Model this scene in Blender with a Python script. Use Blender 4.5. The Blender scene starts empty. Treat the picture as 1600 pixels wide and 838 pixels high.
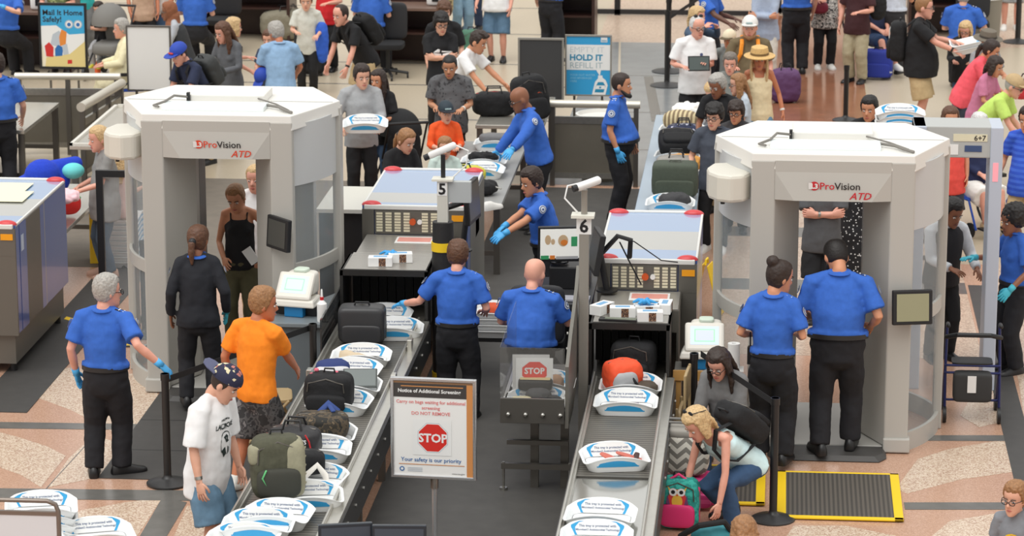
import bpy, math, random
import numpy as np
from mathutils import Vector, Matrix, Euler
random.seed(7)
scene = bpy.context.scene
COL = scene.collection
R = math.radians
# ------------------------------------------------------------------ camera, light, exposure
FPX, CAM_H, YAW = 4800.0, 8.09, R(5.0)
PITCH = math.atan(1159 / FPX)
cam_d = bpy.data.cameras.new('camera'); cam = bpy.data.objects.new('camera', cam_d); COL.objects.link(cam)
cam_d.sensor_fit = 'HORIZONTAL'; cam_d.sensor_width = 36; cam_d.lens = 36 * FPX / 1600
cam_d.dof.use_dof = True; cam_d.dof.focus_distance = 26.5; cam_d.dof.aperture_fstop = 4.0
cam_d.clip_start = .5; cam_d.clip_end = 300
cam.location = (0, 0, CAM_H); cam.rotation_euler = (R(90) - PITCH, 0, YAW)
scene.camera = cam
scene.view_settings.view_transform = 'Standard'; scene.view_settings.look = 'None'
scene.view_settings.gamma = 1; scene.view_settings.use_curve_mapping = False
scene.view_settings.exposure = 0.08
world = bpy.data.worlds.new('hall_daylight'); scene.world = world; world.use_nodes = True
wn = world.node_tree.nodes; wl = world.node_tree.links
wbg = wn['Background']; wbg.inputs['Strength'].default_value = 1.0
wtc = wn.new('ShaderNodeTexCoord'); wsep = wn.new('ShaderNodeSeparateXYZ'); wramp = wn.new('ShaderNodeValToRGB')
wl.new(wtc.outputs['Generated'], wsep.inputs[0]); wl.new(wsep.outputs['Z'], wramp.inputs[0]); wl.new(wramp.outputs[0], wbg.inputs[0])
e = wramp.color_ramp.elements
e[0].position = 0.0; e[0].color = (.62, .61, .59, 1)
e[1].position = 1.0; e[1].color = (1.22, 1.22, 1.20, 1)
def sun(name, rot, energy, angle, color=(1, 1, 1)):
    d = bpy.data.lights.new(name, 'SUN'); d.energy = energy; d.angle = angle; d.color = color
    o = bpy.data.objects.new(name, d); COL.objects.link(o); o.rotation_euler = rot; o.location = (0, 25, 20)
sun('skylight', (R(26), R(-14), 0), 1.55, R(50), (1, .985, .96))

# ------------------------------------------------------------------ pixel to place
_th, _ps = PITCH, YAW
_fw = Vector((-math.sin(_ps) * math.cos(_th), math.cos(_ps) * math.cos(_th), -math.sin(_th)))
_rt = Vector((math.cos(_ps), math.sin(_ps), 0)); _up = _rt.cross(_fw)
_C = Vector((0, 0, CAM_H))
def ray(u, v): return FPX * _fw + (u - 800) * _rt + (419 - v) * _up
def G(u, v, z=0.0):
    d = ray(u, v); return _C + d * ((z - CAM_H) / d.z)
def AY(u, v, Y):
    d = ray(u, v); return _C + d * (Y / d.y)
def AD(u, v, D):
    """point on the pixel's ray at forward depth D"""
    return _C + ray(u, v) * (D / FPX)

# ------------------------------------------------------------------ materials
def lin(c):
    c = c / 255.0
    return c / 12.92 if c <= .04045 else ((c + .055) / 1.055) ** 2.4
def rgb(c): return (lin(c[0]), lin(c[1]), lin(c[2]), 1)
_M = {}
def mat(name, c, rough=.6, metal=0, var=0, scale=40, bump=0, emit=0, alpha=1, trans=0, spec=None, coat=0):
    if name in _M: return _M[name]
    m = bpy.data.materials.new(name); m.use_nodes = True; _M[name] = m
    nt = m.node_tree; b = nt.nodes['Principled BSDF']
    b.inputs['Base Color'].default_value = rgb(c); b.inputs['Roughness'].default_value = rough
    b.inputs['Metallic'].default_value = metal
    if spec is not None: b.inputs['Specular IOR Level'].default_value = spec
    if coat: b.inputs['Coat Weight'].default_value = coat
    if emit:
        b.inputs['Emission Color'].default_value = rgb(c); b.inputs['Emission Strength'].default_value = emit
    if alpha < 1: b.inputs['Alpha'].default_value = alpha
    if trans: b.inputs['Transmission Weight'].default_value = trans
    if var or bump:
        tc = nt.nodes.new('ShaderNodeTexCoord'); nz = nt.nodes.new('ShaderNodeTexNoise')
        nz.inputs['Scale'].default_value = scale; nz.inputs['Detail'].default_value = 3
        nt.links.new(tc.outputs['Object'], nz.inputs['Vector'])
        if var:
            mx = nt.nodes.new('ShaderNodeMix'); mx.data_type = 'RGBA'
            mx.inputs[6].default_value = rgb([max(0, x * (1 - var)) for x in c]); mx.inputs[7].default_value = rgb([min(255, x * (1 + var)) for x in c])
            nt.links.new(nz.outputs['Fac'], mx.inputs[0]); nt.links.new(mx.outputs[2], b.inputs['Base Color'])
        if bump:
            bp = nt.nodes.new('ShaderNodeBump'); bp.inputs['Strength'].default_value = bump; bp.inputs['Distance'].default_value = .01
            nt.links.new(nz.outputs['Fac'], bp.inputs['Height']); nt.links.new(bp.outputs[0], b.inputs['Normal'])
    return m
def mat_blobs(name, cols, scale, rough=.8, kind='noise', pos=None, stretch=(1, 1, 1)):
    """a few flat colours cut from noise (camouflage, terrazzo, prints)"""
    if name in _M: return _M[name]
    m = bpy.data.materials.new(name); m.use_nodes = True; _M[name] = m
    nt = m.node_tree; b = nt.nodes['Principled BSDF']; b.inputs['Roughness'].default_value = rough
    tc = nt.nodes.new('ShaderNodeTexCoord'); mp = nt.nodes.new('ShaderNodeMapping'); mp.inputs['Scale'].default_value = stretch
    nt.links.new(tc.outputs['Object'], mp.inputs[0])
    rp = nt.nodes.new('ShaderNodeValToRGB'); rp.color_ramp.interpolation = 'CONSTANT'
    if kind == 'noise':
        nz = nt.nodes.new('ShaderNodeTexNoise'); nz.inputs['Scale'].default_value = scale; nz.inputs['Detail'].default_value = 2; out = nz.outputs['Fac']
    else:
        nz = nt.nodes.new('ShaderNodeTexVoronoi'); nz.inputs['Scale'].default_value = scale
        if kind == 'dots': out = nz.outputs['Distance']
        else:
            sp = nt.nodes.new('ShaderNodeSeparateColor'); nt.links.new(nz.outputs['Color'], sp.inputs[0]); out = sp.outputs[0]
    nt.links.new(mp.outputs[0], nz.inputs['Vector']); nt.links.new(out, rp.inputs[0]); nt.links.new(rp.outputs[0], b.inputs['Base Color'])
    n = len(cols); pos = pos or ([i / n for i in range(n)] if kind != 'noise' else [0] + [.36 + .28 * i / (n - 1) for i in range(1, n)])
    el = rp.color_ramp.elements
    while len(el) < n: el.new(.5)
    for i in range(n): el[i].position = pos[i]; el[i].color = rgb(cols[i])
    return m
def mat_wave(name, c1, c2, scale, axis='Y', rough=.4, metal=0, zig=None):
    if name in _M: return _M[name]
    m = bpy.data.materials.new(name); m.use_nodes = True; _M[name] = m
    nt = m.node_tree; b = nt.nodes['Principled BSDF']; b.inputs['Roughness'].default_value = rough; b.inputs['Metallic'].default_value = metal
    tc = nt.nodes.new('ShaderNodeTexCoord'); sep = nt.nodes.new('ShaderNodeSeparateXYZ'); nt.links.new(tc.outputs['Object'], sep.inputs[0])
    def mth(op, a, bb=None):
        n = nt.nodes.new('ShaderNodeMath'); n.operation = op
        for i, x in enumerate((a, bb)):
            if x is None: continue
            if isinstance(x, (int, float)): n.inputs[i].default_value = x
            else: nt.links.new(x, n.inputs[i])
        return n.outputs[0]
    v = sep.outputs[axis]
    if zig:
        t = mth('PINGPONG', mth('ADD', sep.outputs['X'], 10.0), zig); v = mth('ADD', v, mth('MULTIPLY', t, .9))
    f = mth('FRACT', mth('MULTIPLY', mth('ADD', v, 10.0), scale)); g = mth('GREATER_THAN', f, .5)
    mx = nt.nodes.new('ShaderNodeMix'); mx.data_type = 'RGBA'; mx.inputs[6].default_value = rgb(c1); mx.inputs[7].default_value = rgb(c2)
    nt.links.new(g, mx.inputs[0]); nt.links.new(mx.outputs[2], b.inputs['Base Color'])
    return m
def glass(name, c, alpha=.15, rough=.05):
    """clear sheet: mostly see-through with a glossy skin"""
    if name in _M: return _M[name]
    m = bpy.data.materials.new(name); m.use_nodes = True; _M[name] = m
    nt = m.node_tree; b = nt.nodes['Principled BSDF']; b.inputs['Base Color'].default_value = rgb(c); b.inputs['Roughness'].default_value = rough
    b.inputs['Alpha'].default_value = alpha
    return m
WHITE = mat('white_plastic', (236, 236, 234), .35)
GREY = mat('scanner_grey', (182, 179, 172), .45)
GREYD = mat('scanner_dark_grey', (150, 148, 143), .5)
ROOF = mat('scanner_roof', (228, 226, 220), .45)
BLACK = mat('black_plastic', (26, 26, 28), .45)
BLACKF = mat('black_fabric', (24, 24, 26), .85, var=.35, scale=60, bump=.2)
STEEL = mat('brushed_steel', (176, 174, 168), .32, 1, var=.1, scale=25)
STEELD = mat('dark_steel', (112, 108, 102), .4, .8)
STEELP = mat('painted_steel', (150, 146, 138), .4, .3)
RED = mat('red', (200, 40, 45), .35)
YEL = mat('safety_yellow', (240, 200, 30), .5)
SKYB = mat('label_blue', (54, 160, 214), .45)
# ------------------------------------------------------------------ mesh builder
def nrm(v):
    v = np.asarray(v, float); n = np.linalg.norm(v); return v / n if n > 1e-9 else v
class MB:
    def __init__(s): s.v = []; s.f = []; s.m = []
    def add(s, vs, fs, mi=0, M=None):
        o = len(s.v)
        if M is not None: vs = [tuple(M @ Vector(p)) for p in vs]
        s.v += [tuple(map(float, p)) for p in vs]; s.f += [tuple(i + o for i in f) for f in fs]; s.m += [mi] * len(fs); return s
    def box(s, lo, hi, mi=0, M=None):
        x0, y0, z0 = lo; x1, y1, z1 = hi
        vs = [(x0, y0, z0), (x1, y0, z0), (x1, y1, z0), (x0, y1, z0), (x0, y0, z1), (x1, y0, z1), (x1, y1, z1), (x0, y1, z1)]
        return s.add(vs, [(0, 3, 2, 1), (4, 5, 6, 7), (0, 1, 5, 4), (1, 2, 6, 5), (2, 3, 7, 6), (3, 0, 4, 7)], mi, M)
    def cbox(s, c, d, mi=0, M=None):
        return s.box([c[i] - d[i] / 2 for i in range(3)], [c[i] + d[i] / 2 for i in range(3)], mi, M)
    def prism(s, poly, z0, z1, mi=0, M=None, top=None):
        n = len(poly); t = top or poly
        vs = [(p[0], p[1], z0) for p in poly] + [(p[0], p[1], z1) for p in t]
        fs = [tuple(range(n - 1, -1, -1)), tuple(range(n, 2 * n))] + [(i, (i + 1) % n, n + (i + 1) % n, n + i) for i in range(n)]
        a = sum(poly[i][0] * poly[(i + 1) % n][1] - poly[(i + 1) % n][0] * poly[i][1] for i in range(n))
        if a < 0: fs = [f[::-1] for f in fs]
        return s.add(vs, fs, mi, M)
    def flat(s, poly, z, mi=0):
        """a horizontal sheet"""
        n = len(poly); a = sum(poly[i][0] * poly[(i + 1) % n][1] - poly[(i + 1) % n][0] * poly[i][1] for i in range(n))
        f = tuple(range(n)); return s.add([(p[0], p[1], z) for p in poly], [f if a > 0 else f[::-1]], mi)
    def rings(s, rs, mi=0, closed=True, cap=True, M=None):
        n = len(rs[0]); vs = [p for r in rs for p in r]; fs = []
        for k in range(len(rs) - 1):
            for i in range(n if closed else n - 1):
                j = (i + 1) % n; fs.append((k * n + i, k * n + j, (k + 1) * n + j, (k + 1) * n + i))
        if cap and closed:
            fs.append(tuple(range(n - 1, -1, -1))); fs.append(tuple((len(rs) - 1) * n + i for i in range(n)))
        return s.add(vs, fs, mi, M)
    def tube(s, pts, rad, n=10, mi=0, side=None, round_=True, M=None, sq=1.0):
        """closed tube along pts; rad = scalar, list, or list of (across, along-other)"""
        P = [np.asarray(p, float) for p in pts]; k = len(P)
        if not isinstance(rad, (list, tuple)): rad = [rad] * k
        rr = [(r, r) if not isinstance(r, (list, tuple)) else r for r in rad]
        T = [nrm(P[min(i + 1, k - 1)] - P[max(i - 1, 0)]) for i in range(k)]
        if side is None: side = (1, 0, 0) if abs(T[0][0]) < .9 else (0, 1, 0)
        A = np.asarray(side, float); rs = []
        ang = [2 * math.pi * i / n for i in range(n)]
        def sg(x): return math.copysign(abs(x) ** sq, x)
        def ring(c, t, ra, rb):
            nonlocal A
            a = nrm(A - t * np.dot(A, t)); b = np.cross(t, a); A = a
            return [tuple(c + a * ra * sg(math.cos(q)) + b * rb * sg(math.sin(q))) for q in ang]
        if round_:
            r0 = min(rr[0])
            for q in (.08, .5, .87):
                rs.append(ring(P[0] - T[0] * r0 * math.sqrt(1 - q * q) * .8, T[0], rr[0][0] * q, rr[0][1] * q))
        for i in range(k): rs.append(ring(P[i], T[i], *rr[i]))
        if round_:
            r0 = min(rr[-1])
            for q in (.87, .5, .08):
                rs.append(ring(P[-1] + T[-1] * r0 * math.sqrt(1 - q * q) * .8, T[-1], rr[-1][0] * q, rr[-1][1] * q))
        return s.rings(rs, mi, M=M)
    def cyl(s, a, b, r, n=16, mi=0, r2=None, M=None):
        return s.tube([a, b], [r, r if r2 is None else r2], n, mi, round_=False, M=M)
    def lathe(s, prof, c=(0, 0, 0), n=24, mi=0, sx=1, sy=1, M=None):
        rs = [[(c[0] + r * sx * math.cos(2 * math.pi * i / n), c[1] + r * sy * math.sin(2 * math.pi * i / n), c[2] + z) for i in range(n)] for r, z in prof]
        return s.rings(rs, mi, M=M)
    def ell(s, c, r, n=14, mi=0, M=None, lo=-1.0, hi=1.0):
        k = max(6, n // 2 + 1); a0, a1 = math.asin(lo), math.asin(hi)
        pr = []
        for i in range(k):
            a = a0 + (a1 - a0) * i / (k - 1); pr.append((max(.02, math.cos(a)), math.sin(a)))
        rs = [[(c[0] + r[0] * q * math.cos(2 * math.pi * i / n), c[1] + r[1] * q * math.sin(2 * math.pi * i / n), c[2] + r[2] * z) for i in range(n)] for q, z in pr]
        return s.rings(rs, mi, M=M)
    def rbox(s, c, d, r=.3, n=5, mi=0, M=None, p=4.0):
        """pillow-like rounded box (superellipsoid)"""
        nu, nv = 24, 13; rs = []
        def sg(x, e): return math.copysign(abs(x) ** e, x)
        e = 2.0 / p
        for j in range(nv):
            a = -math.pi / 2 + math.pi * j / (nv - 1); ca = max(.015, sg(math.cos(a), e)); sa = sg(math.sin(a), e)
            rs.append([(c[0] + d[0] / 2 * ca * sg(math.cos(2 * math.pi * i / nu), e), c[1] + d[1] / 2 * ca * sg(math.sin(2 * math.pi * i / nu), e), c[2] + d[2] / 2 * sa) for i in range(nu)])
        return s.rings(rs, mi, M=M)
    def text(s, body, size, M, mi=0, bold=0, align='CENTER', shear=0, spacing=1):
        v, f = text_geo(body, size, bold, align, shear, spacing)
        return s.add([(p[0], p[1], 0) for p in v], f, mi, M)
    def build(s, name, mats, parent=None, smooth=False, bevel=0, voxel=0, sm=0, sharp=35, disp=None, seg=2):
        me = bpy.data.meshes.new(name); me.from_pydata(s.v, [], s.f)
        if not isinstance(mats, (list, tuple)): mats = [mats]
        for m in mats: me.materials.append(m)
        if len(mats) > 1: me.polygons.foreach_set('material_index', s.m)
        if smooth and not voxel:
            me.polygons.foreach_set('use_smooth', [True] * len(me.polygons))
            if sharp: me.set_sharp_from_angle(angle=R(sharp))
        me.update()
        o = bpy.data.objects.new(name, me); COL.objects.link(o)
        if parent: o.parent = parent
        if voxel:
            r = o.modifiers.new('remesh', 'REMESH'); r.mode = 'VOXEL'; r.voxel_size = voxel; r.use_smooth_shade = True
        if sm:
            q = o.modifiers.new('smooth', 'SMOOTH'); q.iterations = sm; q.factor = .5
        if disp:
            d = o.modifiers.new('folds', 'DISPLACE'); d.texture = cloud(disp[1]); d.strength = disp[0]; d.mid_level = .5; d.texture_coords = 'LOCAL'
        if bevel:
            b = o.modifiers.new('bevel', 'BEVEL'); b.width = bevel; b.segments = seg; b.limit_method = 'ANGLE'; b.angle_limit = R(40)
        return o
_T = {}
def cloud(sz):
    if sz not in _T:
        t = bpy.data.textures.new('folds', 'CLOUDS'); t.noise_scale = sz; t.noise_depth = 1; _T[sz] = t
    return _T[sz]
_TX = {}
def text_geo(body, size, bold=0, align='CENTER', shear=0, spacing=1):
    k = (body, size, bold, align, shear, spacing)
    if k not in _TX:
        c = bpy.data.curves.new('lettering', 'FONT'); c.body = body; c.size = size; c.align_x = align; c.offset = bold; c.shear = shear
        c.resolution_u = 2; c.fill_mode = 'FRONT'; c.dimensions = '2D'; c.space_character = spacing
        o = bpy.data.objects.new('lettering', c); COL.objects.link(o); bpy.context.view_layer.update()
        me = bpy.data.meshes.new_from_object(o.evaluated_get(bpy.context.evaluated_depsgraph_get()))
        _TX[k] = ([(v.co.x, v.co.y) for v in me.vertices], [tuple(p.vertices) for p in me.polygons])
        bpy.data.objects.remove(o); bpy.data.curves.remove(c); bpy.data.meshes.remove(me)
    return _TX[k]
def XZ(x, y, z, rz=0, tilt=0):
    """matrix putting a drawing's x,y plane upright, facing -Y"""
    return Matrix.Translation((x, y, z)) @ Matrix.Rotation(rz, 4, 'Z') @ Matrix.Rotation(R(90) + tilt, 4, 'X')
def TR(loc, rz=0, rx=0, ry=0): return Matrix.Translation(loc) @ Euler((rx, ry, rz), 'XYZ').to_matrix().to_4x4()
def tag(o, label=None, cat=None, group=None, kind=None):
    if label: o['label'] = label
    if cat: o['category'] = cat
    if group: o['group'] = group
    if kind: o['kind'] = kind
    return o
def thing(name, label, cat, loc=(0, 0, 0), rz=0, group=None, rx=0, ry=0):
    o = bpy.data.objects.new(name, None); o.empty_display_size = .1; COL.objects.link(o)
    o.location = loc; o.rotation_euler = (rx, ry, rz)
    return tag(o, label, cat, group)
def copy_thing(src, loc, rz=0, label=None, group=None, rx=0, ry=0):
    def cp(o, par):
        c = o.copy(); COL.objects.link(c)
        if par: c.parent = par
        for ch in list(o.children): cp(ch, c)
        return c
    c = cp(src, None); c.location = loc; c.rotation_euler = (rx, ry, rz)
    if label: c['label'] = label
    if group: c['group'] = group
    return c
# ------------------------------------------------------------------ floor
FL_S = mat_blobs('terrazzo_salmon', [(180, 141, 117), (194, 154, 129), (187, 147, 122), (202, 165, 142)], 120, .22, 'voronoi')
FL_P = mat_blobs('terrazzo_speckled', [(196, 168, 146), (214, 194, 172), (206, 184, 161), (178, 147, 126), (222, 204, 184)], 85, .25, 'voronoi')
FL_C = mat_blobs('terrazzo_beige', [(184, 170, 148), (192, 179, 157), (188, 174, 152)], 130, .3, 'voronoi')
FL_K = mat_blobs('terrazzo_pink', [(186, 162, 142), (206, 186, 166), (198, 174, 154), (168, 142, 122)], 60, .3, 'voronoi')
FL_G = mat('stone_grey', (104, 102, 98), .25, var=.12, scale=6)
FL_B = mat('stone_blue_grey', (134, 137, 138), .22, var=.08, scale=3)
FL_R = mat('stone_brown', (146, 98, 74), .15, var=.15, scale=4)
MATG = mat('rubber_mat_grey', (74, 72, 69), .6, var=.15, scale=5, bump=.05)
MATD = mat('rubber_mat_dark', (64, 62, 60), .55, var=.12, scale=8)
fb = MB(); fb.box((-32, -4, -.2), (28, 75, 0)); tag(fb.build('floor', FL_S), kind='structure')
_tn = [0]
def trim(poly, m, z=.002, th=None):
    _tn[0] += 1; b = MB(); b.prism(poly, 0.0005, z)
    return tag(b.build('trim_%d' % _tn[0], m), kind='structure')
def gp(px): return [tuple(G(u, v)[:2]) for u, v in px]
def rect(x0, y0, x1, y1): return [(x0, y0), (x1, y0), (x1, y1), (x0, y1)]
# concourse behind the lanes
trim(rect(-30, 37.9, -2.9, 74), FL_C, .001); trim(rect(-2.9, 49, 27, 74), FL_K, .001)
trim(rect(-2.9, 37.9, -.6, 49), FL_B, .0015); trim(rect(-.6, 39, 1.3, 52), FL_R, .0018); trim(rect(1.3, 34, 27, 49), FL_C, .001)
trim(rect(-.6, 29.9, 2.1, 39), FL_K, .0012); trim(rect(2.4, 28, 9, 34), FL_K, .0012); trim(rect(-30, 33, -4.9, 37.9), mat('carpet_taupe', (112, 103, 92), .7, var=.1, scale=6), .001)
for y in (32.6, 35.2): trim(rect(-.6, y, 2.1, y + .5), FL_G, .003)
for y in (42.1, 44.8, 46.7, 49.6, 52.4): trim(rect(-30, y, -2.9, y + .06), FL_G, .003)
for y in (40.2, 42.9, 45.9): trim(rect(-2.9, y, -.6, y + .04), FL_G, .003)
trim(gp([(1006, 120), (1020, 120), (1035, 190), (1018, 190)]), FL_G, .004)
trim(gp([(965, 150), (967, 65), (970, 65), (969, 150)]), FL_C, .004)
# near floor, left
for q in ([(-60, 640), (10, 616), (60, 579), (110, 575), (240, 588), (252, 640), (205, 690), (133, 653), (110, 641), (67, 625), (40, 618)],
          [(-60, 670), (0, 676), (33, 685), (73, 698), (103, 713), (64, 762), (33, 743), (0, 731), (-60, 720)],
          [(137, 690), (150, 682), (176, 690), (176, 742), (76, 762), (108, 716)],
          [(254, 778), (200, 785), (127, 798), (88, 822), (95, 860), (200, 860)]):
    trim(gp(q), FL_P, .0022)
trim(gp([(-80, 659), (250, 664), (250, 673), (-80, 669)]), FL_G, .004)
trim(gp([(-80, 763), (440, 769), (440, 785), (-80, 779)]), FL_G, .004)
trim(gp([(254, 778), (292, 786), (248, 860), (206, 860)]), FL_G, .005)
trim(gp([(70, 766), (152, 676), (153.5, 676), (71.5, 766)]), FL_G, .0035)
trim(gp([(292, 792), (345, 780), (345, 860), (262, 860)]), FL_P, .0022)
# near floor, right
for q in ([(1400, 764), (1434, 718), (1484, 702), (1571, 687), (1583, 738), (1500, 750), (1417, 772)],
          [(1430, 860), (1484, 815), (1554, 803), (1640, 796), (1660, 860)], [(1215, 860), (1240, 822), (1320, 822), (1400, 838), (1410, 860)],
          [(1500, 650), (1530, 600), (1560, 590), (1566, 660), (1530, 668)], [(1592, 600), (1660, 560), (1660, 700), (1600, 650)]):
    trim(gp(q), FL_P, .0022)
trim(gp([(1424, 681), (1572, 681), (1574, 690), (1424, 689)]), FL_G, .004)
trim(gp([(1412, 786), (1590, 786), (1592, 797), (1414, 797)]), FL_G, .004)
trim(rect(2.13, 18, 2.36, 33), MATD, .005)
# rubber runners
trim(rect(-3.35, 19, -.98, 37.7), MATG, .008)
trim(rect(-5.84, 25.25, -4.4, 29.2), MATD, .008)
for y in (26.1, 27.05): trim(rect(-5.84, y, -4.4, y + .012), BLACK, .009)
trim(rect(-7.5, 27.2, -6.95, 33), MATD, .008)
trim(gp([(196, 494), (218, 494), (214, 543), (190, 543)]), mat_wave('hazard_tape', (235, 195, 50), (40, 38, 36), 9, 'Y'), .009)
trim(gp([(100, 500), (104, 496), (135, 505), (133, 509)]), YEL, .0095)

# ------------------------------------------------------------------ anti-fatigue mats
def floor_mat(loc, w, d, label):
    t = thing('floor_mat', label, 'mat', loc)
    b = MB(); b.box((-w / 2 + .07, .05, .002), (w / 2 - .07, d - .03, .018)); b.build('mat_surface', mat_wave('ribbed_rubber', (92, 86, 78), (66, 62, 57), 26, 'X', .6), t)
    c = MB(); i, o = (w / 2 - .08), w / 2
    for lo, hi in (((-o, 0, .001), (o, .06, .02)), ((-o, d - .04, .001), (o, d, .02)), ((-o, 0, .001), (-i, d, .02)), ((i, 0, .001), (o, d, .02))): c.box(lo, hi)
    c.build('border', YEL, t, bevel=.006)
floor_mat((.6, 24.62, .008), 1.06, 1.3, 'yellow-bordered ribbed grey floor mat in front of the right body scanner')
floor_mat((-.42, 24.95, .008), .78, 1.1, 'yellow-bordered floor mat mostly hidden behind the woman in the pale tank top')

# ------------------------------------------------------------------ body scanners
GL = glass('curved_glass', (214, 226, 232), .13, .03)
LOGO_R = mat('logo_red', (206, 44, 56), .4); LOGO_K = mat('logo_black', (40, 38, 40), .4); LOGO_O = mat('logo_orange', (226, 78, 50), .4)
def arc_pts(a, b, bulge, n=10):
    """plan points from a to b bowed outward"""
    a, b = Vector(a), Vector(b); d = b - a; nn = Vector((d.y, -d.x)); pts = []
    for i in range(n + 1):
        t = i / n; pts.append(tuple(a + d * t + nn * bulge * 4 * t * (1 - t)))
    return pts
def sheet(b, pts, z0, z1, th, mi=0):
    """thin curved wall standing on plan points, one closed shell"""
    P = [Vector(p) for p in pts]; n = len(P); rs = []
    for i in range(n):
        d = (P[min(i + 1, n - 1)] - P[max(i - 1, 0)]).normalized(); q = P[i] + Vector((d.y, -d.x)) * th; p = P[i]
        rs.append([(p.x, p.y, z0), (q.x, q.y, z0), (q.x, q.y, z1), (p.x, p.y, z1)])
    b.rings(rs, mi)
def body_scanner(loc, label, rz, logo):
    t = thing('body_scanner', label, 'body scanner', loc, rz)
    b = MB()
    oct_ = [(-.72, 0), (.72, 0), (1.07, .85), (.70, 1.58), (-.70, 1.58), (-1.07, .85)]
    b.prism([(-.50, .03), (.50, .03), (.62, 1.4), (-.62, 1.4)], .008, .055); b.build('floor_plate', mat('plate_grey', (176, 174, 168), .4), t, bevel=.01)
    b = MB(); b.prism([(-.46, -.32), (.46, -.32), (.53, -.2), (.53, .02), (-.53, .02), (-.53, -.2)], .009, .05, top=[(-.42, -.28), (.42, -.28), (.5, -.18), (.5, .02), (-.5, .02), (-.5, -.18)])
    b.build('entry_mat', MATD, t)
    for s in (-1, 1):
        def mx(pl): return [(s * x, y) for x, y in pl]
        b = MB(); b.prism(mx([(.72, 0), (.51, 0), (.29, .46), (.29, .62), (.58, .30), (.72, .12)]), .06, 2.66)
        b.box((min(s * .50, s * .74), -.03, 0.009), (max(s * .50, s * .74), .1, .14)); b.build('front_pillar', GREY, t, bevel=.012)
        b = MB(); b.prism(mx([(.29, .62), (.29, .95), (.44, .95), (.44, .62)]), .06, 2.6); b.build('scanning_mast', mat('mast_grey', (118, 116, 112), .5), t, bevel=.01)
        b = MB(); b.prism(mx([(.98, .80), (1.06, .80), (1.06, .98), (.98, .98)]), .0, 2.66); b.build('side_post', GREY, t, bevel=.01)
        b = MB(); b.prism(mx([(.70, 1.58), (.50, 1.58), (.50, 1.40), (.70, 1.40)]), .0, 2.66); b.build('rear_pillar', GREY, t, bevel=.01)
        A, B = (.69, .1), (1.0, .82)
        pts = arc_pts(A, B, .075) if s > 0 else [(-x, y) for x, y in arc_pts(A, B, .075)][::-1]
        pts2 = arc_pts((1.0, .96), (.67, 1.54), .06) if s > 0 else [(-x, y) for x, y in arc_pts((1.0, .96), (.67, 1.54), .06)][::-1]
        b = MB(); sheet(b, pts, .16, 2.05, .012); b.build('curved_glass', GL, t, smooth=True, sharp=50); b = MB(); sheet(b, pts2, .16, 2.05, .012); b.build('curved_glass', GL, t, smooth=True, sharp=50)
        b = MB(); sheet(b, pts2, 2.03, 2.62, .02); b.build('upper_panel', mat('panel_grey', (196, 198, 198), .35), t, smooth=True, sharp=50); b = MB(); sheet(b, pts, 2.03, 2.62, .02); b.build('upper_panel', mat('panel_grey', (196, 198, 198), .35), t, smooth=True, sharp=50)
        b = MB(); sheet(b, pts, 1.16, 1.28, .03); b.build('glass_rail', GREY, t, smooth=True, sharp=50)
        b = MB(); sheet(b, pts, .0, .17, .035); b.build('base_skirt', GREY, t, smooth=True, sharp=50); b = MB(); sheet(b, pts2, 0, .17, .035); b.build('base_skirt', GREY, t, smooth=True, sharp=50)
        b = MB(); b.prism([(p[0], p[1]) for p in pts] , .05, .12); b.build('base_plate', STEELD, t)
    b = MB(); b.prism(oct_, 2.58, 2.72, top=[(x * .985, .79 + (y - .79) * .985) for x, y in oct_])
    b.box((-.45, .10, 2.71), (.45, .13, 2.725)); b.build('roof', ROOF, t, bevel=.02)
    for x0, x1, y in ((-1, -.4, .75), (.4, 1, .75)): b = MB(); b.box((x0, y, 2.718), (x1, y + .008, 2.723)); b.build('roof_seam', GREYD, t)
    b = MB(); b.box((-.36, .62, 2.715), (.36, 1.1, 2.80)); b.build('roof_housing', ROOF, t, bevel=.012)
    b = MB(); b.box((-.39, .59, 2.715), (-.362, .64, 2.82)); b.build('cable_port', BLACK, t)
    b = MB(); b.box((-.56, .2, 2.715), (.42, .5, 2.76)); b.build('roof_panel', mat('roof_panel_white', (232, 240, 240), .25), t, bevel=.01)
    b = MB(); b.tube([(-.38, .6, 2.78), (-.5, .55, 2.80), (-.56, .4, 2.77), (-.66, .34, 2.74), (-.6, .28, 2.74)], .012, 6)
    b.build('roof_cable', mat('cable_grey', (128, 124, 118), .6), t, smooth=True); b = MB(); b.tube([(.42, .4, 2.75), (.55, .3, 2.75), (.62, .18, 2.745), (.7, .12, 2.735)], .014, 6); b.tube([(.3, .62, 2.77), (.5, .45, 2.75), (.66, .2, 2.74)], .008, 6)
    b.build('roof_cable', mat('cable_grey', (128, 124, 118), .6), t, smooth=True)
    b = MB(); z0, z1, zc = 2.31, 2.66, 2.56
    b.box((-.51, 0, zc), (.51, .1, z1)); b.add([(-.51, 0, z0), (.51, 0, z0), (.51, 0, zc), (-.51, 0, zc), (-.34, -.04, z0), (.34, -.04, z0), (.51, 0, zc), (-.51, 0, zc), (-.51, .12, z0), (.51, .12, z0), (.51, .12, zc), (-.51, .12, zc)],
        [(4, 5, 6, 7), (0, 4, 7), (5, 1, 6), (0, 8, 9, 1, 5, 4), (8, 11, 10, 9), (0, 3, 11, 8), (1, 9, 10, 2)]); b.build('header', GREY, t)
    # lettering lies on the sloping front of the header
    al = math.atan2(.04, zc - z0); y0 = -.0275; zz = 2.415
    b = MB(); L = XZ(0, y0 - .003, zz, 0, al)
    b.text('Pro', .092, L @ Matrix.Translation((-.12, 0, 0)), 0, .0012, 'LEFT'); b.text('Vision', .092, L @ Matrix.Translation((.012, 0, 0)), 1, .0012, 'LEFT')
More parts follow.
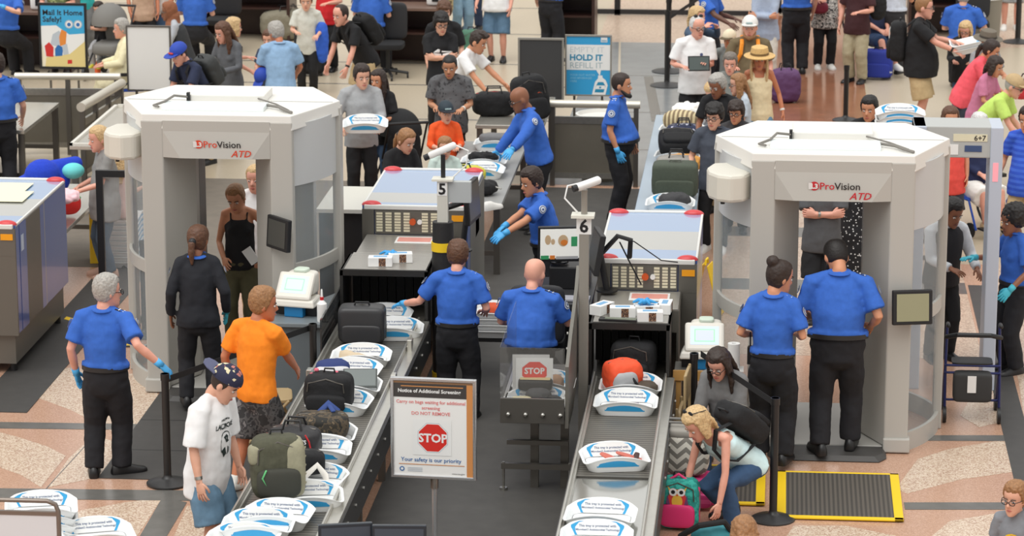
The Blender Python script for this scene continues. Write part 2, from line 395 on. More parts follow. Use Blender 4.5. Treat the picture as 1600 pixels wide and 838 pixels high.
    b.text('ATD', .092, XZ(0, y0 - .012, zz - .085, 0, al) @ Matrix.Translation((.145, 0, 0)), 0, .0014, 'LEFT', .3)
    c = [(.042 * math.cos(q * math.pi / 12), .042 * math.sin(q * math.pi / 12), 0) for q in range(24)]
    ML = L @ Matrix.Translation((-.165, .03, 0)); b.add(c, [tuple(range(24))], 0, ML); b.add([(-.05, -.03, .001), (-.02, -.03, .001), (-.02, .03, .001), (-.05, .03, .001)], [(0, 1, 2, 3)], 2, ML)
    b.text('L3', .062, ML @ Matrix.Translation((.002, -.022, .002)), 2, .003)
    b.build('logo', [logo, LOGO_K, WHITE], t)
    b = MB(); pr = [(-.72, .13), (-.78, -.02), (-.9, -.08), (-1.02, -.02), (-1.1, .12), (-1.12, .3), (-1.07, .5), (-.9, .55)]
    b.prism(pr, 2.28, 2.53); b.build('sensor_housing', mat('housing_cream', (214, 210, 198), .4), t, bevel=.03)
    b = MB(); b.cyl((-.97, .1, 2.29), (-.97, .1, 2.24), .02, 8); b.build('sensor', BLACK, t)
    return t
rs = body_scanner((.51, 26.62, 0), 'grey walk-through body scanner on the right with two officers standing at its entry', 0, LOGO_R)
ls = body_scanner((-5.24, 28.0, 0), 'grey walk-through body scanner on the left with a woman in a black tank top inside', 0, LOGO_O)
def wall_monitor(par, loc, rz, rx, scr):
    b = MB(); M = TR(loc, rz, rx); b.cbox((0, 0, 0), (.36, .05, .31), 0, M); mo = b.build('monitor', BLACK, par, bevel=.01)
    b = MB(); b.cbox((0, -.027, 0), (.29, .004, .245), 0, M); b.build('screen', scr, mo)
    b = MB(); b.tube([M @ Vector((0, .02, 0)), M @ Vector((.0, .1, 0))], .03, 8); b.build('bracket', BLACK, mo)
wall_monitor(rs, (.72, -.1, 1.38), R(12), R(-6), mat('screen_olive', (150, 148, 118), .35))
wall_monitor(ls, (.6, -.12, 1.62), R(-48), R(-4), mat('screen_dark', (70, 70, 66), .3))

# ------------------------------------------------------------------ x-ray machines
XB_SHEEN = mat('machine_blue_sheen', (132, 164, 206), .2, coat=1); XG_SHEEN = mat('machine_grey_sheen', (176, 176, 170), .22, coat=1); XB = mat('machine_blue', (58, 88, 158), .28, coat=.4); XG = mat('machine_grey', (150, 148, 142), .32, coat=.3); XGD = mat('machine_side_grey', (108, 105, 98), .4, .4)  # first two: housing blue and grey with the bright ceiling's reflection painted in
XW = mat('machine_edge', (222, 222, 218), .4); SLAT = mat('vent_cream', (226, 218, 190), .4); ORNG = mat('warning_orange', (240, 160, 20), .4)
ROLL = mat_wave('roller_bed', (122, 118, 110), (84, 81, 76), 17, 'Y', .4, .3)
def xray_machine(loc, W, L, label, hood=None, exit_cover=True, ext=.7):
    t = thing('xray_machine', label, 'x-ray machine', loc)
    w = W / 2; H = 1.50
    bands = [(0.02, .16, XB), (.16, .62, XG), (.62, L - .02, XB)] if L < 1.9 else [(0.02, .42, XB), (.42, 1.2, XG), (1.2, L - .02, XB)]
    b = MB(); mats = [XB, XG, XGD]
    for a, c, m in bands:
        b.box((-w, a, .42), (w, c, H), 0 if m is XB else 1)
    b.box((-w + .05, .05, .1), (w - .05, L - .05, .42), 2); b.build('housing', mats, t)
    for a, c, m in bands: b = MB(); b.box((-w + .004, a, H), (w - .004, c, H + .004)); b.build('top_panel', XB_SHEEN if m is XB else XG_SHEEN, t)  # added sheet, lighter than the housing: ceiling reflection put into its colour
    b = MB(); b.box((-w + .0, -.012, .40), (w, .02, 1.2)); b.box((w - .17, -.014, 1.2), (w, .02, H - .03)); b.box((-w, -.014, 1.2), (-w + .12, .02, H - .03)); b.build('front_frame', XGD, t)
    b = MB(); b.box((-w + .02, -.016, H - .035), (w - .02, .03, H + .012)); b.box((-w + .02, L - .05, H - .03), (w - .02, L + .01, H + .02)); b.box((-w - .004, .03, H - .02), (-w + .02, L - .04, H + .008)); b.box((w - .02, .03, H - .02), (w + .004, L - .04, H + .008)); b.build('edge_trim', XW, t, bevel=.008)
    x0, x1 = -w + .13, w - .18
    b = MB(); b.box((x0, -.018, 1.22), (x1, .02, H - .04)); n = 8; cw = (x1 - x0) / n
    for i in range(n):
        if i == n // 2 - (0 if w > .5 else 0): continue
        for k in range(7): b.box((x0 + cw * i + cw * .16, -.024, 1.245 + k * .029), (x0 + cw * (i + 1) - cw * .16, -.0175, 1.245 + k * .029 + .021), 1)
    vp = b.build('vent_panel', [XGD, SLAT], t)
    xm = x0 + cw * (n // 2 + .5)
    b = MB(); b.cyl((xm - .03, -.017, 1.35), (xm - .03, -.05, 1.35), .032, 14); b.build('stop_button', mat('button_red', (205, 84, 30), .35), vp, smooth=True)
    b = MB(); b.cyl((xm + .04, -.017, 1.35), (xm + .04, -.045, 1.35), .024, 14); b.build('start_button', WHITE, vp, smooth=True)
    b = MB(); b.box((w - .14, -.022, 1.36), (w - .02, -.013, 1.42)); b.build('warning_sticker', ORNG, t)
    for sx in (-1, 1):
        for y in (.05, L - .05):
            b = MB(); b.ell((sx * (w - .09), y, H + .0), (.10, .055, .045), 16, lo=0); b.build('corner_lamp', mat('lamp_red', (206, 62, 66), .3), t, smooth=True)
    for sx in (-1, 1):
        for y in (.15, L - .15):
            b = MB(); b.cyl((sx * (w - .1), y, .0), (sx * (w - .1), y, .12), .035, 10); b.build('foot', BLACK, t)
    if exit_cover:
        b = MB(); b.box((-w + .04, -ext, 1.0), (w - .14, -.02, 1.2)); b.box((-w + .04, -ext, .4), (-w + .06, -.02, 1.0)); b.box((w - .16, -ext, .4), (w - .14, -.02, 1.0)); b.build('exit_tunnel', XGD, t)
        b = MB(); b.box((-w + .05, -ext, 1.2), (w - .15, -.03, 1.215)); b.build('tunnel_cover', mat_wave('ribbed_steel', (196, 193, 186), (150, 146, 140), 22, 'Y', .35, .6), t)
        b = MB(); b.box((-.15, -.4, 1.216), (.22, -.12, 1.22), 0); b.box((-.13, -.34, 1.2205), (.2, -.16, 1.222), 1); b.build('tunnel_placard', [WHITE, mat('placard_red', (222, 150, 138), .4)], t)
    if hood:
        y0, y1 = hood; zt = 1.225
        b = MB(); b.box((-w + .05, y0 + .0, .6), (w - .25, -.02, .72)); b.build('exit_bed', ROLL, t)
        b = MB(); b.box((-w - .0, y0, zt - .03), (w - .2, y1, zt)); b.box((-w, y0, .66), (-w + .015, y1, zt)); b.box((w - .215, y0, .66), (w - .2, y1, zt)); b.box((-w, y0 - .012, zt - .05), (w - .2, y0, zt + .01)); b.box((-w, y0 - .012, .66), (-w + .03, y0, zt)); b.box((w - .23, y0 - .012, .66), (w - .2, y0, zt))
        b.build('exit_hood', mat('hood_black', (38, 37, 36), .4), t)
        b = MB(); b.box((-w + .04, y0 + .01, zt), (w - .22, y1, zt + .014)); b.build('hood_cover', mat_wave('ribbed_steel', (196, 193, 186), (150, 146, 140), 22, 'Y', .35, .6), t)
        b = MB()
        for k in range(9): b.box((-w + .03 + k * (W - .27) / 9, y1 - .02, .74), (-w + .02 + (k + 1) * (W - .27) / 9, y1, zt - .03))
        b.build('lead_curtain', mat('curtain_black', (30, 29, 28), .7), t)
    return t
m6 = xray_machine((-1.16, 27.6, 0), .92, 2.05, 'blue and grey x-ray machine in the lane marked 6, glove boxes on its exit hood', (-1.3, -.72))
m5 = xray_machine((-3.58, 29.7, 0), 1.04, 1.8, 'blue and grey x-ray machine in the lane marked 5 behind the padded black post', (-1.6, -.92), ext=.86)
m4 = xray_machine((-7.9, 28.5, 0), 1.14, 2.15, 'x-ray machine at the left edge with broad blue and grey stripes down its side', None, False)
b = MB(); b.box((-.35, .3, 1.515), (.1, .75, 1.52)); b.box((.0, 1.0, 1.515), (.4, 1.5, 1.52)); b.box((-.1, 1.4, 1.515), (.3, 1.9, 1.519)); b.build('sheet', mat('paper_cream', (232, 230, 200), .6), m4)
b = MB(); b.box((.571, .16, .42), (.574, .42, 1.47), 0); b.box((.571, .42, .42), (.574, 1.0, 1.47), 1); b.box((.571, 1.0, .42), (.574, 1.16, 1.47), 0); b.build('side_stripe', [XB, XGD], m4)
b = MB(); b.box((.575, .2, 1.2), (.577, .3, 1.36)); b.build('side_label', mat('label_pale', (196, 208, 226), .4), m4)
b = MB(); b.box((.515, .3, .3), (.535, 1.75, 1.46), 0); b.box((.515, .02, .3), (.533, .3, 1.46), 1); b.build('side_panel', [mat('side_steel', (128, 126, 120), .4, .3), XB], m5)
b = MB(); b.prism([(.53, .85), (.535, .85), (.535, 1.2), (.53, 1.2)], 1.0, 1.42); b.build('hanging_sheet', WHITE, m5)

# ------------------------------------------------------------------ conveyors
ALU = mat('aluminium', (208, 206, 198), .28, .85, var=.05, scale=12)
SKIRT = mat('skirt_black', (46, 46, 47), .35, .3)
def conveyor(name_lab, x0, x1, y0, y1, z, legs, label, rail_r=.09, rail_l=.05, skirt=.26, slide=None):
    t = thing('roller_conveyor', label, 'conveyor', (0, 0, 0))
    ys = slide if slide else y0
    b = MB(); b.box((x0, ys, z - .05), (x1, y1, z)); b.build('roller_bed', ROLL, t)
    if slide:
        b = MB(); b.box((x0, y0, z - .06), (x1, ys - .01, z - .012)); b.build('steel_slide', mat('slide_steel', (214, 214, 210), .12, .9), t)
    for nm, a, c in (('left_rail', x0 - rail_l, x0), ('right_rail', x1, x1 + rail_r)):
        b = MB(); b.box((a, y0, z - .06), (c, y1, z + .035)); b.box((a + .01, y0, z + .035), (a + .03, y1, z + .075)); b.build('rail', ALU, t, bevel=.006)
        s = a - .012 if nm == 'left_rail' else c
        b = MB(); b.box((s, y0, z - skirt), (s + .012, y1, z + .0)); b.build('side_skirt', SKIRT, t)
        k = y1 - .3
        while k > ys and nm != 'left_rail': b = MB(); b.cyl((s, k, z - .1), (s + .024, k, z - .1), .014, 8); b.build('bolt', STEEL, t); k -= .45
    for y in legs:
        for x in (x0 + .04, x1 - .0):
            b = MB(); b.box((x - .03, y - .03, .0), (x + .03, y + .03, z - .06)); b.build('leg', STEELD, t)
        b = MB(); b.box((x0, y - .02, .25), (x1, y + .02, .3)); b.build('cross_bar', STEELD, t)
    return t
cv5 = conveyor('c5', -4.04, -3.36, 20.6, 28.05, .72, (21.6, 23.9, 25.4, 27.6), 'long roller conveyor crowded with trays and bags in the lane marked 5', .12)
cv6 = conveyor('c6', -1.53, -.95, 20.6, 26.27, .72, (21.4, 23.4, 25.6), 'roller conveyor ending in a shiny steel slide in the lane marked 6', .1, slide=23.4)
for x, y in ((-3.3, 25.8), (-3.3, 27.0), (-4.06, 25.9)):
    b = MB(); b.box((x - .025, y - .05, .66), (x + .025, y + .05, .86)); b.build('rail_bracket', ALU, cv5, bevel=.008)

# bag divert table with clear shields (stands under post 6)
dv = thing('divert_table', 'dark steel bag table with clear shields at the foot of post 6', 'table', (0, 0, 0))
b = MB(); b.box((-2.28, 24.9, .70), (-1.735, 24.93, .92)); b.build('front_plate', mat('plate_dark', (92, 89, 84), .38, .5), dv, bevel=.004)
for i in range(4):
    b = MB(); b.ell((-2.21 + i * .147, 24.89, .78), (.022, .02, .022), 12); b.build('knob', STEEL, dv, smooth=True)
b = MB(); b.box((-2.25, 24.93, .72), (-1.765, 26.6, .76)); b.build('bed', ROLL, dv)
for x in (-2.28, -1.765):
    b = MB(); b.box((x, 24.93, .70), (x + .03, 26.6, .84)); b.build('side_rail', ALU, dv)
PLX = glass('plexi', (120, 118, 114), .25, .04)
b = MB(); b.box((-2.28, 24.92, .93), (-1.735, 24.926, 1.36)); b.build('front_shield', PLX, dv)
b = MB(); b.box((-2.285, 24.93, .86), (-2.279, 26.5, 1.36)); b.build('side_shield', PLX, dv)
b = MB(); b.prism([(24.92, .66), (25.5, .66), (26.3, .9), (26.3, 1.75), (26.05, 1.6), (25.3, 1.36), (24.92, 1.2)], -1.73, -1.70, M=Matrix(((0, 0, 1, 0), (1, 0, 0, 0), (0, 1, 0, 0), (0, 0, 0, 1))))
b.build('end_panel', mat('end_panel_steel', (124, 121, 114), .38, .5), dv)
b = MB()
for k in range(6): b = MB(); b.cyl((-1.73, 24.98 + k * .06, .8 + k * .12), (-1.742, 24.98 + k * .06, .8 + k * .12), .012, 8); b.build('rivet', STEEL, dv)
for x in (-2.02, -1.76):
    b = MB(); b.box((x - .035, 25.3, 0), (x + .035, 25.37, .72)); b.build('leg', STEELD, dv)
b = MB(); b.box((-2.3, 25.2, .2), (-1.68, 25.24, .25)); b.box((-2.25, 25.2, .42), (-1.72, 25.24, .46)); b.build('cross_bar', STEELD, dv)
for x in (-2.28, -1.71):
    b = MB(); b.cyl((x, 25.22, .01), (x, 25.22, .26), .012, 8); b.cyl((x, 25.22, .008), (x, 25.22, .03), .035, 10); b.build('levelling_foot', STEEL, dv)

# lane posts
p6 = thing('lane_post', 'grey lane post with the number 6 and a small camera on top', 'post', (-1.645, 26.0, 0))
b = MB(); b.box((-.042, -.03, 0), (.042, .05, 2.26)); b.build('column', STEELP, p6, bevel=.005)
b = MB(); b.box((-.065, -.033, 2.11), (.065, -.031, 2.26), 0); b.text('6', .16, XZ(0, -.036, 2.13), 1, .004); b.build('number_plate', [WHITE, BLACK], p6)
b = MB(); b.box((-.11, -.08, 2.26), (.09, .08, 2.285)); b.build('cap_plate', mat('cap_cream', (222, 220, 208), .4), p6)
b = MB(); b.cyl((0, 0, 2.285), (.0, 0, 2.50), .028, 10); b.build('camera_stem', STEELP, p6)
b = MB(); M = TR((.04, -.02, 2.56), R(-62), R(0), R(0)) @ Euler((R(14), 0, 0)).to_matrix().to_4x4(); b.tube([M @ Vector((0, .09, 0)), M @ Vector((0, -.10, 0))], .034, 12, 0, sq=.7); cm = b.build('camera_body', WHITE, p6, smooth=True)
b = MB(); b.cyl(M @ Vector((0, -.10, 0)), M @ Vector((0, -.155, 0)), .03, 12); b.build('camera_lens', BLACK, cm)
b = MB(); b.tube([(-.03, .1, 2.54), (-.15, .05, 2.52), (-.17, 0, 2.42), (-.06, 0, 2.30)], .008, 6); b.build('camera_cable', WHITE, p6, smooth=True)
p5 = thing('lane_post', 'thick black padded lane post with yellow bands and the number 5 on its grey top', 'post', (-3.14, 28.35, 0))
b = MB(); b.tube([(0, 0, 0), (0, 0, .6), (0, 0, 1.2), (0, 0, 1.66)], [.105, .11, .108, .10], 16, round_=False); b.build('padding', mat('padding_black', (34, 33, 33), .6, var=.2, bump=.2), p5, smooth=True)
for z in (.10, 1.38):
    b = MB(); b.cyl((0, 0, z), (0, 0, z + .085), .114, 20); b.build('yellow_band', YEL, p5, smooth=True)
b = MB(); b.box((-.05, -.04, 1.64), (.05, .05, 2.06)); b.build('column', mat('post_cream', (204, 202, 192), .4), p5)
b = MB(); b.box((.05, -.02, 1.85), (.27, .06, 2.05)); b.build('junction_box', mat('box_grey', (176, 180, 180), .4), p5)
b = MB(); b.box((-.045, -.043, 1.92), (.045, -.041, 2.05), 0); b.text('5', .15, XZ(0, -.046, 1.935), 1, .004); b.build('number_plate', [WHITE, BLACK], p5)
b = MB(); b.box((-.1, -.06, 2.06), (.1, .1, 2.08)); b.build('cap_plate', mat('cap_cream', (222, 220, 208), .4), p5)
b = MB(); b.cyl((0, .04, 2.08), (.0, .04, 2.30), .022, 10); b.build('camera_stem', BLACK, p5)
b = MB(); b.tube([(-.12, .05, 2.29), (.10, .05, 2.39)], .034, 12, sq=.7); cm = b.build('camera_body', WHITE, p5, smooth=True)
b = MB(); b.cyl((-.13, .05, 2.285), (-.18, .05, 2.262), .03, 12); b.build('camera_lens', BLACK, cm)
b = MB(); b.tube([(.1, .05, 2.4), (.24, .05, 2.34), (.22, .05, 2.2), (.1, .05, 2.09)], .008, 6); b.build('camera_cable', WHITE, p5, smooth=True)
# ------------------------------------------------------------------ the hall's far wall (beyond the frame)
b = MB(); b.box((-32, 74, 0), (28, 74.3, 9)); tag(b.build('wall_back', mat('wall_paint', (206, 200, 190), .7)), kind='structure')

# ------------------------------------------------------------------ barriers and stanchions
def stanchion(loc, label, h=.98, belt_to=None, r=.033, base=.185, zb=None, wide=.055):
    t = thing('stanchion', label, 'stanchion', loc, group=None)
    b = MB(); b.cyl((0, 0, .03), (0, 0, h), r, 18); b.cyl((0, 0, h - .06), (0, 0, h), r + .006, 18); b.build('pole', mat('pole_black', (34, 33, 33), .35), t, smooth=True)
    b = MB(); b.lathe([(base, 0), (base, .012), (base * .9, .022), (base * .35, .045), (r + .005, .06), (r, .08)], n=32); b.build('base', mat('base_black', (44, 43, 43), .4), t, smooth=True, sharp=50)
    if belt_to is not None:
        p = Vector(belt_to) - Vector(loc); b = MB(); z = h - .05 if zb is None else zb; dz = p.z
        n = Vector((p.y, -p.x, 0)).normalized() * .0015
        b.add([(n.x, n.y, z - wide / 2), (p.x + n.x, p.y + n.y, z + dz - wide / 2), (p.x + n.x, p.y + n.y, z + dz + wide / 2), (n.x, n.y, z + wide / 2), (-n.x, -n.y, z - wide / 2), (p.x - n.x, p.y - n.y, z + dz - wide / 2), (p.x - n.x, p.y - n.y, z + dz + wide / 2), (-n.x, -n.y, z + wide / 2)],
              [(3, 2, 1, 0), (4, 5, 6, 7), (0, 1, 5, 4), (1, 2, 6, 5), (2, 3, 7, 6), (3, 0, 4, 7)]); b.build('belt', mat('webbing_black', (30, 30, 31), .8), t)
    return t
stanchion((-5.2, 25.14, .008), 'black belt stanchion gripped by the grey-haired officer on the left', .99, (-4.2, 26.95, .03), zb=.93)
stanchion((-4.18, 26.9, .008), 'black belt stanchion beside the lane 5 conveyor in front of the grey counter', 1.0)
stanchion((.04, 24.62, 0), 'black belt stanchion standing at the corner of the yellow-bordered mat', 1.06, (-.62, 26.15, .0))
stanchion((-.68, 26.25, .008), 'black belt stanchion behind the woman in the grey sweater', .98)
q = G(1042, 134); stanchion(tuple(q), 'nearer of the two tall black stanchions beside the man with a tablet', 1.12, (q.x + 1.2, q.y + 6.2, 0), r=.04, base=.25, zb=1.0); 
q = G(1044, 112); stanchion(tuple(q), 'farther of the two tall black stanchions beside the man with a tablet', 1.12, (q.x - .6, q.y + 5.3, 0), r=.04, base=.25)
q = G(1590, 66); stanchion(tuple(q), 'tall black stanchion at the top right corner', 1.12, r=.045, base=.24)
q = G(1319, 168); stanchion((q.x, q.y - 1.0, 0), 'black stanchion top showing above the right scanner roof', .78, r=.035)
def rail_section(a, c, label, h=1.05, tube=.05, cols=3):
    """stainless barrier: round top rail, open slot, solid lower panels"""
    a, c = Vector(a), Vector(c); d = c - a; L = d.length; t = thing('barrier_rail', label, 'barrier', (a.x, a.y, 0), math.atan2(d.y, d.x))
    b = MB(); b.tube([(-.05, 0, h), (L + .05, 0, h)], tube, 16, round_=False); b.build('top_rail', mat('rail_steel', (214, 208, 194), .35, .55), t, smooth=True)
    b = MB(); b.box((0, -.012, .12), (L, .012, h - .24)); b.build('panel', mat('panel_steel', (122, 117, 106), .38, .55, var=.1, scale=2), t)
    b = MB(); b.box((0, -.02, h - .25), (L, .02, h - .16)); b.build('upper_bar', STEEL, t); b = MB(); b.box((0, -.02, .10), (L, .02, .17)); b.build('lower_bar', STEEL, t)
    for i in range(cols + 1):
        x = L * i / cols; b = MB(); b.box((x - .03, -.03, 0), (x + .03, .03, h - .04)); b.build('post', STEELD, t)
    return t
rail_section((-9.95, 39.2), (-8.66, 39.28), 'low steel barrier rail behind the table under the mail poster', cols=2)
rail_section((-8.72, 37.5), (-8.58, 39.15), 'slanting steel barrier rail between the mail poster and the left scanner', .98, .06, cols=3)
rail_section((-2.8, 37.85), (-1.75, 37.85), 'steel barrier rail in front of the blue water-bottle sign', cols=1)
bt = thing('trash_bin', 'round grey bin with a clear liner behind the steel rail', 'bin', (-2.2, 38.35, 0)); b = MB(); b.lathe([(.26, 0), (.33, .82), (.31, .82), (.25, .05)], n=28); b.build('barrel', mat('bin_grey', (136, 130, 118), .5), bt, smooth=True, sharp=50)
b = MB(); b.lathe([(.335, .70), (.345, .84), (.31, .845), (.30, .80)], n=28); b.build('liner', mat('liner_white', (224, 222, 216), .3), bt, smooth=True)
def steel_table(loc, w, d, h, label, rz=0, rim=False, topm=None):
    t = thing('steel_table', label, 'table', loc, rz)
    b = MB(); b.box((-w / 2, 0, h - .05), (w / 2, d, h)); b.build('table_top', topm or mat('table_steel', (196, 192, 182), .25, .6), t, bevel=.006)
    if rim:
        b = MB()
        for lo, hi in (((-w / 2, 0, h), (w / 2, .04, h + .03)), ((-w / 2, d - .04, h), (w / 2, d, h + .03)), ((-w / 2, 0, h), (-w / 2 + .04, d, h + .03)), ((w / 2 - .04, 0, h), (w / 2, d, h + .03))): b.box(lo, hi)
        b.build('rim', mat('rim_white', (222, 218, 208), .35), t)
    for x in (-w / 2 + .05, w / 2 - .05):
        for y in (.05, d - .05):
            b = MB(); b.box((x - .035, y - .035, 0), (x + .035, y + .035, h - .05)); b.build('leg', STEELD, t)
    b = MB(); b.box((-w / 2 + .05, .03, .22), (w / 2 - .05, .06, .27)); b.box((-w / 2 + .05, d - .06, .22), (w / 2 - .05, d - .03, .27)); b.box((-w / 2 + .03, .05, .22), (-w / 2 + .06, d - .05, .27)); b.build('stretcher', STEELD, t)
    return t
steel_table((-9.95, 36.7, 0), 1.35, 1.9, .82, 'steel inspection table at the left beside the striped officer trousers')
steel_table((-7.95, 35.6, 0), 1.0, 2.6, .86, 'white-rimmed steel tray table behind the left scanner', rim=True)
steel_table((-3.3, 37.35, 0), .85, 2.0, .86, 'steel table holding the black sport backpack')
steel_table((-3.4, 33.0, 0), .78, 3.6, .80, 'steel loading table behind the lane 5 machine piled with trays', topm=mat('belt_grey', (150, 150, 148), .5))
steel_table((-1.2, 29.75, 0), .68, 9.1, .74, 'long blue-edged loading table behind the lane 6 machine', topm=mat('load_blue_grey', (160, 176, 190), .3))
steel_table((-7.98, 31.0, 0), .8, 3.0, .74, 'loading table behind the left machine with a blue bag and plush toy')
steel_table((3.75, 36.3, 0), 1.2, 2.4, .8, 'steel table at the right edge under the red bag')

# ------------------------------------------------------------------ podiums and chairs of the document checkers
WOOD = mat('dark_wood', (58, 36, 31), .35, var=.15, scale=6)
def podium(loc, rz, label, w=1.0):
    t = thing('podium', label, 'desk', loc, rz)
    b = MB(); b.box((-w / 2, 0, 0), (-w / 2 + .05, .75, 1.12)); b.box((w / 2 - .05, 0, 0), (w / 2, .75, 1.12)); b.box((-w / 2, .70, 0), (w / 2, .75, 1.12)); b.build('cabinet', WOOD, t, bevel=.006)
    b = MB(); b.box((-w / 2 + .05, .02, .88), (w / 2 - .05, .7, .92)); b.build('work_top', mat('desk_top', (120, 96, 84), .3), t)
    b = MB(); b.box((-w / 2 + .05, .1, .5), (w / 2 - .05, .7, .53)); b.build('shelf', WOOD, t)
    return t
def scanner_box(loc, label, rz=0):
    t = thing('document_scanner', label, 'device', loc, rz)
    b = MB(); b.rbox((0, 0, .12), (.24, .26, .24), p=6); b.build('case', WHITE, t, smooth=True); b = MB(); b.cbox((.02, -.13, .12), (.1, .02, .1)); b.build('slot', BLACK, t)
def office_chair(loc, rz, label, back=True):
    t = thing('office_chair', label, 'chair', loc, rz)
    b = MB(); b.rbox((0, 0, .5), (.5, .48, .11), p=5); b.build('seat', BLACKF, t, smooth=True)
    b = MB(); b.rbox((0, .26, .83), (.54, .1, .56), p=6); b.build('backrest', mat('chair_black', (38, 38, 41), .7), t, smooth=True)
    b = MB(); b.box((-.03, .24, .45), (.03, .28, .7)); b.build('back_bracket', BLACK, t); b = MB(); b.cyl((0, 0, .1), (0, 0, .45), .03, 12); b.build('gas_column', BLACK, t)
    for i in range(5):
        a = 2 * math.pi * i / 5; x, y = .3 * math.cos(a), .3 * math.sin(a); b = MB(); b.tube([(0, 0, .12), (x, y, .08)], .022, 8); l = b.build('base_arm', BLACK, t); b = MB(); b.cyl((x - .012, y, .035), (x + .012, y, .035), .035, 12); b.build('castor', BLACK, l)
def at_top(u, v, z): q = G(u, v, z); return (q.x, q.y, 0)
podium((-5.65, 46.3, 0), R(0), 'dark wood document podium beside the man bending in the black shirt', 1.1)
scanner_box((-5.28, 46.7, .921), 'white document scanner on the podium beside the bending man')
office_chair((-5.85, 45.4, .002), 0, 'black office chair at the podium beside the bending man')
podium((-8.6, 48.6, 0), 0, 'dark wood podium beside the seated officer above the hijab wearer', 1.5); scanner_box((-8.15, 48.9, .921), 'white document scanner on the podium above the hijab wearer')
office_chair((-8.75, 47.5, .002), 0, 'black office chair of the officer above the hijab wearer')
podium((-11.3, 45.4, 0), 0, 'dark wood podium at the top left corner left of the mail poster', 1.2); scanner_box((-11.25, 45.75, .921), 'white document scanner on the podium at the top left corner')
office_chair((-11.75, 43.7, .002), 0, 'black office chair of the officer in the top left corner')
podium((-3.2, 48.2, 0), 0, 'small dark wood stand with a paper beside the standing officer', .6)
podium((2.6, 49.8, 0), 0, 'dark podium before the seated officer at the top right', 1.0); office_chair((3.05, 48.2, .002), 0, 'black office chair of the seated officer at the top right')
b = MB(); b.box((-3.35, 48.4, .922), (-3.05, 48.75, .93)); tag(b.build('paper_sheet', WHITE), 'white paper lying on the small dark wood stand', 'paper')
# ------------------------------------------------------------------ free-standing signs
def framed_sign(loc, w, h, z, label, frame, face, rz=0, tilt=0, legs=True, name='sign_board', back=None, th=.03, fr=.03):
    t = thing(name, label, 'sign', loc, rz)
    b = MB(); b.box((-w / 2, 0, z), (w / 2, th, z + h)); pn = b.build('panel', face, t)
    for lo, hi in (((-w / 2 - fr, -.012, z - fr), (-w / 2, th + .005, z + h + fr)), ((w / 2, -.012, z - fr), (w / 2 + fr, th + .005, z + h + fr)), ((-w / 2, -.012, z - fr), (w / 2, th + .005, z)), ((-w / 2, -.012, z + h), (w / 2, th + .005, z + h + fr))):
        b = MB(); b.box(lo, hi); b.build('frame_bar', frame, t)
    if legs:
        for x in (-w * .32, w * .32):
            b = MB(); b.box((x - .015, .0, .03), (x + .015, .03, z)); b.build('leg', STEELD, t); b = MB(); b.box((x - .02, -.25, .002), (x + .02, .28, .03)); b.build('foot', STEELD, t)
    return t, pn
def poly(b, pts, M, mi, z=0.0): b.add([(x, y, z) for x, y in pts], [tuple(range(len(pts)))], mi, M)
def circ(b, x, y, r, M, mi, z=0.0, ry=None, n=20): poly(b, [(x + r * math.cos(a), y + (ry or r) * math.sin(a)) for a in np.linspace(0, 2 * math.pi, n, endpoint=False)], M, mi, z)
# mail poster
q = G(100, 102, .85); W_, H_ = .68, .95; PS = .88
t, pn = framed_sign((q.x, q.y, 0), W_, H_, .80, 'black-framed poster reading Mail It Home Safely at the top left', BLACK, mat('poster_cream', (240, 232, 206), .4), fr=.035)
pc = [mat('poster_blue', (62, 168, 216), .4), mat('poster_black', (40, 36, 38), .4), WHITE, mat('poster_sand', (226, 206, 140), .4), mat('poster_red', (206, 52, 48), .4), mat('poster_orange', (226, 140, 62), .4), mat('poster_deep_blue', (44, 110, 176), .4), mat('poster_silver', (188, 196, 204), .4)]
L = XZ(0, -.003, .80); b = MB(); h2 = W_ / 2
poly(b, [(-h2, .62), (-.1, .64), (.1, .5), (h2, .48), (h2, H_), (-h2, H_)], L, 0, .0005)
poly(b, [(-h2, .36), (-.28, .16), (.3, .2), (h2, .46), (h2, .52), (.1, .5), (-.1, .64), (-h2, .63)], L, 2, .001)
poly(b, [(-h2 + .05, .0), (h2, .0), (h2, .4), (.1, .2), (-.27, .14)], L, 3, .0015)
poly(b, [(-.27, .16), (-.16, .15), (-.15, .3), (-.22, .38), (-.29, .32)], L, 4, .002); poly(b, [(-.13, .16), (-.02, .17), (.0, .3), (-.08, .34), (-.13, .28)], L, 6, .002); poly(b, [(-.0, .18), (.08, .2), (.06, .36), (-.02, .33)], L, 7, .0022)
poly(b, [(-.2, .34), (-.05, .3), (.02, .48), (-.06, .56), (-.16, .5)], L, 7, .0018); poly(b, [(-.05, .32), (.04, .34), (.06, .54), (-.02, .58), (-.06, .46)], L, 5, .002)
for x in (.1, .24): circ(b, x, .66, .065, L, 7, .002); circ(b, x, .66, .048, L, 2, .0025); circ(b, x, .655, .03, L, 6, .003)
poly(b, [(.06, .045), (.13, .05), (.13, .11), (.06, .105)], L, 4, .0025)
b.text('Mail It Home', .118, L @ Matrix.Translation((-.31, .80, .003)), 1, .002, 'LEFT'); b.text('Safely!', .118, L @ Matrix.Translation((-.31, .695, .003)), 1, .002, 'LEFT'); b.build('poster_print', pc, pn); t.scale = (.9, .9, .9); t.location.z = .11
# white boards
q = G(234, 140, .8); framed_sign((q.x, q.y, 0), .56, .84, .80, 'blank white board in a thin grey frame next to the hijab wearer', STEELD, mat('board_white', (232, 230, 226), .35), fr=.02)
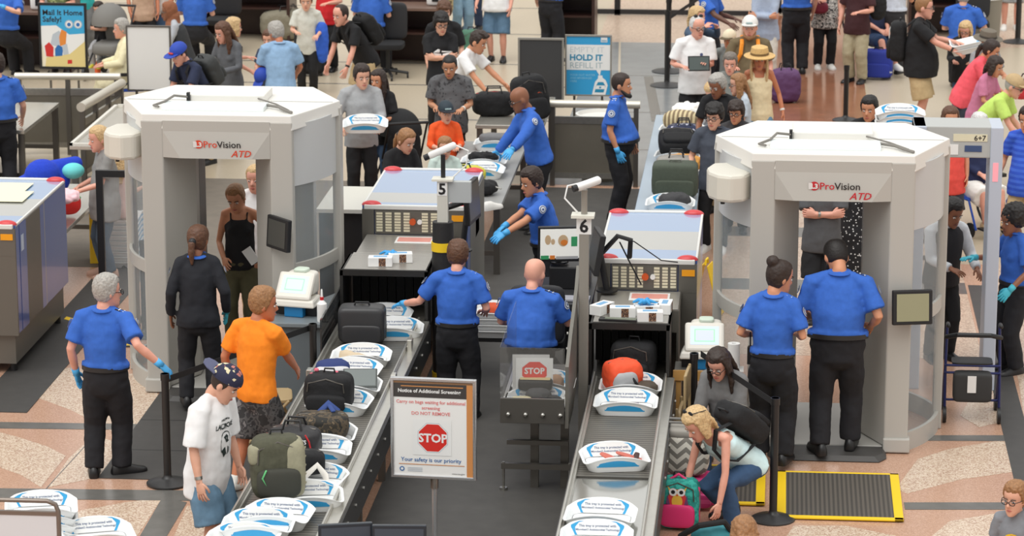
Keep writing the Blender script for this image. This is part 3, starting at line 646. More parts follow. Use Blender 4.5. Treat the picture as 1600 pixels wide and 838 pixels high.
# water bottle sign
q = G(919, 150, .72); t, pn = framed_sign((q.x, q.y, 0), .58, .78, .74, 'blue and white sign reading Empty it Hold it Refill it', STEELP, SKYB, fr=.02)
L = XZ(0, -.003, .74); b = MB(); sc_ = [WHITE, mat('sign_blue', (42, 140, 178), .4), mat('sign_pale_grey', (206, 212, 214), .4), mat('sign_mid_grey', (168, 186, 192), .4), mat('sign_pale_blue', (150, 208, 228), .4)]
poly(b, [(-.29, .33), (.29, .33), (.29, .67), (-.29, .67)], L, 0, .0005); poly(b, [(.1, .34), (.17, .34), (.155, .25)], L, 0, .001)
for tx, y, c_, bd in (('EMPTY IT', .565, 2, 0), ('HOLD IT', .46, 1, .004), ('REFILL IT', .355, 3, 0)): b.text(tx, .112, L @ Matrix.Translation((-.25, y, .002)), c_, bd, 'LEFT')
for i, tx in enumerate(('POUR OUT WATER', 'AND BEVERAGES', 'HERE')): b.text(tx, .038, L @ Matrix.Translation((-.24, .25 - i * .042, .002)), 4, 0, 'LEFT')
poly(b, [(.05, .0), (.23, .0), (.26, .13), (.23, .2), (.19, .23), (.19, .26), (.13, .26), (.13, .22), (.09, .17)], L, 0, .0012); poly(b, [(.085, .03), (.205, .03), (.23, .12), (.2, .17), (.13, .17), (.105, .12)], L, 1, .0016); poly(b, [(.095, .075), (.22, .075), (.225, .125), (.11, .125)], L, 0, .002); circ(b, .16, .098, .014, L, 1, .0024)
poly(b, [(.165, .705), (.25, .705), (.25, .77), (.165, .77)], L, 0, .001); b.text('DEN', .035, L @ Matrix.Translation((.207, .712, .002)), 1, .001); b.build('sign_print', sc_, pn)
# dark board
q = G(845, 165, .62); framed_sign((q.x, q.y, 0), .56, .88, .62, 'blank dark board in a silver frame left of the blue bottle sign', STEELP, mat('board_dark', (66, 66, 67), .3), fr=.025)
# notice stand
nz, nx, ny = .72, -2.66, 23.25
nt = thing('notice_stand', 'silver pole sign reading Notice of Additional Screening with a red stop sign', 'sign', (nx, ny, .008), R(-4))
b = MB(); b.lathe([(.19, 0), (.19, .015), (.05, .03)], n=28); b.build('base', STEELD, nt, smooth=True, sharp=40)
b = MB(); b.cyl((0, .03, .02), (0, .03, nz), .022, 14); b.build('pole', mat('pole_silver', (200, 202, 204), .25, .8), nt, smooth=True)
b = MB(); b.cyl((0, .03, nz - .1), (0, .03, nz + .01), .032, 14); b.build('clamp', STEEL, nt, smooth=True)
W_, H_ = .66, .80; L = XZ(0, -.002, nz); b = MB(); b.box((-W_ / 2, 0, nz), (W_ / 2, .025, nz + H_)); pn = b.build('panel', mat('notice_paper', (238, 237, 234), .4), nt)
for lo, hi in (((-W_ / 2 - .015, -.012, nz - .015), (-W_ / 2 + .012, .03, nz + H_ + .015)), ((W_ / 2 - .012, -.012, nz - .015), (W_ / 2 + .015, .03, nz + H_ + .015)), ((-W_ / 2, -.012, nz - .015), (W_ / 2, .03, nz + .012)), ((-W_ / 2, -.012, nz + H_ - .012), (W_ / 2, .03, nz + H_ + .015))):
    b = MB(); b.box(lo, hi); b.build('frame_bar', mat('frame_silver', (206, 208, 210), .22, .85), nt, bevel=.005)
nm = [mat('notice_charcoal', (66, 62, 60), .4), mat('notice_orange', (206, 140, 82), .4), WHITE, mat('notice_pink', (226, 128, 126), .4), mat('notice_red', (214, 50, 42), .35), mat('notice_blue', (62, 110, 168), .4), mat('notice_grey', (176, 186, 198), .4), mat('notice_brown', (150, 112, 80), .4)]
b = MB(); x1 = W_ / 2 - .012; poly(b, [(-x1, .655), (x1 - .05, .655), (x1 - .05, .77), (-x1, .77)], L, 0, .0006); poly(b, [(x1 - .05, .01), (x1, .01), (x1, .79), (x1 - .05, .79)], L, 1, .0006); poly(b, [(-x1, .77), (x1, .77), (x1, .79), (-x1, .79)], L, 7, .0007)
poly(b, [(-.26, .742), (.24, .742), (.24, .750), (-.26, .750)], L, 1, .001); b.text('Notice of Additional Screening', .0405, L @ Matrix.Translation((-.285, .695, .0015)), 2, .0012, 'LEFT')
for tx, y in (('Carry on bags waiting for additional', .605), ('screening', .558), ('DO NOT REMOVE', .512)): b.text(tx, .0385, L @ Matrix.Translation((-.02, y, .001)), 3, .0006)
poly(b, [(-.165, .18), (.145, .18), (.145, .475), (-.165, .475)], L, 2, .0006)
oc = lambda r: [(-.005 + r * math.cos(R(22.5 + 45 * i)), .325 + r * math.sin(R(22.5 + 45 * i))) for i in range(8)]
poly(b, oc(.132), L, 6, .001); poly(b, oc(.128), L, 2, .0015); poly(b, oc(.121), L, 4, .002); b.text('STOP', .098, L @ Matrix.Translation((-.005, .29, .003)), 2, .003)
b.text('Your safety is our priority', .046, L @ Matrix.Translation((-.02, .125, .001)), 5, .0006); poly(b, [(-.28, .098), (.25, .098), (.25, .104), (-.28, .104)], L, 1, .001)
circ(b, -.255, .06, .02, L, 5, .001); circ(b, -.255, .06, .011, L, 2, .0015)
for i in range(3): poly(b, [(-.21, .068 - i * .013), (-.09, .068 - i * .013), (-.09, .073 - i * .013), (-.21, .073 - i * .013)], L, 6, .001)
b.text('www.tsa.gov', .02, L @ Matrix.Translation((.2, .028, .001)), 0); b.build('notice_print', nm, pn)
# paper stop sign on the divert table
t = thing('paper_sign', 'white paper stop sign propped inside the clear shields of the divert table', 'sign', (-2.03, 25.42, .97), R(4), rx=R(-12))
b = MB(); b.box((-.16, 0, -.2), (.16, .006, .16)); pn = b.build('sheet', WHITE, t); b = MB(); b.box((-.19, .01, -.2), (.13, .016, .19)); b.build('back_sheet', mat('paper_grey', (206, 205, 202), .6), t)
L = XZ(0, -.002, -.02); b = MB(); poly(b, [(.112 * math.cos(R(22.5 + 45 * i)) * 1.02, .062 + .092 * math.sin(R(22.5 + 45 * i))) for i in range(8)], L, 0, .0005); b.text('STOP', .072, L @ Matrix.Translation((0, .045, .001)), 1, .0025); poly(b, [(-.07, -.012), (.07, -.012), (.07, .004), (-.07, .004)], L, 1, .001); b.build('stop_print', [mat('notice_red2', (226, 72, 58), .4), WHITE], pn)
# board frame at the bottom left
t = thing('easel_board', 'pale board in a rounded tube frame at the bottom left corner', 'sign', (-5.58, 21.0, 0))
b = MB(); b.tube([(.42, 0, .0), (.42, 0, 1.10), (.40, 0, 1.155), (.34, 0, 1.18), (-.5, 0, 1.18)], .018, 10); b.build('tube_frame', mat('tube_bronze', (128, 118, 110), .35, .6), t, smooth=True)
b = MB(); b.box((-.5, -.01, .3), (.405, .01, 1.07)); b.build('board', mat('board_pale', (212, 214, 218), .4), t); b = MB(); b.box((-.5, -.014, 1.07), (.42, .014, 1.10)); b.build('cross_bar', mat('tube_bronze', (128, 118, 110), .35, .6), t)

# ------------------------------------------------------------------ counters, terminals
CNT = mat('counter_grey', (104, 112, 116), .5)
t = thing('counter', 'grey counter carrying the trace detector beside the lane 5 conveyor', 'counter', (0, 0, 0)); b = MB(); b.box((-4.72, 27.35, .03), (-4.16, 27.92, .86)); b.build('cabinet', CNT, t); b = MB(); b.prism([(-4.76, 27.3), (-4.12, 27.3), (-4.12, 28.5), (-4.2, 28.5), (-4.46, 27.95), (-4.76, 27.95)], .86, .90); b.build('counter_top', mat('counter_top', (120, 128, 132), .4), t, bevel=.006)
b = MB(); b.box((-4.13, 27.0, .35), (-4.115, 28.6, 1.02)); b.build('side_screen', glass('smoked_screen', (60, 60, 62), .8), t); b = MB(); b.box((-4.17, 28.4, .03), (-4.13, 28.48, .86)); b.build('rear_leg', CNT, t)
def trace_detector(loc, rz, label, top=True):
    t = thing('trace_detector', label, 'device', loc, rz); t.scale = (.84, .84, .84)
    CR = mat('device_cream', (224, 220, 210), .4)
    b = MB(); b.prism([(-.27, -.2), (.27, -.2), (.25, .16), (-.25, .16)], .12, .2, top=[(-.25, -.18), (.25, -.18), (.2, .18), (-.2, .18)]); b.build('body', CR, t, bevel=.02)
    b = MB(); M = TR((0, -.06, .33), 0, R(-38)); b.cbox((0, 0, 0), (.42, .06, .34), 0, M); sh = b.build('screen_housing', CR, t, bevel=.03)
    b = MB(); for_ = ((.30, .21, mat('screen_blue', (176, 196, 232), .3, emit=.55)), (.22, .15, mat('screen_green', (150, 214, 160), .3, emit=.5)), (.19, .12, mat('screen_lilac', (176, 184, 228), .3, emit=.55)))
    for i, (w, h, m_) in enumerate(for_):
        b = MB(); b.cbox((0, -.031 - i * .001, .01), (w, .002, h), 0, M); b.build('display', m_, sh)
    b = MB(); b.rbox((.02, .12, .34), (.34, .22, .26), p=6); b.build('rear_housing', CR, t, smooth=True)
    b = MB(); b.box((-.24, -.06, .0), (.24, .16, .12)); b.build('plinth', BLACK, t); b = MB(); b.box((-.1, -.16, .0), (.12, -.06, .12)); b.build('sample_drawer', mat('drawer_blue', (30, 120, 176), .4), t, bevel=.01)
    b = MB(); b.rbox((.02, .1, .485), (.16, .16, .05), p=4); b.build('paper_roll_cover', mat('paper_mint', (206, 220, 204), .6), t, smooth=True)
trace_detector((-4.44, 27.66, .901), R(-12), 'cream trace detector with a lit screen on the grey counter at left')
bo = thing('spray_bottle', 'white spray bottle with a red collar beside the left trace detector', 'bottle', (-4.17, 27.40, .901)); b = MB(); b.lathe([(.045, 0), (.047, .02), (.047, .17), (.02, .2), (.015, .21)], n=18); b.build('bottle', WHITE, bo, smooth=True); b = MB(); b.lathe([(.018, .205), (.018, .235)], n=14); b.build('collar', RED, bo); b = MB(); b.lathe([(.012, .235), (.008, .30), (.004, .31)], n=12); b.build('nozzle', WHITE, bo, smooth=True)
MAPLE = mat('maple', (206, 158, 92), .45, var=.08, scale=5)
t = thing('wood_desk', 'light wood desk under the right trace detector behind the woman in grey', 'desk', (0, 0, 0)); b = MB(); b.box((-.86, 26.42, .72), (-.28, 26.76, .77)); b.build('desk_top', mat('desk_grey', (130, 128, 122), .4), t); b = MB(); b.box((-.87, 26.40, .69), (-.27, 26.43, .78)); b.build('front_edge', MAPLE, t)
for x in (-.86, -.34):
    b = MB(); b.box((x, 26.42, 0), (x + .06, 26.74, .72)); b.build('side_panel', MAPLE, t)
trace_detector((-.60, 26.62, .771), R(2), 'cream trace detector with a lit screen on the light wood desk at right')
bo = thing('paper_roll', 'white paper towel roll standing at the right end of the wood desk', 'roll', (-.335, 26.53, .771)); b = MB(); b.lathe([(.055, 0), (.055, .24), (.02, .24), (.02, .2)], n=20); b.build('roll', WHITE, bo, smooth=True, sharp=40); b = MB(); b.box((-.09, -.1, .001), (.09, .09, .005)); b.build('sheet', mat('paper_grey', (206, 205, 202), .6), bo)
def folding_chair(loc, rz, label, folded=False):
    t = thing('folding_chair', label, 'chair', loc, rz); TAN = mat('chair_tan', (176, 152, 112), .5)
    if folded:
        b = MB(); b.rbox((0, .0, .78), (.40, .035, .26), p=6); b.build('backrest', TAN, t, smooth=True); b = MB(); b.rbox((0, .05, .4), (.38, .04, .38), p=6); b.build('seat', TAN, t, smooth=True)
        for x in (-.2, .2):
            b = MB(); b.tube([(x, 0, .01), (x, 0, .9)], .014, 8); b.build('leg', TAN, t); b = MB(); b.tube([(x, .07, .01), (x, .07, .6)], .014, 8); b.build('leg', TAN, t)
    else:
        b = MB(); b.rbox((0, 0, .45), (.42, .40, .04), p=6); b.build('seat', TAN, t, smooth=True); b = MB(); b.rbox((0, .24, .78), (.42, .03, .22), p=6); b.build('backrest', TAN, t, smooth=True)
        for x in (-.21, .21):
            b = MB(); b.tube([(x, -.28, .01), (x, .24, .88)], .014, 8); b.build('leg', TAN, t); b = MB(); b.tube([(x, .26, .01), (x, -.16, .45)], .014, 8); b.build('leg', TAN, t)
folding_chair((-4.5, 26.4, .008), R(100), 'tan folding chair beside the conveyor behind the orange-shirted man')
folding_chair((-.73, 25.98, .0), R(86), 'tan folding chair leaning folded beside the lane 6 conveyor', True)
# operator station in lane 6
t = thing('operator_console', 'black operator desk with keyboard between the seated bald officer and post 6', 'desk', (0, 0, 0)); b = MB(); b.box((-2.3, 28.75, .72), (-1.75, 29.85, .77)); b.build('desk_top', mat('console_black', (50, 50, 52), .45), t); b = MB(); b.box((-2.05, 29.2, 0), (-1.78, 29.8, .72)); b.build('cabinet', BLACK, t)
b = MB(); b.box((-2.3, 29.78, 0), (-2.24, 29.84, .72)); b.build('leg', BLACK, t)
b = MB(); b.cbox((-1.95, 28.93, .785), (.36, .17, .025)); b.build('keyboard', mat('keyboard_grey', (170, 170, 178), .5), t, bevel=.005)
t = thing('computer_tower', 'black computer tower under the tilted colour x-ray monitor', 'computer', (-1.98, 29.5, .771)); b = MB(); b.box((-.22, -.15, 0), (.18, .2, .22)); b.build('case', BLACK, t, bevel=.01)
def lcd(loc, rz, rx, w, h, label, face, z0, name='monitor'):
    t = thing(name, label, 'monitor', loc, rz); M = TR((0, 0, 0), 0, rx); b = MB(); b.cbox((0, 0, 0), (w, .05, h), 0, M); b.build('bezel', BLACK, t, bevel=.008)
    b = MB(); b.cbox((0, -.027, .01), (w - .04, .003, h - .06), 0, M); sc = b.build('screen', face, t); b = MB(); b.cyl((0, .03, 0), (0, .1, z0), .03, 10); b.cyl((0, .1, z0), (0, .1, z0 + .015), .1, 16); b.build('stand', BLACK, t); return t, sc, M
t, sc, M = lcd((-2.10, 29.40, 1.22), R(10), R(4), .43, .36, 'tilted monitor showing an orange and green x-ray image beside post 6', mat('screen_white', (226, 224, 216), .3, emit=.35), -.21)
b = MB(); LL = M @ XZ(0, -.030, .0)
for x, y, rx_, ry_, mi in ((-.12, .05, .03, .05, 0), (-.07, .03, .02, .03, 0), (.03, .04, .05, .06, 0), (.04, .02, .035, .03, 1)): circ(b, x, y, rx_, LL, mi, .001 * mi, ry_)
poly(b, [(.11, -.02), (.17, -.02), (.17, .08), (.11, .08)], LL, 2); poly(b, [(-.19, -.15), (-.11, -.15), (-.11, -.11), (-.19, -.11)], LL, 2); poly(b, [(-.10, -.15), (-.05, -.15), (-.05, -.11), (-.10, -.11)], LL, 1); poly(b, [(-.04, -.15), (.18, -.15), (.18, -.12), (-.04, -.12)], LL, 3)
b.build('image', [mat('xray_tan', (222, 190, 150), .4), mat('xray_orange', (240, 140, 60), .4), mat('xray_green', (70, 170, 110), .4), mat('xray_grey', (190, 190, 188), .4)], sc)
t, sc, M = lcd((-1.62, 27.42, 1.62), R(-78), R(-10), .44, .38, 'black monitor seen edge-on on an arm right of post 6', mat('screen_dark', (70, 70, 66), .3), -.38)
b = MB(); b.tube([(.05, .05, .0), (.1, .18, .16), (.1, .3, .12), (.05, .3, -.05)], .025, 8); b.build('arm', BLACK, t); 
b = MB(); b.tube([(.1, .2, .15), (.0, .35, .08), (.02, .6, -.1), (.03, .75, -.12)], .006, 6); b.tube([(.1, .2, .1), (.05, .3, -.1), (.1, .4, -.3)], .008, 6); b.build('cable', BLACK, t, smooth=True)
t, sc, M = lcd((-2.93, 29.0, 1.72), R(82), R(-4), .46, .40, 'black monitor seen edge-on behind the padded post 5', mat('screen_dark', (70, 70, 66), .3), -.5)
b = MB(); b.tube([(.0, .05, .0), (.02, .2, -.06), (.0, .32, -.1)], .03, 8); b.build('arm', BLACK, t)
# metal detector archway
t = thing('metal_detector', 'pale walk-through metal detector frame right of the right body scanner', 'metal detector', (1.72, 28.75, 0)); PB = mat('detector_pale', (186, 194, 208), .35)
for x0, x1 in ((-.42, -.30), (.30, .42)):
    b = MB(); b.box((x0, 0, 0), (x1, .5, 2.58)); b.build('side_panel', PB, t, bevel=.01)
b = MB(); b.box((-.42, .02, 2.28), (.31, .48, 2.58)); b.build('header', mat('detector_grey', (178, 180, 178), .4), t, bevel=.01)
b = MB(); b.box((-.05, .015, 2.44), (.27, .019, 2.51), 0); b.text('6+7', .07, XZ(.2, .012, 2.45), 1, .001); b.box((-.12, .015, 2.31), (0, .019, 2.41), 2); b.box((.06, .015, 2.34), (.22, .019, 2.40), 3); b.build('header_label', [mat('label_cream', (222, 216, 188), .5), BLACK, WHITE, mat('label_navy', (60, 80, 120), .5)], t)
b = MB(); b.box((.33, -.003, 2.06), (.38, .002, 2.24)); b.build('indicator', mat('indicator_red', (240, 150, 160), .3, emit=.4), t)
b = MB(); b.box((-.4, .01, 2.32), (-.2, .022, 2.46)); b.build('control_panel', STEELD, t)
# glass gate behind lane 4
t = thing('glass_gate', 'black-framed clear glass gate left of the left body scanner', 'gate', (-6.62, 30.6, 0))
for lo, hi in (((-.38, 0, 0), (-.31, .05, 1.62)), ((.33, 0, 0), (.40, .05, 1.62)), ((-.31, 0, 1.55), (.33, .05, 1.62)), ((-.31, 0, .0), (.33, .05, .07))):
    b = MB(); b.box(lo, hi); b.build('frame_bar', BLACK, t)
b = MB(); b.box((-.31, .02, .07), (.33, .028, 1.55)); b.build('pane', glass('gate_glass', (200, 206, 208), .12), t)
stanchion((-6.42, 30.1, .0), 'thin black stanchion in front of the glass gate', 1.0, (-6.0, 30.0, 0))
# black side counter left of machine 5
t = thing('side_counter', 'black cabinet with a pale top between the left scanner and the lane 5 machine', 'counter', (0, 0, 0)); b = MB(); b.box((-4.72, 30.9, 0), (-4.16, 32.2, 1.16)); b.build('cabinet', mat('cabinet_black', (28, 27, 27), .6), t); b = MB(); b.box((-4.74, 30.85, 1.16), (-4.16, 32.0, 1.2)); b.build('pale_top', mat('top_pale', (204, 202, 192), .4), t)
# benches / far counters at the top edge
for i, (x0, x1, y) in enumerate(((-4.0, -.2, 51.8), (-.0, 3.6, 52.2))):
    t = thing('railing', ('long black barrier rail at the top behind the water-bottle sign', 'long black barrier rail at the top behind the denim-jacket woman')[i], 'barrier', (x0, y, 0)); L_ = x1 - x0
    b = MB(); b.box((0, 0, .62), (L_, .08, .95)); b.build('top_panel', mat('rail_black', (38, 37, 38), .5), t); b = MB(); b.box((0, 0, .02), (L_, .06, .1)); b.build('bottom_bar', mat('rail_black', (38, 37, 38), .5), t)
    for k_ in range(4): 
        b = MB(); b.box((L_ * k_ / 3 - .05, .0, 0), (L_ * k_ / 3 + .05, .08, .62)); b.build('post', BLACK, t)
# ------------------------------------------------------------------ people
def skin(nm, c): return mat('skin_' + nm, c, .5, var=.05, scale=14)
SK = {'fair': skin('fair', (222, 168, 142)), 'pink': skin('pink', (226, 164, 142)), 'tan': skin('tan', (204, 142, 108)), 'olive': skin('olive', (196, 140, 106)), 'brown': skin('brown', (142, 92, 66)), 'dark': skin('dark', (98, 62, 46)), 'sun': skin('sun', (194, 122, 88))}
def hairm(nm, c, c2=None): return mat('hair_' + nm, c, .55, var=.3, scale=70, bump=.4)
HR = {'black': hairm('black', (26, 22, 21)), 'dark': hairm('dark', (46, 33, 27)), 'brown': hairm('brown', (88, 58, 40)), 'light': hairm('light', (142, 102, 66)), 'blonde': hairm('blonde', (190, 160, 116)), 'grey': hairm('grey', (158, 154, 148)), 'white': hairm('white', (214, 210, 202)), 'salt': hairm('salt', (112, 104, 96))}
LIPS = mat('lips', (176, 92, 84), .45); LIPD = mat('lips_dark', (110, 60, 54), .45)
def cloth(nm, c, rough=.85, var=.06): return mat('cloth_' + nm, c, rough, var=var, scale=30, bump=.12)
UNI = cloth('uniform_blue', (50, 100, 190)); NAVY = cloth('trouser_black', (27, 27, 32)); KHAKI = cloth('khaki', (196, 172, 130)); WHT = cloth('white', (238, 238, 238), var=.02)
BLK = cloth('black', (24, 24, 27)); GLV = mat('glove_blue', (76, 172, 232), .5); GLT = mat('glove_teal', (70, 186, 206), .5)
JEAN = cloth('denim', (64, 88, 118)); JEANL = cloth('denim_light', (104, 138, 164)); LEATH = mat('shoe_black', (24, 23, 24), .4); CHAR = cloth('charcoal', (84, 84, 86)); GRY = cloth('grey', (150, 151, 153))
SHW = mat('shoe_white', (226, 224, 218), .5); BELT = mat('belt_black', (36, 34, 34), .45); PATCH = mat('patch_white', (222, 226, 232), .5); PATCHB = mat('patch_blue', (70, 90, 140), .5)
def rotm(yaw=0, pitch=0, roll=0):
    return (Matrix.Rotation(R(yaw), 3, 'Z') @ Matrix.Rotation(R(pitch), 3, 'X') @ Matrix.Rotation(R(roll), 3, 'Y'))
# head rings: z, half width, front y, back y  (chin at z=0, facing -Y)
HEADR = [(-.004, .020, -.080, -.040), (.012, .036, -.094, -.012), (.034, .050, -.097, .02), (.056, .058, -.096, .056), (.08, .066, -.093, .078), (.105, .071, -.088, .090),
         (.128, .0745, -.086, .096), (.152, .076, -.091, .098), (.176, .0745, -.088, .096), (.2, .068, -.078, .087), (.218, .056, -.06, .07), (.232, .036, -.036, .046), (.238, .014, -.012, .022)]
def head_rings(grow=0, n=28, r=HEADR):
    out = []
    for z, w, f, bk in r:
        c = (f + bk) / 2; h = (bk - f) / 2; rg = []
        for i in range(n):
            a = 2 * math.pi * i / n; ca, sa = math.cos(a), math.sin(a)
            rg.append([(w + grow) * math.copysign(abs(ca) ** .9, ca), c + (h + grow) * math.copysign(abs(sa) ** .9, sa), z])
        out.append(rg)
    return out
def cached(key, fn):
    if key not in _T: _T[key] = fn()
    return _T[key]
def shared(name, me, m, par, M):
    o = bpy.data.objects.new(name, me); COL.objects.link(o); o.parent = par; o.matrix_local = M
    if m is not None:
        o.material_slots[0].link = 'OBJECT'; o.material_slots[0].material = m
    return o
def proto_mesh(name, mb, mats, smooth=True):
    o = mb.build(name, mats, None, smooth=smooth, sharp=60); me = o.data; bpy.data.objects.remove(o); return me
def eye_mesh():
    b = MB(); b.ell((0, 0, 0), (.0135, .010, .0075), 12, 0); b.ell((0, -.0055, -.001), (.0062, .0062, .0062), 10, 1); return proto_mesh('eye', b, [mat('eye_white', (214, 206, 200), .3), mat('eye_iris', (44, 30, 24), .2)])
def brow_mesh():
    b = MB(); b.tube([(-.020, .004, -.003), (-.006, -.002, .003), (.008, -.001, .003), (.020, .006, -.001)], [(.002, .003), (.003, .004), (.003, .004), (.002, .003)], 6); return proto_mesh('eyebrow', b, [HR['dark']])
def lip_mesh():
    b = MB(); b.tube([(-.022, .006, 0), (-.010, -.001, .002), (0, -.003, .001), (.010, -.001, .002), (.022, .006, 0)], [.002, .0055, .006, .0055, .002], 8); return proto_mesh('lips', b, [LIPS])
def shoe_mesh(boot=0):
    b = MB()
    def ring(y, w, h, z0=0): return [(w * c, y, z0 + h * s) for c, s in ((-1, 0), (-1.05, .25), (-.85, .7), (-.4, .97), (0, 1), (.4, .97), (.85, .7), (1.05, .25), (1, 0))]
    b.rings([ring(.085, .02, .04), ring(.075, .034, .085), ring(.03, .04, .10 + boot), ring(-.03, .042, .095 + boot * .6), ring(-.09, .049, .068), ring(-.15, .048, .05), ring(-.19, .034, .04), ring(-.205, .014, .026)])
    return proto_mesh('shoe', b, [LEATH])
def glasses_mesh():
    b = MB()
    for s in (-1, 1):
        c = Vector((s * .032, -.105, .118)); pts = [(c.x + .025 * math.cos(q * math.pi / 6), c.y, c.z + .018 * math.sin(q * math.pi / 6)) for q in range(13)]
        b.tube(pts, .0032, 5, round_=False); b.tube([(s * .057, -.104, .124), (s * .077, -.06, .125), (s * .079, .005, .122)], .003, 5)
    b.tube([(-.008, -.107, .121), (.008, -.107, .121)], .003, 5); return proto_mesh('glasses', b, [BLACK])
def shades_mesh():
    b = MB()
    for s in (-1, 1): b.ell((s * .032, -.103, .118), (.028, .008, .019), 10); b.tube([(s * .057, -.10, .124), (s * .079, .005, .122)], .0035, 5)
    return proto_mesh('sunglasses', b, [BLACK])
def hair_cap(t=.012, nape=.05, line=.192, side=.085, front=.0, n=36, extra=0):
    """closed hair shell over the skull; pulled inside the head where the face shows"""
    r = [(.03, .05, -.06, .06), (.056, .058, -.08, .062)] + HEADR[4:]
    rs = head_rings(0, n, r)
    for rg in rs:
        for i, p in enumerate(rg):
            a = math.degrees(math.atan2(p[1] - .003, p[0])); back = abs((a - 90 + 180) % 360 - 180)   # 0 = back of head, 180 = face
            z = p[2]
            need = nape if back < 70 else (nape + (side - nape) * (back - 70) / 40 if back < 110 else (side + (line - side) * (back - 110) / 22 if back < 132 else line))
            k = max(-1, min(1, (z - need) / .012)); g = -.012 + (t + .012 + extra * (z > .2)) * (k * .5 + .5)
            c = np.array([0, .005, .12]); d = np.array([p[0], p[1] - .005, (z - .12) * .8]); d = d / max(1e-6, np.linalg.norm(d))
            p[0] += d[0] * g; p[1] += d[1] * g; p[2] += d[2] * g
    return rs
def hand_mb(mb, wrist, hd, pn, sgn, curl, s, grow=0, n=7):
    """palm, four unequal bent fingers and a thumb; hd = hand direction, pn = palm normal, sgn = thumb side"""
    hd = nrm(hd); pn = nrm(np.asarray(pn, float) - hd * np.dot(pn, hd)); sd = np.cross(hd, pn) * sgn; w = np.asarray(wrist, float)
    g = grow; P = lambda a, b, c: tuple(w + (hd * a + sd * b + pn * c) * s)
    mb.tube([P(-.02, 0, 0), P(.015, 0, 0), P(.05, .002, .002), P(.088, .004, .004)], [((.026 + g) * s, (.019 + g) * s), ((.030 + g) * s, (.017 + g) * s), ((.041 + g) * s, (.016 + g) * s), ((.040 + g) * s, (.012 + g) * s)], 12, side=tuple(sd))
    c = curl
    for b, L in ((.031, .066), (.0105, .075), (-.0105, .069), (-.030, .054)):
        a1, a2, a3 = .25 * c, .9 * c, 1.5 * c; x, z = .084, .004; pts = [(x, z)]
        for a, l in ((a1, .42), (a2, .32), (a3, .26)):
            x += L * l * math.cos(a); z += L * l * math.sin(a); pts.append((x, z))
        mb.tube([P(q[0], b * (1 + .12 * i), q[1]) for i, q in enumerate(pts)], [(.0092 + g) * s, (.009 + g) * s, (.0082 + g) * s, (.007 + g) * s], n)
    mb.tube([P(.022, .026, .004), P(.045, .046, .012), P(.068, .053, .022 + .01 * c), P(.088, .050, .030 + .016 * c)], [(.013 + g) * s, (.0115 + g) * s, (.0098 + g) * s, (.0078 + g) * s], n)
def ik(a, t, l1, l2, hint):
    a = np.asarray(a, float); t = np.asarray(t, float); d = t - a; D = np.linalg.norm(d); D2 = min(max(D, abs(l1 - l2) + .02), l1 + l2 - .002)
    if D < 1e-6: d = np.array([0, 0, -1.]); D = 1
    u = d / D; t = a + u * D2; h = np.asarray(hint, float); h = nrm(h - u * np.dot(h, u))
    x = (l1 * l1 - l2 * l2 + D2 * D2) / (2 * D2); y = math.sqrt(max(0, l1 * l1 - x * x)); return a + u * x + h * y, t
ARM = {'down': (.07, .03, -.52), 'relax': (.06, .10, -.50), 'bent': (-.02, .30, -.27), 'low': (.02, .24, -.42), 'cross': (-.27, .175, -.235, .7, .1, -.6), 'hip': (.10, .05, -.40), 'up': (.0, .22, .02), 'fwd': (.0, .48, -.18), 'side': (.36, .2, -.34), 'back': (.06, -.12, -.5), 'lap': (-.10, .24, -.38)}
_BODIES = []
PEOPLE = {}
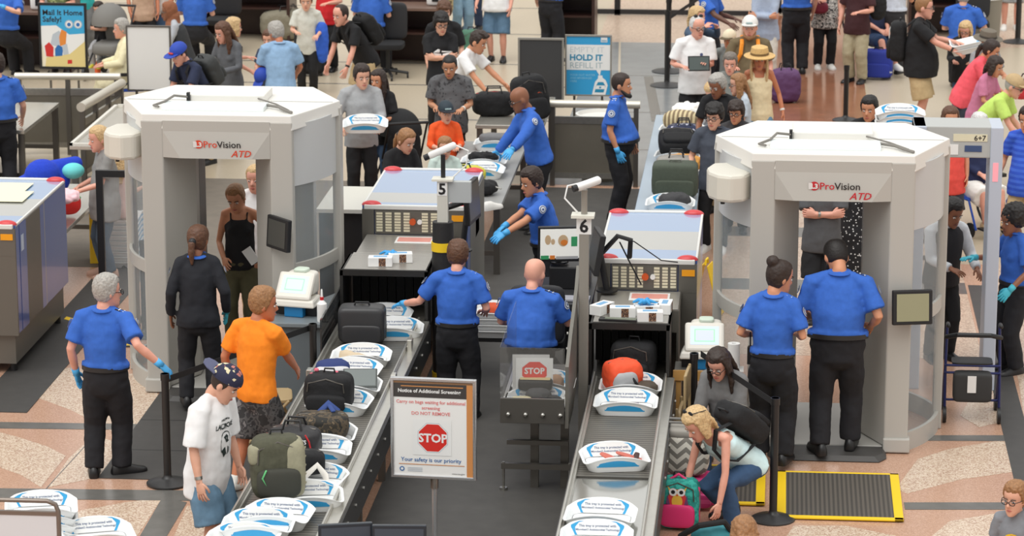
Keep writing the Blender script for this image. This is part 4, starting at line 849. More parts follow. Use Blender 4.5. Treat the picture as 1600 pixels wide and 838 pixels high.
def person(label, at, H=1.75, face=0, skin='fair', hair=('short', 'brown'), top=None, bot=None, arms=('relax', 'relax'), head=(0, 0, 0), lean=0, side=0, twist=0, w=1.0, fat=0.0, fem=False,
           sit=None, dz=0.0, feet=((.10, 0), (-.10, 0)), foot_yaw=(8, -8), glove='', glovem=None, acc=(), shoes=LEATH, vox=.012, curl=(.5, .5), hips=1.0, faceon=True, patch='', belt=False, hs=1.0, key=None, extra=None, hip_off=(0, 0), hem=None, bare=False, group=None, foot_z=(0, 0), pos=None):
    s = H / 1.75; hsz = s * hs * 1.15
    zh = (.845 if sit is None else sit / s)
    if hip_off and len(hip_off) > 2: zh += hip_off[2]
    p0 = np.array([hip_off[0], hip_off[1], zh])
    d = np.array([math.sin(R(side)), -math.sin(R(lean)) * math.cos(R(side)), math.cos(R(lean)) * math.cos(R(side))]); d = nrm(d)
    sv0 = nrm(np.array([1., 0, 0]) - d * d[0]); fv0 = np.cross(sv0, d)
    def q(v, ax, ang): return np.array(Matrix.Rotation(ang, 3, Vector(ax)) @ Vector(v))
    sv = q(sv0, d, R(twist)); fv = np.cross(sv, d)
    up_z = np.array([0, 0, 1.])
    sp = lambda t, fwd=0: p0 + d * (t * 1.145) + fv * fwd
    nd = nrm(d + up_z * .8); nb = sp(.535); hb = nb + nd * .018 + fv * .018      # neck base, head base
    # head frame
    yaw0 = math.degrees(math.atan2(fv[0], -fv[1])) if abs(lean) < 80 else 0
    RH = rotm(yaw0 + head[0], head[1], head[2]); MH = Matrix.Translation(Vector(hb * s)) @ RH.to_4x4() @ Matrix.Translation(Vector((0, -.02 * s, -.02 * s))) @ Matrix.Scale(hsz, 4)
    topz = max((MH @ Vector((0, y, .24))).z for y in (-.03, .0, .03)); htop = MH @ Vector((0, .0, .24))
    root = thing('person', label, 'person', (0, 0, 0), R(face), group)
    cf, sf = math.cos(R(face)), math.sin(R(face))
    if pos is None:
        g = G(at[0], at[1], htop.z + dz); hx, hy = htop.x * cf - htop.y * sf, htop.x * sf + htop.y * cf
        root.location = (g.x - hx, g.y - hy, dz)
    else: root.location = pos
    inv = (Matrix.Translation(root.location) @ Matrix.Rotation(R(face), 4, 'Z')).inverted()
    # limbs
    shw = .178 * w * (.90 if fem else 1); hpw = .084 * hips * (1.05 if fem else 1)
    arm = []
    for i, sg in ((0, 1), (1, -1)):
        sh = sp(.462) + sv * sg * shw
        a = arms[i]
        if isinstance(a, str): a = ARM[a]
        hint = None
        if isinstance(a, Vector): tg = np.array(inv @ a) / s
        else:
            o = sv * sg * a[0] + fv * a[1] + up_z * a[2] if len(a) < 4 or True else 0
            tg = sh + o
            if len(a) >= 6: hint = sv * sg * a[3] + fv * a[4] + up_z * a[5]
        if hint is None: hint = sv * sg * .45 - fv * .8 - up_z * .5
        el, wr = ik(sh, tg, .29, .255, hint); arm.append((sh, el, wr, sg))
    leg = []
    for i, sg in ((0, 1), (1, -1)):
        hp = p0 + sv0 * sg * hpw - up_z * .02; f = feet[i]; an = np.array([f[0], -f[1], .085 + foot_z[i]]); 
        kn, an2 = ik(hp, an, .395, .365, (sg * .12, -1, .25)); leg.append((hp, kn, an2, sg))
    k = lambda *r: [(a * s, b * s) for a, b in r]
    A = lambda *p: [tuple(np.asarray(x) * s) for x in p]
    # ---- body: one continuous surface
    m = MB(); fw = fat
    m.tube(A(sp(-.07), sp(0), sp(.12), sp(.26), sp(.38), sp(.46), sp(.51)), k((.12, .09), (.155 * hips, .11), (.135 + fw * .5, .10 + fw * .6), (.148 * w, .108), (.155 * w, .105), (.13 * w, .085), (.08, .07)), 18, side=tuple(sv))
    m.tube(A(sp(.48), nb + nd * .02, hb + nd * .03), k((.068, .066), (.056, .058), (.053, .056)), 14, side=tuple(sv))
    rs = head_rings(0, 28); m.rings([[tuple(MH @ Vector(p)) for p in rg] for rg in rs])
    hm = lambda *p: [tuple(MH @ Vector(x)) for x in p]
    m.tube(hm((0, -.080, .128), (0, -.096, .108), (0, -.108, .090)), [.009 * hsz, .0115 * hsz, .0135 * hsz], 10); m.ell((0, 0, 0), (.021, .012, .010), 10, M=MH @ Matrix.Translation((0, -.094, .083)))
    for e in (-1, 1): m.ell((0, 0, 0), (.012, .021, .032), 10, M=MH @ Matrix.Translation((e * .076, .006, .108)) @ Matrix.Rotation(e * R(18), 4, 'Z'))
    m.ell((0, 0, 0), (.026, .016, .016), 10, M=MH @ Matrix.Translation((0, -.082, .012)))
    mus = 1.0 if not fem else .85
    for sh, el, wr, sg in arm: m.tube(A(sp(.505) + sv * sg * .03, sp(.495) + sv * sg * .08, sh + d * .004), k((.05, .05), (.042, .045), (.045, .048)), 12)
    for sh, el, wr, sg in arm:
        m.tube(A(sh - sv * sg * .05, sh, sh * .6 + el * .4, el, el * .65 + wr * .35, wr), k(*[(r, r) for r in (.046 * mus, .048 * mus, .046 * mus, .038 * mus, .040 * mus, .026)]), 12)
    for hp, kn, an, sg in leg:
        m.tube(A(hp, hp * .5 + kn * .5, kn, kn * .65 + an * .35, an), k(*[(r, r) for r in (.074, .074, .055, .056, .036)]), 12)
        if bare: m.tube(A(an, an + np.array([0, -.10, -.055])), k((.035, .035), (.04, .025)), 10)
    body = m.build('body', SK[skin], root, voxel=vox * .9 * s, sm=3)
    hands = MB()
    for i, (sh, el, wr, sg) in enumerate(arm):
        hd = nrm(wr - el); dn = abs(hd[2]); pn = -sv * sg * dn - up_z * (1 - dn) + fv * .02
        if arms[i] == 'cross': pn = -fv; hd = nrm(hd - fv * .25); curl = (1.0, 1.0)
        th = 1 if np.dot(np.cross(hd, nrm(pn - hd * np.dot(pn, hd))), fv + up_z * .3 - sv * sg * .4) > 0 else -1
        hand_mb(hands, wr * s, hd, pn, th, curl[i], s)
        if 'LR'[i] in glove:
            gb = MB(); hand_mb(gb, wr * s, hd, pn, th, curl[i], s, .003); gb.tube(A(wr - hd * .05, wr + hd * .02), k((.034, .034), (.031, .031)), 12, round_=False)
            gb.build('glove', glovem or GLV, root, smooth=True, sharp=0)
    _BODIES.append((body, hands))
    # ---- clothes
    if top:
        tp = dict(mat=WHT, sleeve='short', hem=-.10, loose=.02, neck=1, fold=.016, flare=0); tp.update(top); L = tp['loose']; c = MB(); hz = tp['hem']
        out = .016 if hz < .03 else 0; rows = [(hz, .155 * hips + L + .008 + out + tp['flare'] + fw * .5, .115 + L + fw * .9 + tp['flare'] * .8), (max(hz + .04, 0.0), .156 * hips + L + out + fw * .5 + tp['flare'] * .5, .115 + L + out + fw * .9), (.12, .138 + L + out * .7 + fw * .6, .104 + L + out * .7 + fw), (.26, .15 * w + L + fw * .3, .112 + L + fw * .5), (.37, .157 * w + L, .108 + L * .8)]
        rows = [r for r in rows if r[0] >= hz - 1e-6]
        tank = tp['sleeve'] == 'none'
        if tank:
            rows += [(.41, .125 * w + L * .5, .10)]
            c.tube(A(*[sp(r[0], .012 if fem and r[0] > .2 and r[0] < .4 else (fw * .5 if r[0] < .2 else 0)) for r in rows]), k(*[(r[1], r[2]) for r in rows]), 20, side=tuple(sv), round_=False)
            for e in (-1, 1):
                wd = tp.get('strap', .03)
                c.tube(A(sp(.36, .095) + sv * e * .07, sp(.46, .075) + sv * e * .085, sp(.515, .0) + sv * e * .085, sp(.45, -.085) + sv * e * .085, sp(.36, -.105) + sv * e * .07), k(*[(wd, .012)] * 5), 8, side=tuple(sv))
        else:
            rows += [(.45, .135 * w + L * .8, .088 + L * .6), (.505, .088 + L * .5, .074), (.54, .069, .066)]
            c.tube(A(*[sp(r[0], (fw * .5 if r[0] < .2 else 0)) for r in rows]), k(*[(r[1], r[2]) for r in rows]), 20, side=tuple(sv), round_=False)
        if fem and not tp.get('flat'):
            for e in (-1, 1): c.ell(tuple((sp(.33, .085) + sv * e * .068) * s), (.062 * s, .05 * s, .062 * s), 12)
        sl = tp['sleeve']
        if sl != 'none':
            for sh, el, wr, sg in arm:
                a0 = sh - sv * sg * .06; r0 = .050 * mus + L * .8; c.tube(A(sp(.508) + sv * sg * .02, sp(.497) + sv * sg * .085, sh + d * .002), k((.045 + L * .3, .05 + L * .4), (.040 + L * .5, .046 + L * .6), (.044 + L * .6, .048 + L * .6)), 12)
                if sl == 'short': e2 = sh + (el - sh) * tp.get('slen', .78); pts, rad = [a0, sh, sh * .5 + e2 * .5, e2], [r0, r0 + .003, r0 + .006, r0 + .010]
                elif sl == 'cap': e2 = sh + (el - sh) * .3; pts, rad = [a0, sh, e2], [r0, r0, r0]
                elif sl == 'elbow': e2 = el + (wr - el) * .25; pts, rad = [a0, sh, sh * .5 + el * .5, el, e2], [r0, r0, r0, r0 - .006, r0 - .006]
                else: e2 = el + (wr - el) * tp.get('slen', .97); pts, rad = [a0, sh, sh * .5 + el * .5, el, el * .5 + e2 * .5, e2], [r0, r0, r0 - .002, r0 - .008, r0 - .014, .036 + L * .4]
                c.tube(A(*pts), k(*[(r, r) for r in rad]), 14, round_=False)
        sh_o = c.build(tp.get('name', 'shirt'), tp['mat'], root, voxel=vox * 1.1 * s, sm=3, disp=(tp['fold'], .10))
        if tp.get('collar'):
            cb = MB(); cc = []
            for j in range(15):
                a = R(-62) + math.pi * 2 * (j / 14) * (304 / 360.0) ; a = R(-90 + 28 + 304 * j / 14)
                cc.append(sp(.535 + .012 * -math.sin(a)) + sv * math.cos(a) * .074 - fv * math.sin(a) * .07)
            cb.tube(A(*cc), k(*[(.012, .026)] * 15), 8, side=(0, 0, 1) if False else tuple(d)); cb.build('collar', tp.get('collarm', tp['mat']), root, smooth=True)
        if tp.get('placket'):
            pb = MB(); pb.tube(A(sp(.44, .115 + L), sp(.30, .125 + L + fw * .5), sp(.15, .117 + L + fw * 1.45)), k(*[(.014, .004)] * 3), 6, side=tuple(sv)); pb.build('placket', tp['mat'], root)
    else: sh_o = None
    if bot:
        bt = dict(mat=NAVY, len='long', loose=.022, rise=.10 if (not top or top.get('hem', -.1) > .03) else .05, fold=.016); bt.update(bot); L = bt['loose']; c = MB()
        if bt['len'] == 'skirt':
            e = sp(0) * 1; 
            c.tube(A(sp(bt['rise']), sp(0), p0 + np.array([0, -.02, -.42])), k((.145 * hips + .02 + fw * .5, .11 + .02 + fw), (.165 * hips + .02, .125 + .02 + fw * .5), (.2 * hips, .17)), 20, side=tuple(sv0), round_=False)
        else:
            c.tube(A(sp(bt['rise'], fw * .45), sp(.03, fw * .3), sp(-.06)), k((.132 * hips + L * .8 + fw * .5, .104 + L * .7 + fw * .85), (.150 * hips + L * .9 + fw * .3, .114 + L * .9 + fw * .4), (.14 * hips + L * .8, .102 + L)), 20, side=tuple(sv0))
            for hp, kn, an, sg in leg:
                if bt['len'] == 'long': pts, rad = [hp, hp * .5 + kn * .5, kn, kn * .5 + an * .5, an + np.array([0, 0, -.015])], [.076 + L, .072 + L * 1.2, .058 + L * 1.1, .053 + L * 1.1, .046 + L * 1.2 + bt.get('flare', 0)]
                else:
                    t = .96 if bt['len'] == 'knee' else .5; e2 = hp + (kn - hp) * t; 
                    if bt['len'] == 'below': e2 = kn + (an - kn) * .12
                    pts, rad = [hp, hp * .5 + e2 * .5, e2], [.080 + L, .080 + L * 1.4, .074 + L * 1.6]
                c.tube(A(*pts), k(*[(r, r) for r in rad]), 14, round_=False)
        c.build(bt.get('name', 'trousers' if bt['len'] == 'long' else ('skirt' if bt['len'] == 'skirt' else 'shorts')), bt['mat'], root, voxel=vox * 1.15 * s, sm=3, disp=(bt['fold'], .09))
    if belt:
        c = MB(); c.tube(A(sp(.078, fw * .5), sp(.11, fw * .5)), k((.144 * hips + .034 + fw * .6, .110 + .036 + fw * .95), (.140 * hips + .034 + fw * .6, .108 + .036 + fw * 1.0)), 28, side=tuple(sv0), round_=False); c.build('belt', BELT, root, smooth=True)
    if shoes:
        for i, (hp, kn, an, sg) in enumerate(leg):
            fy = R(foot_yaw[i]); sc = s
            shared('shoe', cached('shoe', shoe_mesh), shoes, root, Matrix.Translation(Vector(an * s) + Vector((0, 0, -.085 * s))) @ Matrix.Rotation(fy, 4, 'Z') @ Matrix.Scale(sc * 1.08, 4))
    # ---- face
    if faceon:
        for e in (-1, 1):
            shared('eye', cached('eye', eye_mesh), None, root, MH @ Matrix.Translation((e * .0315, -.0815, .1175)) @ Matrix.Rotation(e * R(12), 4, 'Z'))
            shared('eyebrow', cached('brow', brow_mesh), HR['grey'] if hair[1] in ('grey', 'white') else (HR['light'] if hair[1] == 'blonde' else HR['dark']), root, MH @ Matrix.Translation((e * .033, -.0895, .1385)) @ Matrix.Rotation(e * R(14), 4, 'Z'))
        shared('lips', cached('lips', lip_mesh), LIPD if skin in ('dark', 'brown') else LIPS, root, MH @ Matrix.Translation((0, -.0965, .050)))
    # ---- hair
    st, hc = hair[0], HR[hair[1]]
    if st == 'short' and any(isinstance(a_, tuple) and a_[0] in ('cap', 'cap_back', 'hat') for a_ in acc): st = 'buzz'
    def hb_(rs=None): b = MB(); b.rings([[tuple(MH @ Vector(p)) for p in rg] for rg in (rs or hair_cap())]); return b
    def T(b, pts, rad): b.tube(hm(*pts), [(r * hsz if not isinstance(r, tuple) else (r[0] * hsz, r[1] * hsz)) for r in rad], 12, side=tuple(np.array(RH @ Vector((1, 0, 0)))))
    hv = .008 * s
    if st == 'short': hb_(hair_cap(.014, extra=.006)).build('hair', hc, root, voxel=hv, sm=2, disp=(.012, .02))
    elif st == 'buzz': hb_(hair_cap(.006, nape=.06)).build('hair', hc, root, voxel=hv, sm=2)
    elif st == 'mop':
        b = hb_(hair_cap(.022, line=.165, extra=.012)); T(b, [(-.05, -.07, .2), (.0, -.098, .19), (.05, -.08, .19)], [.02, .024, .02]); b.build('hair', hc, root, voxel=hv, sm=2, disp=(.02, .03))
    elif st == 'quiff':
        b = hb_(hair_cap(.006, nape=.06)); T(b, [(0, .06, .215), (0, -.02, .238), (0, -.085, .225)], [(.05, .028), (.06, .03), (.05, .024)]); b.build('hair', hc, root, voxel=hv, sm=2, disp=(.015, .03))
    elif st == 'ring': hb_(hair_cap(.008, line=.26, side=.09)).build('hair', hc, root, voxel=hv, sm=2)
    elif st == 'balding': hb_(hair_cap(.007, line=.222)).build('hair', hc, root, voxel=hv, sm=2)
    elif st == 'afro': b = MB(); b.ell((0, 0, 0), (.125, .125, .12), 20, M=MH @ Matrix.Translation((0, .04, .165))); b.build('hair', hc, root, voxel=hv * 1.3, sm=2, disp=(.03, .03))
    elif st == 'bob':
        b = hb_(hair_cap(.02, nape=.03, line=.19)); T(b, [(0, .07, .17), (0, .085, .06), (0, .075, -.01)], [(.08, .03), (.09, .03), (.08, .022)])
        for e in (-1, 1): T(b, [(e * .068, .0, .19), (e * .088, -.015, .11), (e * .086, -.02, .02)], [(.02, .04), (.016, .045), (.014, .035)])
        b.build('hair', hc, root, voxel=hv, sm=2, disp=(.014, .03))
    elif st == 'long':
        b = hb_(hair_cap(.016, nape=.03, line=.195)); T(b, [(0, .07, .18), (0, .092, .05), (0, .105, -.08), (0, .10, -.20)], [(.078, .03), (.092, .032), (.10, .028), (.075, .018)])
        for e in (-1, 1): T(b, [(e * .06, -.02, .205), (e * .086, -.01, .12), (e * .092, -.025, .0), (e * .085, -.06, -.13)], [(.018, .035), (.015, .045), (.018, .045), (.014, .03)])
        b.build('hair', hc, root, voxel=hv, sm=2, disp=(.014, .03))
    elif st == 'pony':
        b = hb_(hair_cap(.011, nape=.04, line=.198)); T(b, [(0, .10, .13), (0, .125, .10), (0, .125, .02), (0, .11, -.07)], [.026, .03, .028, .012]); b.build('hair', hc, root, voxel=hv, sm=2, disp=(.008, .03))
        b = MB(); T(b, [(0, .105, .122), (0, .118, .112)], [.03, .03]); b.build('hair_tie', BLACK, root, smooth=True)
    elif st == 'bun':
        b = hb_(hair_cap(.011, nape=.04, line=.198)); b.ell((0, 0, 0), (.05, .048, .045), 16, M=MH @ Matrix.Translation((0, .085, .225))); b.build('hair', hc, root, voxel=hv, sm=2, disp=(.008, .03))
    elif st == 'bunlow':
        b = hb_(hair_cap(.013, nape=.04, line=.198)); b.ell((0, 0, 0), (.045, .04, .04), 16, M=MH @ Matrix.Translation((0, .115, .09))); b.build('hair', hc, root, voxel=hv, sm=2, disp=(.008, .03))
    # ---- accessories
    for ac in acc:
        kd = ac[0] if isinstance(ac, tuple) else ac
        if kd == 'glasses': shared('glasses', cached('glasses', glasses_mesh), None, root, MH)
        elif kd == 'shades': shared('sunglasses', cached('shades', shades_mesh), None, root, MH)
        elif kd == 'shades_up': shared('sunglasses', cached('shades', shades_mesh), None, root, MH @ Matrix.Translation((0, .018, .10)) @ Matrix.Rotation(R(-28), 4, 'X'))
        elif kd in ('cap', 'cap_back'):
            f = -1 if kd == 'cap' else 1; b = MB(); CM = MH @ Matrix.Translation((0, .006, .160)) @ Matrix.Rotation(R(6) * f * -1, 4, 'X')
            b.ell((0, 0, 0), (.092, .113, .099), 22, M=CM, lo=-.08); co = b.build('cap', ac[1], root, smooth=True, sharp=60)
            b = MB(); pts = [(-.085, .075), (-.083, .14), (-.055, .182), (0, .194), (.055, .182), (.083, .14), (.085, .075), (0, .09)]
            b.prism([(x, y * f) for x, y in pts], -.004, .006, M=CM @ Matrix.Rotation(R(-10) * -f, 4, 'X')); b.build('brim', ac[2] if len(ac) > 2 else ac[1], co, bevel=.003)
            if len(ac) > 3:
                b = MB(); b.tube([CM @ Vector((-.03, f * .105, .04)), CM @ Vector((.03, f * .105, .04))], [.012, .012], 8, sq=.6); b.build('badge', ac[3], co)
        elif kd == 'hat':
            b = MB(); CM = MH @ Matrix.Translation((0, .008, .165)) @ Matrix.Rotation(R(-4), 4, 'X'); b.lathe([(.18, -.018), (.182, -.008), (.106, .004), (.102, .05), (.094, .09), (.05, .108), (.01, .10)], n=28, sy=1.12, M=CM); b.build('hat', ac[1], root, smooth=True, sharp=50)
            b = MB(); b.lathe([(.108, .004), (.106, .03)], n=28, sy=1.12, M=CM); b.build('hat_band', ac[2], root, smooth=True)
        elif kd == 'hijab':
            b = hb_(hair_cap(.022, nape=.0, line=.198, side=.0)); T(b, [(0, .05, .06), (0, .03, -.02), (0, .02, -.08)], [(.085, .085), (.10, .10), (.15, .11)]); b.build('headscarf', ac[1], root, voxel=hv, sm=4, disp=(.012, .05))
        elif kd == 'beard':
            b = MB(); T(b, [(-.066, -.02, .07), (-.05, -.075, .025), (0, -.096, .012), (.05, -.075, .025), (.066, -.02, .07)], [.012, .022, .026, .022, .012]); b.build('beard', ac[1], root, voxel=hv, sm=2)
        elif kd == 'watch':
            sh, el, wr, sg = arm[ac[1]]; h_ = nrm(wr - el); b = MB(); b.tube(A(wr - h_ * .045, wr - h_ * .02), k((.032, .032), (.031, .031)), 12, round_=False); b.build('watch', ac[2] if len(ac) > 2 else BLACK, root, smooth=True)
        elif kd == 'radio':
            x = ac[1]; b = MB(); c0 = sp(.06) + sv0 * x * (.19 + fw * .4) - fv * (-.02 if len(ac) < 3 else ac[2]); b.cbox(tuple(c0 * s), (.045, .06, .16)); b.cyl(tuple((c0 + up_z * .08) * s), tuple((c0 + up_z * .2) * s), .008, 6); b.build('radio', BLACK, root, bevel=.006)
        elif kd == 'socks':
            for hp, kn, an, sg in leg:
                b = MB(); b.tube(A(an + np.array([0, .03, -.03]), an + np.array([0, -.03, -.045]), an + np.array([0, -.15, -.06])), k((.042, .05), (.045, .045), (.038, .028)), 12); b.tube(A(an + (kn - an) * .12, an), k((.043, .043), (.044, .044)), 10); b.build('sock', ac[1], root, voxel=.008, sm=2)
        elif kd == 'lanyard':
            b = MB(); b.tube(A(sp(.50, .06) + sv * .05, sp(.36, .135), sp(.28, .14)), .006 * s, 5); b.build('lanyard', ac[1], root)
        elif kd == 'scarf':
            b = MB(); b.tube(A(*[nb + sv * math.cos(a) * .085 + fv * math.sin(a) * .085 - up_z * .01 for a in np.linspace(0, 2 * math.pi, 13)]), .03 * s, 8); b.build('scarf', ac[1], root, smooth=True)
    if patch:
        for i, (sh, el, wr, sg) in enumerate(arm):
            u = nrm(el - sh); o = nrm(sv * sg - u * np.dot(sv * sg, u))
            if 'LR'[i] in patch:
                c0 = sh + u * .09 + o * (.064 * mus + .0235); f = nrm(np.cross(o, u)); b = MB()
                for rr, off, mi in ((.042, 0, 0), (.034, .0025, 1), (.026, .004, 0), (.012, .006, 1)):
                    ring = [tuple((c0 + o * (off - (.35 * (rr * math.cos(a)) ** 2 / .07)) + f * rr * math.cos(a) + u * rr * math.sin(a)) * s) for a in np.linspace(0, 2 * math.pi, 20, endpoint=False)]
                    b.add(ring, [tuple(range(20))], mi)
                b.build('shoulder_patch', [PATCH, PATCHB], root)
            b = MB(); e0 = sh - sv * sg * .035 + d * .052; x = sv * sg; z = nrm(np.cross(fv, x)) ; z = z if z[2] > 0 else -z; x2 = nrm(x - d * .35)
            MM = Matrix([[*(x2 * .0 + x2)], [*fv], [*np.cross(x2, fv)]]).transposed().to_4x4(); MM.translation = Vector(e0 * s)
            b.cbox((0, 0, .008), (.105 * s, .055 * s, .02 * s), 0, MM)
            for q_ in (-.02, .02): b.cbox((q_ * s, 0, .020), (.010 * s, .05 * s, .006 * s), 1, MM)
            b.build('epaulette', [mat('epaulette_navy', (24, 30, 52), .7), PATCH], root)
    info = dict(root=root, s=s, sp=sp, sv=sv, fv=fv, d=d, arm=arm, leg=leg, MH=MH, shirt=sh_o, top=htop)
    if extra: extra(info)
    return info
def print_on(info, draw, mats, t, name='print', off=.2, w_=0):
    """lettering printed on the front of a shirt, wrapped to the cloth"""
    b = MB(); s = info['s']; c = (info['sp'](t) + info['fv'] * off) * s; X = -info['sv'] * -1; Y = info['d']; Z = np.cross(X, Y)
    M = Matrix([[*X], [*Y], [*Z]]).transposed().to_4x4(); M.translation = Vector(c); draw(b, M)
    o = b.build(name, mats, info['root']); m = o.modifiers.new('wrap', 'SHRINKWRAP'); m.target = info['shirt']; m.wrap_method = 'NEAREST_SURFACEPOINT'; m.offset = .003
    return o
def hand_world(info, i):
    """where the hand of arm i is, in the world"""
    bpy.context.view_layer.update(); sh, el, wr, sg = info['arm'][i]; p = wr + nrm(wr - el) * .08
    return info['root'].matrix_world @ Vector(p * info['s'])
def bake_bodies():
    bpy.context.view_layer.update(); dg = bpy.context.evaluated_depsgraph_get()
    for body, hands in _BODIES:
        me = bpy.data.meshes.new_from_object(body.evaluated_get(dg)); n = len(me.vertices)
        co = np.empty(n * 3); me.vertices.foreach_get('co', co); v = co.reshape(-1, 3).tolist() + [list(p) for p in hands.v]
        f = [tuple(p.vertices) for p in me.polygons] + [tuple(i + n for i in q) for q in hands.f]
        m2 = bpy.data.meshes.new('body'); m2.from_pydata(v, [], f); m2.materials.append(body.data.materials[0])
        m2.polygons.foreach_set('use_smooth', [True] * len(f)); m2.update()
        body.modifiers.clear(); old = body.data; body.data = m2; bpy.data.meshes.remove(old); bpy.data.meshes.remove(me)
# ------------------------------------------------------------------ trays
TW, TD = .53, .45
def tray_h(x, y):
    u = abs(x) / (TW / 2); k = abs(y) / (TD / 2)
    if k > .80: return .075 + .060 * max(0, math.cos(u * math.pi / 2)) ** .8 * (k - .8) / .2
    return .075
def rr(w, d, r, n=8):
    pts = []
    for cx, cy, a0 in ((w / 2 - r, d / 2 - r, 0), (-w / 2 + r, d / 2 - r, 90), (-w / 2 + r, -d / 2 + r, 180), (w / 2 - r, -d / 2 + r, 270)):
        for i in range(n): a = R(a0 + 90 * i / (n - 1)); pts.append((cx + r * math.cos(a), cy + r * math.sin(a)))
        nx = {0: (-1, 0), 90: (0, -1), 180: (1, 0), 270: (0, 1)}[a0]; L = (w if nx[0] else d) - 2 * r
        for i in range(1, 8): pts.append((pts[-i if False else -1][0] + nx[0] * L / 8, pts[-1][1] + nx[1] * L / 8))
    return pts
TRAY_W = mat('tray_white', (238, 239, 238), .35); LBL = [SKYB, WHITE, mat('label_text', (92, 108, 140), .5)]
def make_tray(label, group=None):
    t = thing('tray', label, 'tray', (0, 0, 0), 0, group); o = rr(TW, TD, .09)
    b = MB(); th = .012; rs = [[(x * .86, y * .86, 0) for x, y in o]]
    for f in (.12, .5, .92): rs.append([(x * (.86 + .14 * f), y * (.86 + .14 * f), f * tray_h(x, y)) for x, y in o])
    rs.append([(x * 1.035, y * 1.035, tray_h(x, y) * .95) for x, y in o]); rs.append([(x * 1.035, y * 1.035, tray_h(x, y)) for x, y in o]); rs.append([(x * .965, y * .955, tray_h(x, y)) for x, y in o])
    for f in (.85, .5, .14): rs.append([(x * (.83 + .125 * f), y * (.82 + .135 * f), f * tray_h(x, y)) for x, y in o])
    b.rings(rs, cap=False); n = len(o); b.add([(x * .83, y * .82, th) for x, y in o], [tuple(range(n))]); b.add([(x * .86, y * .86, 0) for x, y in o], [tuple(range(n))[::-1]])
    b.build('shell', TRAY_W, t, smooth=True, sharp=45)
    al = math.atan2(.5 * TD * .135, .125); b = MB(); L = XZ(0, TD / 2 * .845 - .003, .018, 0, -al)
    poly(b, [(-.20, .0), (.20, .0), (.20, .075), (.14, .105), (-.14, .105), (-.20, .075)], L, 0, .0006); ov = [(-.15, .0), (.15, .0), (.165, .03), (.168, .06), (.14, .095), (.09, .108), (-.09, .108), (-.14, .095), (-.168, .06), (-.165, .03)]; poly(b, ov, L, 1, .0012)
    b.text('This tray is protected with', .026, L @ Matrix.Translation((0, .062, .002)), 2, .0006); b.text('Microban\u00ae Antimicrobial Technology', .0215, L @ Matrix.Translation((0, .034, .002)), 2, .0006)
    b.build('inner_label', LBL, t)
    al = math.atan2(.5 * TD * .13, .125); b = MB(); L = XZ(0, -TD / 2 * .906 - .002, .045, 0, al)
    pts = [(-.17, .0), (.17, .0)] + [(x, .028 + .028 * math.cos(x / .17 * math.pi / 2)) for x in np.linspace(.17, -.17, 9)]; poly(b, pts, L, 0, .001); b.build('outer_label', LBL, t)
    b = MB(); LI = XZ(0, TD / 2 * .906 + .002, .045, R(180), al); poly(b, pts, LI, 0, .001); b.build('rear_label', LBL, t)
    b = MB(); poly(b, [(-.19, -.30), (.19, -.30), (.19, -.26), (-.19, -.26)], Matrix.Translation((0, .13, th + .002)), 0); b.build('floor_label', LBL, t)
    return t
def place(o, u, v, z, rz=0, **k):
    q = G(u, v, z); o.location = q; o.rotation_euler = (k.get('rx', 0), k.get('ry', 0), rz); return o
tray0 = make_tray('white tray turned slightly on the lane 6 rollers holding a pair of red sandals'); tray0.location = (-1.245, 23.72, .722); tray0.rotation_euler = (0, 0, R(11))
def tray(label, loc, rz=0, rx=0, ry=0, group=None):
    c = copy_thing(tray0, loc, rz, label, group, rx, ry); c.pop('group', None)
    if group: c['group'] = group
    return c
Z = .722
tray('white tray behind the sandals tray on lane 6 with a grey strip inside', (-1.235, 25.32, Z), 0)
tray('white tray carrying the orange and grey bag at the lane 6 hood', (-1.22, 25.86, Z), 0)
tray('upper white tray on the steel slide at the bottom of lane 6', (-1.27, 22.25, .712), R(-2)); tray('lower white tray on the steel slide at the bottom of lane 6', (-1.27, 21.72, .712), R(1))
# lane 5, far to near
tray('white tray just coming out of the lane 5 exit hood', (-3.69, 28.12, Z), 0); tray('small-looking white tray right of the upright black suitcase on lane 5', (-3.52, 27.6, Z + .002), R(4))
tray('white tray with pale shoes and a black strap on lane 5', (-3.70, 26.62, Z), R(3)); tray('white tray holding the navy and grey cap on lane 5', (-3.73, 26.12, Z), R(-3))
tray('white tray under the black tablet on lane 5', (-3.66, 25.62, Z), R(2)); tray('white tray under the pink-flowered black pack on lane 5', (-3.68, 25.1, Z), R(-4))
tray('white tray full of camouflage clothes on lane 5', (-3.68, 24.15, Z), R(2)); tray('white tray half under the black and red case on lane 5', (-3.66, 23.72, Z), R(5))
tray('white tray with a white strap right of the olive backpack', (-3.6, 22.95, Z), R(-8)); tray('white tray wedged right of the olive backpack base', (-3.55, 22.48, Z), R(10))
tray('topmost white tray of the pile at the near end of lane 5', (-3.72, 22.0, Z), R(-3)); tray('middle white tray of the pile at the near end of lane 5', (-3.80, 21.62, Z + .045), R(2)); tray('nearest white tray of the pile at the near end of lane 5', (-3.86, 21.25, Z + .05), R(-2))
# divert table
tray('white tray full of shoes and clothes behind the clear shield of the divert table', (-1.99, 25.18, .765), 0); tray('white tray at the back of the divert table with a tan item', (-1.97, 25.72, .765), 0)
# loading side, lane 6
TB = .742
tray('white tray with a dark jacket just behind the lane 6 machine', (-1.15, 33.25, TB), 0); tray('white tray under the mustard jacket on the lane 6 loading table', (-1.15, 35.15, TB), R(3)); tray('white tray under the black backpack on the lane 6 loading table', (-1.16, 35.95, TB), R(-4))
tray('white tray under the navy flowered bag on the lane 6 loading table', (-1.15, 36.85, TB), R(4)); tray('white tray with white clothes at the far end of the lane 6 table', (-1.14, 38.35, TB), 0); tray('white tray under the beige plaid bag on the lane 6 table', (-1.17, 37.6, TB), R(-5))
